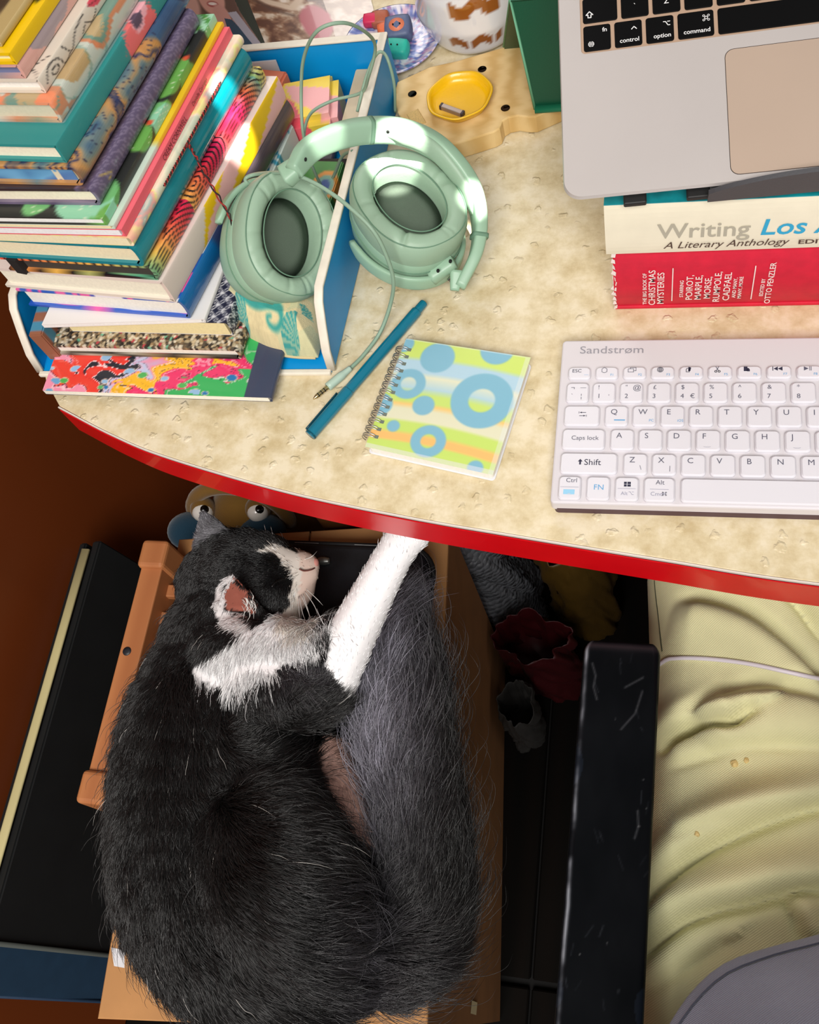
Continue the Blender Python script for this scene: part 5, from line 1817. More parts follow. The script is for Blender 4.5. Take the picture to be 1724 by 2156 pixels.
def clay(label, px, py, z, size, col, face=None, yaw=0, eyes=True):
    o = thing('clay_charm', label, 'clay charm', tuple(at(px, py, z)), (0.3, 0, math.radians(yaw)))
    bm = bmesh.new()
    bmesh.ops.create_cube(bm, size=1)
    bmesh.ops.subdivide_edges(bm, edges=list(bm.edges), cuts=5, use_grid_fill=True)
    for v in bm.verts:
        c_ = v.co.copy()
        c_.normalize()
        q = v.co * 0.65 + c_ * 0.30
        v.co = Vector((q.x * size[0], q.y * size[1], (q.z + 0.45) * size[2]))
    ob('body', me_from_bm(bm, True), mat('clay %d %d %d' % col, col, 0.5, noise=0.08, nscale=300), o)
    fz = size[2] * 1.06
    if face:
        ob('face', loft_me([np.array([(size[0] * 0.34 * math.cos(a), size[1] * 0.34 * math.sin(a), z_) for a in np.linspace(0, 2 * math.pi, 24, endpoint=False)]) for z_ in (fz * 0.85, fz * 1.0)]), mat('clay face', face, 0.5), o)
        fz *= 1.03
    if eyes:
        for sx in (-1, 1):
            tube('eye', [(sx * size[0] * 0.15, 0.0, fz - 0.001), (sx * size[0] * 0.15, 0.0, fz + 0.0006)], 0.0008, m_hole, o, 8)
    return o


clay('turquoise clay charm with two dot eyes on the saucer', 838, 110, 0.7555, (0.020, 0.013, 0.011), (44, 190, 168), yaw=-10)
clay('slate blue clay charm with an orange face on the saucer', 842, 72, 0.756, (0.021, 0.019, 0.014), (92, 104, 138), (232, 132, 96), yaw=5)
clay('plain orange clay lump next to the slate blue charm', 818, 80, 0.7555, (0.014, 0.018, 0.011), (226, 112, 70), yaw=20, eyes=False)
clay('rust brown clay lump at the back of the saucer', 804, 48, 0.7555, (0.014, 0.012, 0.010), (170, 92, 66), eyes=False)
clay('crimson clay lump on the rim of the saucer', 783, 48, 0.7575, (0.012, 0.009, 0.008), (206, 40, 84), eyes=False)

# photographs lying behind the tray


def photo(label, quad, z, fn, n=170, tilt=0.0):
    P4 = [at(x, y, z) for x, y in quad]
    o = thing('photograph', label, 'photograph', tuple(np.mean(P4, axis=0)))
    U, V_ = np.meshgrid(np.linspace(0, 1, n), np.linspace(0, 1, n), indexing='ij')
    Q = ((1 - U) * (1 - V_))[..., None] * P4[0] + (U * (1 - V_))[..., None] * P4[1] + (U * V_)[..., None] * P4[2] + ((1 - U) * V_)[..., None] * P4[3]
    me = grid_me(Q[..., 0], Q[..., 1], Q[..., 2], False)
    paint(me, fn(U.ravel(), V_.ravel()))
    ob('print', me, mat_attr('glossy photo paper', 0.2, 0.5, 0.4), o, keep=True)
    ob('paper', prism_me([tuple(p[:2]) for p in P4][::-1], z - 0.0012, z - 0.0002), m_paperw, o, keep=True)
    return o


def ph_people(u, v):
    r = np.tile(np.array([150, 116, 104.]), (len(u), 1)) * (0.75 + 0.5 * fbm(u * 7, v * 7))[:, None]
    r = put(r, soft(np.abs(u - 0.62) - 0.22, 0.03) * (v < 0.62), (92, 66, 56))           # hair
    r = put(r, soft(np.hypot((u - 0.56) / 0.15, (v - 0.30) / 0.26) - 1, 0.08), (214, 158, 142))   # face
    r = put(r, soft(np.hypot((u - 0.56) / 0.065, (v - 0.40) / 0.045) - 1, 0.15), (168, 84, 80))
    r = put(r, soft(np.hypot((u - 0.56) / 0.05, (v - 0.395) / 0.022) - 1, 0.15), (240, 226, 218))
    r = put(r, soft(np.hypot((u - 0.62) / 0.10, (v - 0.62) / 0.22) - 1, 0.1), (206, 150, 138))
    r = put(r, soft(np.hypot((u - 0.20) / 0.2, (v - 0.42) / 0.3) - 1, 0.1), (206, 160, 146))
    r = put(r, in_poly(u, v, [(0.42, 0.55), (0.62, 0.72), (0.66, 1), (0.4, 1)]) * 1.0, (176, 170, 184))
    r = put(r, in_poly(u, v, [(0.64, 0.60), (0.72, 0.62), (0.90, 1), (0.64, 1)]) * 1.0, (14, 66, 92))
    r = put(r, in_poly(u, v, [(0.70, 0.52), (0.80, 0.50), (0.95, 1), (0.86, 1)]) * 1.0, (172, 168, 180))
    return put(r, in_poly(u, v, [(0.80, 0), (0.97, 0), (1, 1), (0.95, 1), (0.84, 0.5)]) * 1.0, (24, 48, 38))


def ph_dog(u, v):
    n = fbm(u * 10, v * 9, 4)
    r = ramp(np.clip(n * 2.4 - 0.75, 0, 1), [(0, (92, 52, 30)), (0.4, (150, 110, 82)), (0.7, (206, 184, 160)), (1, (236, 222, 208))])
    r = put(r, (u > 0.62) * 0.75, (226, 212, 202))
    r = put(r, soft(np.hypot((u - 0.50) / 0.13, (v - 0.72) / 0.30) - 1 + 0.3 * (n - 0.5), 0.1), (186, 92, 102))
    r = put(r, soft(seg_dist(u, v, [(0.0, 0.12), (0.16, 0.34), (0.34, 0.46), (0.42, 0.34)]) - 0.045, 0.02), (214, 190, 166))
    return put(r, soft(seg_dist(u, v, [(0.02, 0.26), (0.18, 0.47), (0.33, 0.58)]) - 0.02, 0.02) * 0.7, (80, 54, 40))


photo('glossy photograph of a smiling woman in a pale jacket behind the tray', ((330, -60), (512, -40), (560, 92), (370, 110)), 0.7516, ph_people)
photo('photograph of brown and cream fur with a pink patch behind the tray', ((505, -40), (770, -40), (800, 70), (560, 96)), 0.7529, ph_dog)
# ------------------------------------------------------------------ below the desk
# cardboard box that carries the wooden rack and the cat
cbx = thing('cardboard_box', 'tall brown cardboard box on the floor below the desk, under the cat', 'box', (-0.33, 0.16, 0.0))
m_card = mat('brown cardboard', (156, 106, 62), 0.75, noise=0.10, nscale=25)
m_card2 = mat('lit-toned cardboard flap', (188, 136, 84), 0.75, noise=0.08, nscale=25)  # same cardboard in a lighter tone, painting in the light on the lid
xl, xr = -0.462, -0.171
yn, yf2 = -0.068, 0.388
BT = 0.468
sk = 0.034   # the box stands slightly turned


def bxp(x, y):
    return (x - sk * (y - yn) / (yf2 - yn), y + 0.03 * (x - xl) / (xr - xl) - 0.008)


ob('body', prism_me([bxp(xl, yn), bxp(xr, yn), bxp(xr, yf2), bxp(xl, yf2)], 0.0, BT - 0.004, 0.002, 2), m_card, cbx, keep=True)
xm = (xl + xr) / 2
ob('flap', prism_me([bxp(xl, yn), bxp(xm - 0.001, yn), bxp(xm - 0.001, yf2), bxp(xl, yf2)], BT - 0.004, BT, 0.001, 1), m_card2, cbx, keep=True)
ob('flap', prism_me([bxp(xm + 0.001, yn), bxp(xr, yn), bxp(xr, yf2), bxp(xm + 0.001, yf2)], BT - 0.004, BT, 0.001, 1), m_card2, cbx, keep=True)
lb = [at(234, 1995, BT + 0.0004), at(262, 2000, BT + 0.0004), at(262, 2038, BT + 0.0004), at(240, 2034, BT + 0.0004)]
ob('paper_label', pydata(lb, [(3, 2, 1, 0)]), mat('white sticker', (224, 224, 228), 0.6), cbx, keep=True)
q_ = bxp(xr, yn + 0.015)
ob('paper_label', pydata([(q_[0] + 0.0006, q_[1] - 0.006, 0.20), (q_[0] + 0.0006, q_[1] + 0.006, 0.20), (q_[0] + 0.0006, q_[1] + 0.008, 0.24), (q_[0] + 0.0006, q_[1] - 0.004, 0.24)], [(0, 1, 2, 3)]), mat('cream sticker', (226, 206, 160), 0.6), cbx, keep=True)

# slatted wooden rack
rk = thing('wooden_rack', 'orange brown slatted wooden rack with square end blocks on the cardboard box', 'rack', (-0.35, 0.225, BT))
m_rack = mat_wood('orange brown painted wood', (172, 106, 62), (186, 120, 72), 0.6, 10.0, (1, 0.15, 1), 0.05)
RZ = BT + 0.001


def rail(xc):
    r_ = ob('rail', box_me((-0.0115, 0.122, RZ + 0.006), (0.0115, 0.330, RZ + 0.048), 0.0015), m_rack, rk, (xc, 0, 0), keep=True)
    for y0 in (0.095, 0.326):
        ob('end_block', box_me((-0.0145, y0, RZ), (0.0145, y0 + 0.030, RZ + 0.054), 0.0045, 3), m_rack, rk, (xc, 0, 0), keep=True)
    return r_


rail(-0.491)
box('support_beam', (-0.245, 0.115, RZ), (-0.225, 0.345, RZ + 0.018), m_rack, rk, 0.0015, keep=True)
for k in range(7):
    y0 = 0.130 + k * 0.0292
    box('slat', (-0.481, y0, RZ + 0.018), (-0.222, y0 + 0.013, RZ + 0.027), m_rack, rk, 0.0012, keep=True)
q_ = at(267, 1371, RZ + 0.0483)
ob('screw_cap', loft_me([np.array([(q_[0] + r_ * math.cos(a), q_[1] + r_ * math.sin(a), z_) for a in np.linspace(0, 6.283, 16, endpoint=False)]) for r_, z_ in ((0.0045, RZ + 0.0478), (0.0043, RZ + 0.0486), (0.001, RZ + 0.0487))]), mat('dark screw cap', (34, 36, 42), 0.5), rk, keep=True)

# black zipped case lying on the rack
cs = thing('zip_case', 'black leatherette zip case lying on the wooden rack under the cat', 'case', (-0.32, 0.24, RZ + 0.027))
m_case = mat('black leatherette', (24, 27, 32), 0.42, noise=0.5, nscale=35, bump=0.15, bscale=700)
CZ = RZ + 0.0276
ob('shell', prism_me(rrect(-0.440, 0.085, -0.204, 0.362, 0.030, 8), CZ, CZ + 0.020, 0.006, 4), m_case, cs, keep=True)
rp = rrect(-0.4395, 0.0855, -0.2035, 0.3625, 0.030, 8)
ob('zip', tube_me(np.array([(x, y, CZ + 0.0155) for x, y in rp + rp[:1]]), 0.0024, 8), mat('black zip tape', (14, 15, 18), 0.7), cs, keep=True)
st_ = np.array([(x * 0.985 - 0.005, y * 0.985 + 0.0035, CZ + 0.0203) for x, y in catmull(rp, 240)])
V, F = [], []
for i in range(0, 238, 2):
    a, b = st_[i], st_[i + 1]
    d = (b - a)
    n_ = np.array([-d[1], d[0], 0]) / (np.linalg.norm(d) + 1e-9) * 0.0003
    k = len(V)
    V += [a + n_, a - n_, a + d * 0.8 - n_, a + d * 0.8 + n_]
    F.append((k, k + 1, k + 2, k + 3))
so = ob('stitching', pydata(V, F), mat('pale stitch thread', (150, 150, 150), 0.7), cs, keep=True)
so['kind'] = 'stuff'
tube('zip_pull', [at(664, 1181, CZ + 0.022), at(694, 1181, CZ + 0.0225)], np.array([0.002, 0.0042, 0.0042, 0.003]), mat('dull steel pull', (150, 152, 148), 0.35, metal=0.8), cs, 10, 12, keep=True)

# black art portfolio and a blue folder leaning on the wardrobe side
pf = thing('portfolio', 'large black art portfolio with a cream top edge leaning against the wardrobe side', 'portfolio', (-0.56, 0.2, 0.0))
m_blk = mat('matt black board', (15, 17, 18), 0.6, noise=0.2, nscale=20)


def lean(x0, x1, z1, ya, yb_, th_, name, m_, par):
    """board leaning left: foot at x0, upper edge at x1 and height z1"""
    d = np.array([x1 - x0, z1])
    L = np.linalg.norm(d)
    n_ = np.array([d[1], -d[0]]) / L * th_
    V = []
    for y in (ya, yb_):
        V += [(x0, y, 0.002), (x1, y, z1), (x1 - n_[0], y, z1 - n_[1]), (x0 - n_[0], y, max(0.002, -n_[1] * 0.0 + 0.002))]
    bm = bmesh.new()
    vs = [bm.verts.new(v) for v in V]
    for f in ((0, 1, 2, 3), (7, 6, 5, 4), (0, 4, 5, 1), (1, 5, 6, 2), (2, 6, 7, 3), (3, 7, 4, 0)):
        bm.faces.new([vs[i] for i in f])
    bmesh.ops.bevel(bm, geom=list(bm.edges), offset=0.002, segments=2, affect='EDGES')
    return ob(name, me_from_bm(bm), m_, par, keep=True)


lean(-0.500, -0.603, 0.445, -0.030, 0.385, 0.012, 'front_board', m_blk, pf)
lean(-0.522, -0.622, 0.442, -0.028, 0.383, 0.010, 'back_board', m_blk, pf)
ob('top_edging', sweep_rect_me(np.array([(-0.616, -0.026, 0.448), (-0.616, 0.1, 0.448), (-0.616, 0.25, 0.448), (-0.616, 0.372, 0.448)]), 0.005, 0.002, (0, 0, 1), 0.5, 10), mat('cream linen edging', (190, 178, 128), 0.8), pf, keep=True)
ob('front_edging', sweep_rect_me(np.array([(-0.609, -0.031, 0.438), (-0.562, -0.031, 0.235), (-0.509, -0.031, 0.01)]), 0.0025, 0.012, (1, 0, 0.25), 0.5, 10), mat('frayed dark edging', (70, 74, 70), 0.9), pf, keep=True)
bf = thing('folder', 'steel blue folder standing behind the black portfolio', 'folder', (-0.6, -0.05, 0.0))
lean(-0.556, -0.640, 0.395, -0.080, 0.395, 0.010, 'board', mat('steel blue card', (34, 60, 84), 0.6, noise=0.08), bf)
ob('spine_crease', tube_me(np.array([(-0.648, -0.081, 0.39), (-0.60, -0.081, 0.2), (-0.562, -0.081, 0.01)]), 0.002, 6), mat('dark blue crease', (26, 50, 76), 0.7), bf, keep=True)

# soft toy with bulging eyes behind the box
toy = thing('soft_toy', 'yellow and teal soft toy with bulging white eyes behind the cardboard box', 'soft toy', (-0.46, 0.465, 0.0))
m_ty = mat('shaded yellow plush', (112, 78, 12), 0.9, bump=0.5, bscale=900, sheen=0.3)  # both plush colours darkened to imitate the shade behind the box
m_tt = mat('shaded teal plush', (6, 56, 78), 0.9, bump=0.5, bscale=900, sheen=0.3)


def ball(name, c, r, m_, par, sc=(1, 1, 1), n=24):
    bm = bmesh.new()
    bmesh.ops.create_uvsphere(bm, u_segments=n, v_segments=n // 2, radius=1)
    for v in bm.verts:
        v.co = Vector((c[0] + v.co.x * r * sc[0], c[1] + v.co.y * r * sc[1], c[2] + v.co.z * r * sc[2]))
    return ob(name, me_from_bm(bm, True), m_, par, keep=True)


hc = np.array(at(505, 1100, 0.38)) + (0, 0.008, 0)
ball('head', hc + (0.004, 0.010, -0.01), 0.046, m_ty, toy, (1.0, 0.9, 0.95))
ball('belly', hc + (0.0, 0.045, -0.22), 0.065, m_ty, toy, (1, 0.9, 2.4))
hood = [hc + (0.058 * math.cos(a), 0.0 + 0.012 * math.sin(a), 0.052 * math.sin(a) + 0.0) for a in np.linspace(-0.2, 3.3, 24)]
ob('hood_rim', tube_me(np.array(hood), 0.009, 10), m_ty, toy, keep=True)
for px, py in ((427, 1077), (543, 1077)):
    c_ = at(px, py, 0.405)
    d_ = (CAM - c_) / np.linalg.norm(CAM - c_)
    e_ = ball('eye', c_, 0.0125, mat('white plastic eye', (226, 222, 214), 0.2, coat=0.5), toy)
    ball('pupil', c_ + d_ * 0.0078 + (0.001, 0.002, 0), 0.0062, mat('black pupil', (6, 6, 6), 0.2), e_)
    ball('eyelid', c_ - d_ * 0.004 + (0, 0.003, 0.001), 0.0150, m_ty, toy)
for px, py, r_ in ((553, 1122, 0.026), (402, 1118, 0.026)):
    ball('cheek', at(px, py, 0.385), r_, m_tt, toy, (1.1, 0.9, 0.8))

# wrapped things behind the box, the paper bags' colours darkened for the shade there


def sack(name, label, cat, c, rx_, ry_, h_, m_, seed, lean_=(0, 0), k=72, nz=40, crump=0.018, top=0.5, opened=True):
    o = thing(name, label, cat, (c[0], c[1], c[2]))
    g = np.random.default_rng(seed)
    rings = []
    a = np.linspace(0, 2 * np.pi, k, endpoint=False)
    o1, o2 = g.uniform(0, 50, 2)
    for t in np.linspace(0, 1, nz):
        s = np.interp(t, [0, 0.04, 0.3, 0.8, 0.97, 1], [0.7, 0.95, 1.0, 0.9 * (1 - top) + top, top + 0.1, 0.02])
        rr = 1 + crump / rx_ * 2 * (fbm(np.cos(a) * 2.2 + o1 + t * 3, np.sin(a) * 2.2 + o2 + t * 4, 4) - 0.5) * 2
        rings.append(np.c_[rx_ * s * rr * np.cos(a) + lean_[0] * t, ry_ * s * rr * np.sin(a) + lean_[1] * t, np.full(k, t * h_)])
    if opened:      # an open mouth: the wall turns in and goes down inside
        last = rings[-3]
        cxy = last[:, :2].mean(0)
        rings = rings[:-2]
        for f_, z_ in ((0.97, -0.002), (0.95, -0.03), (0.9, -0.10)):
            q = last.copy()
            q[:, :2] = cxy + (last[:, :2] - cxy) * f_
            q[:, 2] += z_
            rings.append(q)
    ob('skin', loft_me(rings), m_, o)
    return o


def m_bubble():
    m = mat('bubble wrap film', (116, 118, 124), 0.12, spec=0.8, coat=0.5)
    nt = m.node_tree
    tc = nt.nodes.new('ShaderNodeTexCoord')
    v = nt.nodes.new('ShaderNodeTexVoronoi')
    v.inputs['Scale'].default_value = 110
    v.inputs['Randomness'].default_value = 0.35
    bp_ = nt.nodes.new('ShaderNodeBump')
    bp_.inputs['Strength'].default_value = 1.0
    bp_.inputs['Distance'].default_value = 0.004
    bp_.invert = True
    nt.links.new(tc.outputs['Object'], v.inputs['Vector'])
    nt.links.new(v.outputs['Distance'], bp_.inputs['Height'])
    nt.links.new(bp_.outputs['Normal'], nt.nodes['Principled BSDF'].inputs['Normal'])
    return m


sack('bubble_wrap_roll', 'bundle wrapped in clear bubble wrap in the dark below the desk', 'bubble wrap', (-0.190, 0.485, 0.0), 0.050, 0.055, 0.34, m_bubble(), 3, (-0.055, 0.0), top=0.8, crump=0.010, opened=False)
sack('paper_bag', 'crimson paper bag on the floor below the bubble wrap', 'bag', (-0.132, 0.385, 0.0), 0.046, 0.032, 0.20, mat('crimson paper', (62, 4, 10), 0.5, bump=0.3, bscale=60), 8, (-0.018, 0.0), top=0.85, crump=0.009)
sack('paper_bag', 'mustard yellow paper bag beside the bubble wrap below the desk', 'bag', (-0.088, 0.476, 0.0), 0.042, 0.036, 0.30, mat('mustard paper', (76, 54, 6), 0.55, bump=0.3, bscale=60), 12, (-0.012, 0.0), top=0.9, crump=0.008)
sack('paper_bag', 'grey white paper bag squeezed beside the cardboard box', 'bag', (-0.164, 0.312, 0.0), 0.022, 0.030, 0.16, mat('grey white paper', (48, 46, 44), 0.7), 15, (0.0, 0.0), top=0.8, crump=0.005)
# ------------------------------------------------------------------ black office chair
ch = thing('office_chair', 'black chair with a scratched black armrest beside the cat', 'chair', (0.12, -0.05, 0.0))
m_arm = mat_attr('worn black lacquer with painted glints', 0.25, 0.06, 0.0)
arm_me = None


def rounded_slab(x0, y0, x1, y1, z0, z1, r, bev, nx, ny):
    """dense slab for painted wear and highlights"""
    X = np.linspace(x0, x1, nx)
    Y = np.linspace(y0, y1, ny)
    gx, gy = np.meshgrid(X, Y, indexing='ij')
    return gx, gy


nx, ny = 60, 330
u = np.linspace(-1, 1, nx)
v = np.linspace(0, 1, ny)
U_, V_ = np.meshgrid(u, v, indexing='ij')
AY0, AY1 = -0.13, 0.233
hw = 0.0272
xc = np.interp(V_, [0, 1], [-0.0295, -0.0230])
Yg = AY0 + (AY1 - AY0) * V_
# rounded corners: pull in near the ends
fr = np.clip((Yg - (AY1 - 0.010)) / 0.010, 0, 1)
hwid = hw * (1 - 0.30 * (1 - np.sqrt(np.clip(1 - fr ** 2, 0, 1))))
Xg = xc + U_ * hwid
edge = np.minimum(hwid - np.abs(U_) * hwid, np.minimum(AY1 - Yg, Yg - AY0))
Zg = 0.660 - 0.0055 * (1 - np.sqrt(np.clip(1 - (1 - np.clip(edge / 0.0055, 0, 1)) ** 2, 0, 1)))
am = grid_me(Xg, Yg, Zg)
xs, ys = (U_ * hw).ravel(), Yg.ravel()
colr = np.tile(np.array([6, 8, 11.]), (len(xs), 1)) + (fbm(xs * 60, ys * 30, 3) * 10)[:, None]
colr = put(colr, (0.35 * (fbm(xs * 25 + 9, ys * 14, 3) > 0.60)), (40, 50, 66))  # bluish patches paint in a reflection
g = np.random.default_rng(2)
for k in range(26):
    x0, y0 = g.uniform(-0.024, 0.024), g.uniform(-0.05, 0.225)
    L, a = g.uniform(0.002, 0.010), g.uniform(0.9, 2.2)
    colr = put(colr, soft(seg_dist(xs, ys, [(x0, y0), (x0 + L * math.cos(a), y0 + L * math.sin(a))]) - 0.0003, 0.0005) * g.uniform(0.08, 0.3), (120, 125, 135))
for pl in ([(0.003, 0.168), (0.012, 0.180), (0.016, 0.196)], [(0.004, 0.198), (0.016, 0.206)], [(-0.020, 0.214), (-0.017, 0.205), (-0.018, 0.197), (-0.015, 0.188)], [(0.017, 0.114), (0.018, 0.104), (0.016, 0.096)]):
    colr = put(colr, soft(seg_dist(xs, ys, pl) - 0.0004, 0.0008) * 0.5, (130, 132, 136))
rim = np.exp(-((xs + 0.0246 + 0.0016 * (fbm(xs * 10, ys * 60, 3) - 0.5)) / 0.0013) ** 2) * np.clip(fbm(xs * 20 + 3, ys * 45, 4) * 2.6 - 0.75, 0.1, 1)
colr = put(colr, rim * 0.85, (176, 182, 192))  # worn left edge together with its painted bright highlight
colr = put(colr, np.exp(-((ys - 0.228) / 0.003) ** 2) * 0.5, (70, 56, 60))
for k in range(9):
    x0, y0 = g.uniform(-0.024, 0.024), g.uniform(-0.05, 0.225)
    colr = put(colr, soft(np.hypot(xs - x0, ys - y0) - 0.0002, 0.0006), (150, 150, 150))
paint(am, colr)
arm = ob('armrest', am, m_arm, ch, keep=True)
m_chb = mat('black chair plastic', (14, 14, 16), 0.4)
sd_ = []
for k in range(ny):
    y = AY0 + (AY1 - AY0) * v[k]
    f_ = max(0.0, (y - (AY1 - 0.010)) / 0.010)
    w_ = hw * (1 - 0.30 * (1 - math.sqrt(max(0, 1 - f_ ** 2))))
    c_ = np.interp(v[k], [0, 1], [-0.0295, -0.0230])
    if k % 6 == 0 or k == ny - 1:
        sd_.append([(c_ - w_, y, 0.6546), (c_ - w_ * 0.99, y, 0.634), (c_ - w_ * 0.8, y, 0.628), (c_ + w_ * 0.8, y, 0.628), (c_ + w_ * 0.99, y, 0.634), (c_ + w_, y, 0.6546)])
ob('armrest_body', loft_me(sd_, smooth=False), m_chb, ch, keep=True)
box('arm_post', (-0.045, 0.02, 0.40), (-0.012, 0.075, 0.632), m_chb, ch, 0.004, keep=True)
box('arm_bracket', (-0.045, 0.0, 0.395), (0.06, 0.09, 0.412), m_chb, ch, 0.003, keep=True)
ob('seat', prism_me(rrect(-0.012, -0.30, 0.46, 0.19, 0.06, 8), 0.40, 0.452, 0.012, 3), mat('black seat fabric', (16, 16, 18), 0.85, bump=0.3, bscale=900), ch, keep=True)
ob('backrest', prism_me(rrect(0.02, -0.46, 0.43, -0.415, 0.02, 6), 0.52, 1.0, 0.01, 2), mat('black seat fabric', (16, 16, 18), 0.85), ch, keep=True)
tube('gas_column', [(0.22, -0.06, 0.06), (0.22, -0.06, 0.40)], 0.028, m_chb, ch, 16, keep=True)
for k in range(5):
    a = 2 * math.pi * k / 5 + 0.3
    tube('leg', [(0.22, -0.06, 0.085), (0.22 + 0.14 * math.cos(a), -0.06 + 0.14 * math.sin(a), 0.075), (0.22 + 0.27 * math.cos(a), -0.06 + 0.27 * math.sin(a), 0.05)], np.array([0.026, 0.02, 0.014]), m_chb, ch, 10, 8, keep=True)
    ball('castor', (0.22 + 0.27 * math.cos(a), -0.06 + 0.27 * math.sin(a), 0.026), 0.025, m_chb, ch)

# ------------------------------------------------------------------ person on the chair: lap and shirt
pe = thing('person', 'person sitting on the chair in pale olive trousers and a grey blue shirt', 'person', (0.15, -0.08, 0.452))


def m_twill(name, c, scale=900.0):
    m = mat(name, c, 0.85, sheen=0.15)
    nt = m.node_tree
    b = nt.nodes['Principled BSDF']
    tc = nt.nodes.new('ShaderNodeTexCoord')
    mp = nt.nodes.new('ShaderNodeMapping')
    mp.inputs['Rotation'].default_value = (0, 0, 0.9)
    w = nt.nodes.new('ShaderNodeTexWave')
    w.inputs['Scale'].default_value = scale / 6.28
    w.inputs['Distortion'].default_value = 0.6
    n = nt.nodes.new('ShaderNodeTexNoise')
    n.inputs['Scale'].default_value = 18
    n.inputs['Detail'].default_value = 6
    r = nt.nodes.new('ShaderNodeValToRGB')
    r.color_ramp.elements[0].position = 0.3
    r.color_ramp.elements[0].color = (*[q * 0.88 for q in rgb(*c)], 1)
    r.color_ramp.elements[1].position = 0.7
    r.color_ramp.elements[1].color = (*[min(1, q * 1.08) for q in rgb(*c)], 1)
    bp_ = nt.nodes.new('ShaderNodeBump')
    bp_.inputs['Strength'].default_value = 0.35
    bp_.inputs['Distance'].default_value = 0.0006
    nt.links.new(tc.outputs['Object'], mp.inputs['Vector'])
    nt.links.new(mp.outputs['Vector'], w.inputs['Vector'])
    nt.links.new(tc.outputs['Object'], n.inputs['Vector'])
    nt.links.new(n.outputs['Fac'], r.inputs['Fac'])
    nt.links.new(r.outputs['Color'], b.inputs['Base Color'])
    nt.links.new(w.outputs['Fac'], bp_.inputs['Height'])
    nt.links.new(bp_.outputs['Normal'], b.inputs['Normal'])
    return m


m_tro = m_twill('pale olive twill', (230, 226, 176), 1500)
m_shi = m_twill('grey blue cotton', (150, 157, 178), 2400)
FZ = 0.612


def fold_sets():
    """creases of the trousers: polyline, ridge height, groove depth, width"""
    px = [([(1420, 1232), (1500, 1252), (1580, 1288), (1650, 1340), (1700, 1385), (1760, 1450)], -0.012, 0.006, 0.020),
          ([(1640, 1225), (1690, 1270), (1740, 1330)], 0.012, 0.006, 0.014),
          ([(1440, 1512), (1490, 1472), (1550, 1450), (1640, 1448), (1760, 1475)], -0.012, 0.007, 0.022),
          ([(1400, 1600), (1480, 1585), (1580, 1570), (1760, 1572)], 0.004, 0.0025, 0.014),
          ([(1335, 1975), (1360, 1925), (1400, 1862), (1450, 1810), (1520, 1770), (1620, 1728), (1780, 1680)], 0.013, 0.009, 0.016),
          ([(1335, 2040), (1370, 1990), (1430, 1945), (1500, 1916), (1570, 1900), (1650, 1880), (1780, 1862)], 0.014, 0.010, 0.016),
          ([(1430, 1765), (1500, 1738), (1600, 1715), (1780, 1690)], 0.004, 0.002, 0.012),
          ([(1350, 2090), (1430, 2040), (1520, 1985)], 0.005, 0.003, 0.014),
          ([(1385, 1560), (1420, 1530), (1470, 1515), (1540, 1520), (1580, 1500)], 0.010, 0.016, 0.016),
          ([(1650, 1885), (1668, 1930), (1690, 1990)], 0.006, 0.005, 0.010)]
    out = []
    for pts, a, b, w in px:
        out.append((catmull([at(x, y, FZ)[:2] for x, y in pts], 40), a * 1.45, b * 1.6, w))
    return out


FOLDS = fold_sets()


def fold_h(x, y):
    h = np.zeros(np.shape(x))
    for P, a, b, w in FOLDS:
        best = np.full(np.shape(x), 1e9)
        sd = np.zeros(np.shape(x))
        par = np.zeros(np.shape(x))
        for i in range(len(P) - 1):
            d = P[i + 1] - P[i]
            L2 = d @ d
            t = ((x - P[i][0]) * d[0] + (y - P[i][1]) * d[1]) / L2
            tc_ = np.clip(t, 0, 1)
            dx, dy = x - P[i][0] - tc_ * d[0], y - P[i][1] - tc_ * d[1]
            dist = np.hypot(dx, dy)
            m_ = dist < best
            best = np.where(m_, dist, best)
            sd = np.where(m_, np.sign(d[0] * (y - P[i][1]) - d[1] * (x - P[i][0])) * dist, sd)
            par = np.where(m_, (i + tc_) / (len(P) - 1), par)
        f = np.clip(par / 0.15, 0, 1) * (0.55 + 0.45 * np.clip((1 - par) / 0.2, 0, 1))
        if a >= 0:
            h += f * (a * np.exp(-((sd - w * 0.75) / w) ** 2) * (1 / (1 + np.exp(-sd / (0.10 * w)))) - b * np.exp(-(sd / (0.3 * w)) ** 2))
        else:
            h += f * (-a * np.exp(-((sd + w * 0.75) / w) ** 2) * (1 / (1 + np.exp(sd / (0.10 * w)))) - b * np.exp(-(sd / (0.3 * w)) ** 2))
    return h


def thigh_dims(y):
    a_ = np.interp(y, [-0.24, -0.05, 0.10, 0.20, 0.26, 0.33, 0.40, 0.46], [0.105, 0.110, 0.098, 0.083, 0.086, 0.090, 0.080, 0.035])
    b_ = np.interp(y, [-0.24, -0.05, 0.10, 0.24, 0.33, 0.40, 0.46], [0.085, 0.088, 0.080, 0.073, 0.075, 0.066, 0.03])
    cz = np.interp(y, [-0.24, 0.0, 0.3, 0.46], [0.536, 0.532, 0.534, 0.525])
    return a_, b_, cz


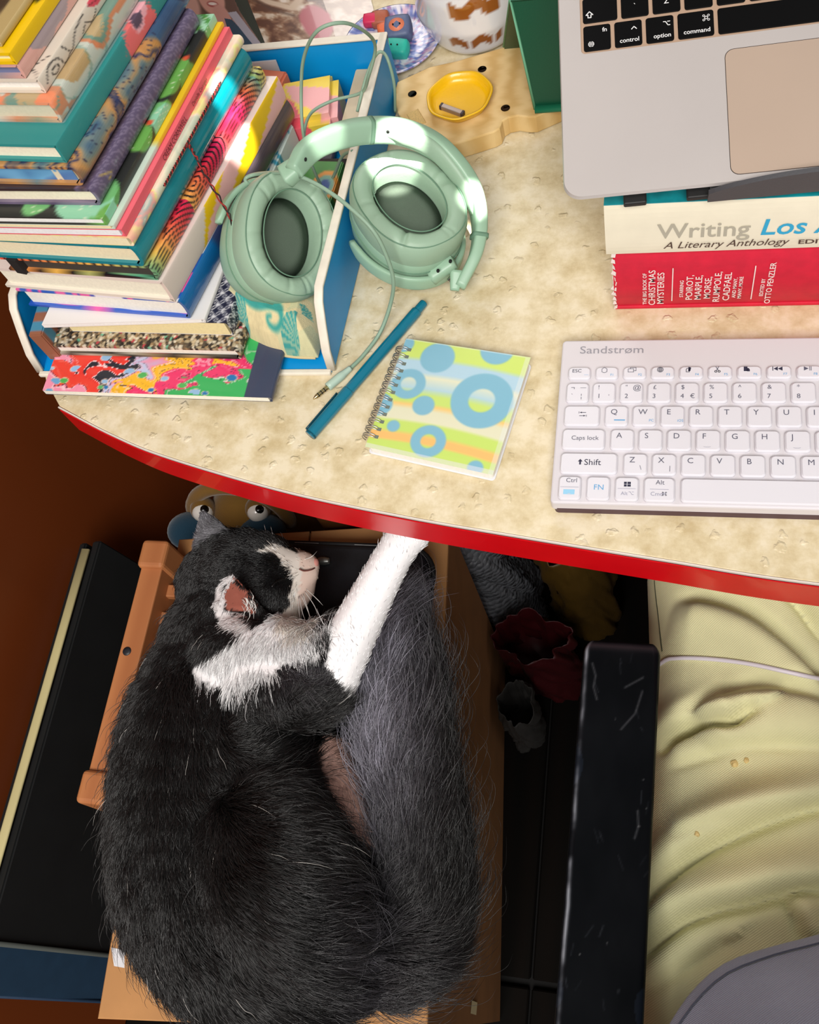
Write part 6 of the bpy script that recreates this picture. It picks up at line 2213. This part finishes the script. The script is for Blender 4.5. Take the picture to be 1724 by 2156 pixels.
def thigh(xc0, xc1, folds, seed):
    ns, nk = 280, 160
    T, A_ = np.meshgrid(np.linspace(0, 1, ns), np.linspace(0, 2 * np.pi, nk, endpoint=False), indexing='ij')
    Y = -0.24 + 0.70 * T
    cx_ = np.interp(Y, [-0.24, 0.0, 0.25, 0.46], [xc0, xc0, xc1, xc1])
    a_, b_, cz = thigh_dims(Y)
    X = cx_ + a_ * np.cos(A_)
    Z_ = np.maximum(cz + b_ * np.sin(A_), 0.4525)
    up = np.clip(np.sin(A_) + 0.35, 0, 1)
    h = fold_h(X, Y) if folds else 0.006 * (fbm(X * 18 + seed, Y * 18, 2) - 0.5)
    h = h + 0.0035 * (fbm(X * 26 + seed, Y * 30 + 3, 3) - 0.5)
    X = X + h * up * np.cos(A_) * 0.6
    Z_ = Z_ + h * up * (0.4 + 0.6 * np.clip(np.sin(A_), 0, 1))
    return list(np.stack([X, Y, Z_], -1))


tro = ob('trousers', loft_me(thigh(0.088, 0.082, True, 0)), m_tro, pe, keep=True)
ob('trouser_leg', loft_me(thigh(0.300, 0.315, False, 5)), m_tro, tro, keep=True)
for xk in (0.080, 0.315):   # shins going down to the floor
    ob('lower_leg', loft_me([np.c_[xk + r_ * np.cos(np.linspace(0, 6.283, 40, endpoint=False)), yy + r_ * np.sin(np.linspace(0, 6.283, 40, endpoint=False)), np.full(40, zz_)] for r_, yy, zz_ in ((0.06, 0.40, 0.53), (0.068, 0.40, 0.45), (0.062, 0.41, 0.3), (0.06, 0.42, 0.08), (0.058, 0.42, 0.075))]), m_tro, tro, keep=True)
    ob('shoe', prism_me(rrect(xk - 0.045, 0.36, xk + 0.045, 0.60, 0.04, 6), 0.001, 0.07, 0.02, 3), mat('dark shoe', (24, 20, 18), 0.5), tro, keep=True)
# outer side seam of the trousers
sp_ = [(1376, 1195), (1380, 1250), (1386, 1300), (1391, 1350), (1394, 1372)]


def on_thigh(px, py, lift=0.0006):
    """the point of the thigh surface seen there"""
    Q = np.array([at(px, py, z_) for z_ in np.linspace(0.66, 0.48, 160)])
    x, y = Q[:, 0], Q[:, 1]
    a_, b_, cz = thigh_dims(y)
    cx_ = np.interp(y, [-0.24, 0.0, 0.25, 0.46], [0.088, 0.088, 0.082, 0.082])
    zs = cz + b_ * np.sqrt(np.clip(1 - ((x - cx_) / a_) ** 2, 0, 1)) + fold_h(x, y) + 0.0035 * (fbm(x * 26, y * 30 + 3, 3) - 0.5)
    k = np.argmax(Q[:, 2] <= zs + lift)
    return Q[k]


ob('side_seam', tube_me(np.array([on_thigh(*q) for q in sp_]), 0.0006, 6, 40), mat('dark seam', (70, 72, 50), 0.9), tro, keep=True)
# shirt: torso in rings, hem resting on the lap
ring = []
nk = 120
a = np.linspace(0, 2 * np.pi, nk, endpoint=False)
for z_, cx_, cy_, rx_, ry_ in ((0.652, 0.170, -0.120, 0.186, 0.178), (0.655, 0.170, -0.120, 0.191, 0.184), (0.662, 0.170, -0.120, 0.192, 0.185), (0.675, 0.170, -0.122, 0.189, 0.181), (0.700, 0.171, -0.126, 0.183, 0.172), (0.74, 0.173, -0.134, 0.178, 0.160),
                             (0.80, 0.176, -0.150, 0.172, 0.145), (0.90, 0.180, -0.175, 0.172, 0.130), (1.0, 0.185, -0.205, 0.182, 0.120), (1.08, 0.19, -0.225, 0.19, 0.105), (1.12, 0.19, -0.23, 0.14, 0.085), (1.14, 0.19, -0.23, 0.06, 0.05)):
    w_ = 1 + 0.016 * np.sin(a * 9 + z_ * 9) * np.clip((0.8 - z_) / 0.15, 0, 1) + 0.02 * (fbm(np.cos(a) * 3 + 7, np.sin(a) * 3 + z_ * 8, 3) - 0.5)
    ring.append(np.c_[cx_ + rx_ * w_ * np.cos(a), cy_ + ry_ * w_ * np.sin(a), np.full(nk, z_) + 0.004 * np.sin(a * 5)])
RR = np.array(ring)
RF = np.array([catmull(RR[:, j], 60) for j in range(nk)]).transpose(1, 0, 2)
ob('shirt', loft_me(list(RF)), m_shi, pe, keep=True)
seam = RR[3].copy()
ctr = seam.mean(0)
seam = seam + (seam - ctr) * 0.004 + (0, 0, 0.001)
_sh = ob('hem_stitch', tube_me(np.vstack([seam, seam[:1]]), 0.0006, 6), mat('dark stitch', (74, 78, 92), 0.9), pe, keep=True)
# crumbs on the lap, white cable across it
for px, py in ((1546, 1608), (1571, 1601), (1467, 1756)):
    q = on_thigh(px, py)
    o = thing('crumb', {1546: 'larger pale crumb lying on the olive trousers', 1571: 'smaller pale crumb right beside the larger one', 1467: 'tiny white crumb lower on the olive trousers'}[px], 'crumb', tuple(q))
    bm = bmesh.new()
    bmesh.ops.create_icosphere(bm, subdivisions=2, radius=0.0026 if px == 1546 else 0.0019)
    for vv in bm.verts:
        vv.co *= 0.8 + 0.4 * random.random()
    ob('grain', me_from_bm(bm), mat('pale crumb', (232, 206, 140), 0.8), o)
cb = thing('cable', 'white charging cable lying across the olive trousers', 'cable', tuple(on_thigh(1560, 1395)))
cpts = [on_thigh(x, y, 0.0026) for x, y in ((1398, 1392), (1425, 1386), (1470, 1386), (1530, 1391), (1590, 1400), (1650, 1413), (1700, 1424), (1760, 1436))]
cpts = [np.array(cpts[0]) + (-0.012, -0.004, -0.03)] + cpts
tube('cord', cpts, 0.0017, mat('white cable', (232, 224, 232), 0.45), cb, 10, 80, keep=True)
# ------------------------------------------------------------------ the cat
cat_o = thing('cat', 'long-haired black and white cat curled on the case, white foreleg stretched to the desk', 'cat', (-0.33, 0.15, BT + 0.05))


def project(P):
    c = (P - CAM) @ RM.T
    return 862 + FPX * c[:, 0] / c[:, 2], 1078 + FPX * c[:, 1] / c[:, 2]


# blobs: (px, py, z, radius, stretch along a photo direction, region)
BL = []


def blob(px, py, z, r, reg, sx=1.0, sy=1.0, sz=1.0, ang_=0.0):
    BL.append((np.array(at(px, py, z)), r, (sx, sy, sz), ang_, reg))


def chain(pts, reg, n=14):
    """tapered limb through (px, py, z, r) points"""
    P = np.array([[*at(p[0], p[1], p[2]), p[3]] for p in pts])
    for q in catmull(P, n):
        BL.append((q[:3], q[3], (1, 1, 1), 0.0, reg))


# trunk: curled, back to the left, belly to the right
chain([(455, 1330, 0.562, 0.040), (425, 1430, 0.560, 0.052), (405, 1550, 0.562, 0.061), (398, 1700, 0.560, 0.066), (412, 1840, 0.556, 0.067), (470, 1960, 0.550, 0.064), (570, 2010, 0.545, 0.058), (680, 2010, 0.538, 0.048)], 'body', 22)
chain([(480, 1440, 0.560, 0.048), (520, 1560, 0.556, 0.056), (560, 1700, 0.550, 0.056), (600, 1820, 0.556, 0.060), (650, 1900, 0.552, 0.054)], 'body', 16)
chain([(560, 1770, 0.590, 0.050), (590, 1860, 0.590, 0.058), (640, 1930, 0.578, 0.050)], 'body', 8)
chain([(690, 1600, 0.535, 0.022), (725, 1690, 0.540, 0.024), (752, 1770, 0.540, 0.024)], 'belly', 8)
# chest, shoulder, stretched foreleg
chain([(470, 1380, 0.570, 0.044), (540, 1390, 0.585, 0.040), (600, 1385, 0.592, 0.036)], 'body', 8)
chain([(560, 1440, 0.585, 0.040), (620, 1450, 0.590, 0.036), (665, 1450, 0.590, 0.028)], 'body', 7)
chain([(600, 1385, 0.600, 0.024), (660, 1365, 0.606, 0.023), (715, 1350, 0.612, 0.022)], 'chest', 8)
chain([(716, 1462, 0.585, 0.012), (722, 1400, 0.604, 0.0185), (738, 1345, 0.618, 0.0210), (775, 1270, 0.640, 0.0185), (812, 1200, 0.661, 0.0165), (838, 1155, 0.675, 0.0155), (856, 1128, 0.683, 0.0165), (866, 1116, 0.688, 0.0165)], 'leg', 34)
for dx, dy in ((-22, 2), (-4, -10), (14, -8), (26, 6)):     # toes
    chain([(860 + dx * 0.5, 1122 + dy * 0.5, 0.686, 0.0085), (864 + dx, 1110 + dy, 0.692, 0.0080), (868 + dx * 1.05, 1104 + dy, 0.694, 0.0068)], 'leg', 5)
# head, muzzle to the right
blob(505, 1215, 0.580, 0.046, 'head', 1.0, 1.0, 0.95)
blob(470, 1235, 0.572, 0.044, 'head')
blob(545, 1205, 0.580, 0.038, 'head')
blob(560, 1250, 0.578, 0.034, 'head')
blob(590, 1215, 0.578, 0.027, 'head')
chain([(590, 1195, 0.583, 0.021), (620, 1192, 0.580, 0.0165), (644, 1188, 0.577, 0.0115), (655, 1190, 0.576, 0.0085)], 'muzzle', 9)
chain([(600, 1225, 0.578, 0.020), (628, 1214, 0.577, 0.0150), (646, 1208, 0.575, 0.0115)], 'muzzle', 7)
chain([(600, 1255, 0.576, 0.019), (624, 1250, 0.574, 0.0145), (642, 1236, 0.572, 0.0105)], 'muzzle', 7)
chain([(590, 1290, 0.574, 0.020), (560, 1330, 0.575, 0.028), (520, 1360, 0.572, 0.036)], 'throat', 8)
chain([(470, 1290, 0.572, 0.042), (450, 1340, 0.566, 0.046)], 'body', 4)
# tail swept up along the right side
TAIL = [(760, 2030, 0.528, 0.030), (845, 1985, 0.526, 0.030), (880, 1900, 0.528, 0.030), (884, 1790, 0.534, 0.029), (868, 1670, 0.538, 0.029), (852, 1550, 0.540, 0.030), (845, 1440, 0.541, 0.027), (852, 1350, 0.540, 0.014), (858, 1290, 0.538, 0.006)]
chain(TAIL, 'tail', 40)


def ear(base, tip, side, reg, depth):
    """cupped ear from two base points to the tip, as flattened balls"""
    b0, b1, t = [np.array(at(*q)) for q in (*base, tip)]
    out = []
    for k in np.linspace(0, 1, 9):
        a_, b_ = b0 + (t - b0) * k, b1 + (t - b1) * k
        for j in np.linspace(0, 1, max(2, int(9 * (1 - k)) + 1)):
            q = a_ + (b_ - a_) * j
            bow = np.array(side) * depth * (1 - (2 * j - 1) ** 2) * (1 - k)
            out.append((q + bow, 0.0042 * (1 - 0.35 * k), (1, 1, 1), 0.0, reg))
    return out


BL += ear(((408, 1200, 0.598), (508, 1150, 0.600)), (432, 1078, 0.622), camdir(0, 0, 1), 'ear', 0.010)
BL += ear(((412, 1190, 0.598), (505, 1150, 0.600)), (448, 1094, 0.620), camdir(0, 0, 1), 'ear', 0.008)
BL += ear(((404, 1195, 0.600), (440, 1150, 0.604)), (422, 1086, 0.622), camdir(0, 0, 1), 'ear', 0.004)
BL += ear(((440, 1150, 0.604), (512, 1152, 0.600)), (456, 1096, 0.620), camdir(0, 0, 1), 'ear', 0.004)
BL += ear(((452, 1300, 0.602), (556, 1296, 0.604)), (490, 1208, 0.644), camdir(0.2, 0.1, 1), 'ear', 0.016)

bm = bmesh.new()
for c, r, sc, an, reg in BL:
    mtx = Matrix.Translation(Vector(c)) @ Matrix.Diagonal((r * sc[0], r * sc[1], r * sc[2], 1))
    bmesh.ops.create_icosphere(bm, subdivisions=2, radius=1.0, matrix=mtx)
me0 = bpy.data.meshes.new('catraw')
bm.to_mesh(me0)
bm.free()
tmp = bpy.data.objects.new('catraw', me0)
COL.objects.link(tmp)
md = tmp.modifiers.new('r', 'REMESH')
md.mode = 'VOXEL'
md.voxel_size = 0.0030
md2 = tmp.modifiers.new('s', 'SMOOTH')
md2.factor = 0.5
md2.iterations = 7
dg = bpy.context.evaluated_depsgraph_get()
cme = bpy.data.meshes.new_from_object(tmp.evaluated_get(dg))
bpy.data.objects.remove(tmp)
CV = coords(cme)
# the body rests on the case and the rack: flatten what lies below
over = (CV[:, 0] > -0.44) & (CV[:, 0] < -0.204) & (CV[:, 1] > 0.085) & (CV[:, 1] < 0.362)
CV[:, 2] = np.maximum(CV[:, 2], np.where(over, CZ + 0.0203, BT + 0.0006))
cme.vertices.foreach_set('co', CV.ravel())
cme.update()
# regions from the nearest blob
cen = np.array([b[0] for b in BL])
rad = np.array([b[1] for b in BL])
regs = np.array([b[4] for b in BL])


def region(P):
    out = np.empty(len(P), dtype=object)
    for i in range(0, len(P), 20000):
        d = np.linalg.norm(P[i:i + 20000, None] - cen[None], axis=2) - rad[None]
        out[i:i + 20000] = regs[np.argmin(d, axis=1)]
    return out


POLY_CHEST = [(405, 1412), (425, 1384), (500, 1340), (540, 1315), (580, 1296), (620, 1280), (660, 1320), (690, 1312), (740, 1300), (760, 1400), (708, 1500), (700, 1470), (716, 1400), (700, 1362), (650, 1368), (606, 1394), (560, 1424), (500, 1440), (440, 1440), (412, 1430)]
POLY_FACE = [(548, 1160), (580, 1150), (620, 1160), (680, 1165), (690, 1215), (675, 1280), (655, 1330), (610, 1340), (575, 1330), (596, 1290), (612, 1262), (606, 1240), (616, 1222), (610, 1196), (592, 1178), (566, 1168)]
POLY_EARW = [(448, 1262), (462, 1232), (490, 1204), (500, 1215), (478, 1240), (474, 1285), (520, 1304), (545, 1330), (500, 1335), (468, 1318), (456, 1290)]
POLY_BELLY = [(680, 1575), (715, 1570), (742, 1620), (765, 1690), (785, 1750), (760, 1785), (725, 1760), (700, 1700), (682, 1640)]


def fur_colour(P, R):
    x, y = project(P)
    j1 = 14 * (fbm(P[:, 0] * 90, P[:, 1] * 90, 3) - 0.5)
    j2 = 14 * (fbm(P[:, 0] * 90 + 30, P[:, 1] * 90 + 8, 3) - 0.5)
    x, y = x + j1, y + j2
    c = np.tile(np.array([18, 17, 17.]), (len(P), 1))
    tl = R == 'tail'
    c = put(c, tl * np.clip((2000 - y) / 300, 0.25, 1) * np.clip((930 - x) / 120, 0, 1), (112, 110, 120))  # grey tail fur, lightened further by painted sheen
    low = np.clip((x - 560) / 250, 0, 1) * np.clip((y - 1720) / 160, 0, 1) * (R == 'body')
    c = put(c, low * 0.55, (92, 90, 100))  # grey highlights on the haunch, painted into the coat
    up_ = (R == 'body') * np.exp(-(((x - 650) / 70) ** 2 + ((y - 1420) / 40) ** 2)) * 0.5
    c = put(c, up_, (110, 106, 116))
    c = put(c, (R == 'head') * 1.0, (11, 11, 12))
    c = put(c, ((R == 'ear') & (y < 1180)) * 0.8, (104, 103, 108))  # far ear greyed as a lit edge, light put into the colour
    white = in_poly(x, y, POLY_CHEST) & (R != 'tail')
    white |= (R == 'leg')
    face = in_poly(x, y, POLY_FACE) & (R != 'leg') & (R != 'tail')
    c = put(c, white * 1.0, (248, 246, 247))
    c = put(c, face * 1.0, (232, 222, 212))
    c = put(c, ((R == 'muzzle') & (x > 628)) * 0.6, (226, 188, 172))
    c = put(c, in_poly(x, y, POLY_EARW) * 0.9, (236, 230, 230))
    c = put(c, (in_poly(x, y, POLY_BELLY) | (R == 'belly')) * 0.85, (214, 172, 158))
    return c


RGN = region(CV)
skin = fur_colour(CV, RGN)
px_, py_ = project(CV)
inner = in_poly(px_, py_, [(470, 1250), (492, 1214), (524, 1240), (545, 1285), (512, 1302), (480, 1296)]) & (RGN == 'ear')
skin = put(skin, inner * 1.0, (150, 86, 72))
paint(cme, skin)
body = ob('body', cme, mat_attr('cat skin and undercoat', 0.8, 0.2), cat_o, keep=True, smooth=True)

# fur: hair strands that follow the lie of the coat
FLOW = [(640, 1195, -1, -.1), (590, 1180, -1, -.1), (540, 1190, -1, -.1), (560, 1260, -1, .2), (480, 1200, -.9, .4), (430, 1240, -.5, .9), (440, 1120, -.1, -1), (470, 1150, -.3, -.6), (400, 1330, -.45, 1), (330, 1400, -.3, 1), (280, 1500, -.25, 1), (240, 1650, -.2, 1), (220, 1800, -.1, 1),
        (230, 1950, .05, 1), (300, 2060, .35, 1), (420, 2090, .55, .8), (560, 2110, .85, .5), (700, 2090, 1, .2), (420, 1500, -.05, 1), (440, 1620, .05, 1), (430, 1750, .05, 1), (440, 1880, .2, 1), (520, 1960, .6, .8), (620, 1990, .95, .35),
        (520, 1650, .25, 1), (560, 1560, .7, -.5), (640, 1560, .75, -.65), (690, 1540, .7, -.7), (600, 1640, .8, -.45), (650, 1690, .9, -.25), (700, 1760, 1, .15), (760, 1810, 1, .1), (700, 1860, 1, .1), (620, 1820, .9, .3), (540, 1800, .6, .7), (560, 1900, .85, .4), (720, 1950, 1, .0), (760, 1900, 1, -.1),
        (450, 1400, -.2, 1), (520, 1400, -.1, 1), (580, 1395, .05, 1), (560, 1345, -.2, 1), (640, 1350, .1, 1), (640, 1420, .25, 1), (600, 1330, -.4, 1), (690, 1420, .1, 1), (620, 1480, .2, 1), (500, 1480, 0, 1),
        (720, 1440, .05, -.6), (760, 1300, .45, -1), (820, 1190, .5, -1), (865, 1120, .4, -1),
        (880, 1950, .35, -1), (850, 2040, 1, -.35), (930, 1960, .6, -.8), (880, 1860, .05, -1), (800, 2010, 1, -.1), (850, 1780, -.15, -1), (910, 1780, .3, -1), (800, 1700, -.35, -1), (900, 1650, .25, -1), (780, 1550, -.3, -1), (850, 1550, 0, -1), (910, 1520, .25, -1), (790, 1420, -.15, -1), (850, 1400, .05, -1), (870, 1300, .05, -1),
        (730, 1680, .2, 1), (620, 1300, -.3, .8), (520, 1320, -.6, .9)]
FP = np.array([at(f[0], f[1], 0.56) for f in FLOW])
FD = np.array([camdir(f[2], f[3], 0.0) / np.hypot(f[2], f[3]) for f in FLOW])
FT = np.array([1 if (f[0] > 770 and f[1] > 1330 and f[0] + (f[1] - 1800) * 0.1 > 770) else 0 for f in FLOW])
g = np.random.default_rng(77)
cme.calc_loop_triangles()
nt_ = len(cme.loop_triangles)
tri = np.zeros(nt_ * 3, np.int32)
cme.loop_triangles.foreach_get('vertices', tri)
tri = tri.reshape(-1, 3)
nor = np.zeros(len(CV) * 3)
cme.vertices.foreach_get('normal', nor)
nor = nor.reshape(-1, 3)
A_, B_, C_ = CV[tri[:, 0]], CV[tri[:, 1]], CV[tri[:, 2]]
fn = np.cross(B_ - A_, C_ - A_)
ar = np.linalg.norm(fn, axis=1) / 2
tn = nor[tri].mean(1)
view = CAM - A_
view /= np.linalg.norm(view, axis=1)[:, None]
face_up = (tn * view).sum(1)
dens = np.where(RGN[tri[:, 0]] == 'tail', 1.5, 1.0)
dens = np.where(np.isin(RGN[tri[:, 0]], ['head', 'muzzle', 'leg', 'chest', 'ear']), 2.4, dens)
pr_ = ar * dens * np.clip((face_up + 0.45) / 0.4, 0, 1)
pr_ /= pr_.sum()
NH = 230000
ti = g.choice(nt_, NH, p=pr_)
r1, r2 = np.sqrt(g.random(NH)), g.random(NH)
w0, w1, w2 = (1 - r1), r1 * (1 - r2), r1 * r2
root = A_[ti] * w0[:, None] + B_[ti] * w1[:, None] + C_[ti] * w2[:, None]
nn = nor[tri[ti, 0]] * w0[:, None] + nor[tri[ti, 1]] * w1[:, None] + nor[tri[ti, 2]] * w2[:, None]
nn /= np.linalg.norm(nn, axis=1)[:, None] + 1e-9
HR = RGN[tri[ti, 0]]
hx, hy = project(root)
# flow by inverse distance weights (tail strands only listen to tail controls)
ist = (HR == 'tail')
flow = np.zeros((NH, 3))
for i in range(0, NH, 20000):
    sl = slice(i, i + 20000)
    d2 = ((root[sl, None, :2] - FP[None, :, :2]) ** 2).sum(2) + 1e-5
    wgt = 1 / d2 ** 1.6
    wgt = wgt * np.where(ist[sl, None] == (FT[None] > 0), 1.0, 1e-4)
    flow[sl] = (wgt[..., None] * FD[None]).sum(1) / wgt.sum(1)[:, None]
# clumps turn the flow a little
n1 = fbm(root[:, 0] * 70, root[:, 1] * 70, 3) - 0.5
n2 = fbm(root[:, 0] * 70 + 21, root[:, 1] * 70 + 4, 3) - 0.5
flow = flow + np.stack([n1, n2, 0 * n1], -1) * 0.9 + g.normal(0, 0.10, (NH, 3))
tang = flow - nn * (flow * nn).sum(1)[:, None]
tang /= np.linalg.norm(tang, axis=1)[:, None] + 1e-9
LEN = {'body': 0.024, 'head': 0.0085, 'muzzle': 0.0035, 'throat': 0.013, 'chest': 0.016, 'leg': 0.0062, 'ear': 0.0050, 'tail': 0.046, 'belly': 0.008}
LIFT = {'body': 0.30, 'head': 0.25, 'muzzle': 0.2, 'throat': 0.3, 'chest': 0.3, 'leg': 0.14, 'ear': 0.25, 'tail': 0.45, 'belly': 0.2}
ln = np.array([LEN[r] for r in HR]) * g.uniform(0.6, 1.15, NH)
ln *= np.where(np.isin(HR, ['body', 'throat']) & (hy < 1330) & (hx > 430), 0.55, 1.0)
# shorter coat close to the head and paw, longer on the haunch
ln *= np.where((HR == 'body') & (hy < 1420), 0.65, 1.0)
ln *= np.where((HR == 'body') & (hy > 1700) & (hx > 520), 1.25, 1.0)
lf = np.array([LIFT[r] for r in HR]) * g.uniform(0.4, 2.2, NH)
guard = g.random(NH) < 0.07
ln = np.where(guard & np.isin(HR, ['body', 'tail', 'chest', 'throat']), ln * 1.25, ln)
lf = np.where(guard, lf * 1.5 + 0.08, lf)
tang = tang + np.where(guard, 0.16, 0.0)[:, None] * g.normal(0, 1, (NH, 3))
tang /= np.linalg.norm(tang, axis=1)[:, None]
white_ = fur_colour(root, HR).mean(1) > 170
lf = np.where(white_, lf * 0.55, lf)
NP = 6
tt = np.linspace(0, 1, NP)
down = np.array([0, 0, -1.0])
pos = np.zeros((NH, NP, 3))
for k, t in enumerate(tt):
    bend = lf * (t - 0.75 * t * t)
    pos[:, k] = root - nn * 0.0006 + tang * (ln * t * (1 - 0.05 * t))[:, None] + nn * (ln * bend)[:, None] + down * (ln * 0.05 * t * t)[:, None]
    pos[:, k] += (g.normal(0, 0.05, (NH, 3)) * (ln * t)[:, None]) * 0.35
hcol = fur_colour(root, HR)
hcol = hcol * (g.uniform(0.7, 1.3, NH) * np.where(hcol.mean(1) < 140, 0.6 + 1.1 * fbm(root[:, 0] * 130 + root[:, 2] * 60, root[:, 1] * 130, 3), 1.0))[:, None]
stray = (g.random(NH) < 0.0009) & (HR == 'body') & ~guard
hcol = np.where(stray[:, None], np.array([190, 186, 180.]), hcol)
ln_s = np.where(stray & ~guard & (HR == 'body'), 1.3, 1.0)
pos = root[:, None] + (pos - root[:, None]) * ln_s[:, None, None]
inn_ = in_poly(hx, hy, [(474, 1250), (492, 1220), (520, 1242), (538, 1284), (512, 1298), (484, 1292)]) & (HR == 'ear')
keepm = ~(inn_ & (g.random(NH) < 0.98))
pos, hcol = pos[keepm], hcol[keepm]
NH = len(pos)
hc_ = bpy.data.hair_curves.new('fur')
hc_.add_curves([NP] * NH)
hc_.attributes['position'].data.foreach_set('vector', pos.astype(np.float32).ravel())
ra = hc_.attributes.get('radius') or hc_.attributes.new('radius', 'FLOAT', 'POINT')
ra.data.foreach_set('value', np.tile(np.array([0.00020, 0.00020, 0.00018, 0.00014, 0.0001, 0.00003], np.float32), NH))
ca = hc_.attributes.new('Col', 'FLOAT_COLOR', 'CURVE')
c4 = np.ones((NH, 4), np.float32)
c4[:, :3] = lin(np.clip(hcol, 0, 255))
ca.data.foreach_set('color', c4.ravel())
m_fur = mat_attr('cat fur', 0.34, 0.6)
hc_.materials.append(m_fur)
fur = bpy.data.objects.new('fur', hc_)
COL.objects.link(fur)
attach(fur, cat_o, True)
fur['kind'] = 'stuff'
# nose, mouth, closed eye, whiskers
ball('nose', at(662, 1186, 0.5785), 0.0050, mat('pink nose', (206, 140, 130), 0.45), cat_o, (0.8, 1.0, 0.8))
tube('mouth', [at(662, 1196, 0.581), at(654, 1200, 0.586), at(640, 1202, 0.590), at(630, 1198, 0.594)], 0.0007, mat('dark lip line', (120, 70, 62), 0.6), cat_o, 6, 14, keep=True)
tube('closed_eye', [at(572, 1236, 0.6140), at(580, 1226, 0.6130), at(592, 1220, 0.6090), at(602, 1219, 0.6050)], 0.0008, mat('eye slit', (8, 7, 8), 0.4), cat_o, 6, 12, keep=True)
m_wh = mat('white whisker', (236, 234, 230), 0.4)
for a, b, c in (((638, 1250), (652, 1300), (650, 1330)), ((634, 1252), (658, 1310), (668, 1330)), ((630, 1255), (640, 1300), (664, 1342)), ((642, 1245), (664, 1280), (672, 1312)), ((628, 1256), (632, 1305), (646, 1335)),
                ((640, 1178), (656, 1172), (668, 1160)), ((566, 1160), (562, 1130), (556, 1104)), ((572, 1160), (574, 1130), (570, 1108)), ((645, 1240), (668, 1262), (680, 1275))):
    tube('whisker', [at(a[0], a[1], 0.588), at(b[0], b[1], 0.598), at(c[0], c[1], 0.592)], np.array([0.00038, 0.0003, 0.00012]), m_wh, cat_o, 5, 14, keep=True)
# long pale hairs in the ear
for k in range(26):
    x0, y0 = 512 + g.uniform(-4, 16), 1240 + g.uniform(0, 40)
    tube('ear_tuft', [at(x0, y0, 0.618), at(x0 + 8 + g.uniform(-3, 5), y0 + 14, 0.622), at(x0 + 8 + g.uniform(-8, 6), y0 + 30, 0.618)], np.array([0.0003, 0.00026, 0.0001]), m_wh, cat_o, 4, 8, keep=True)
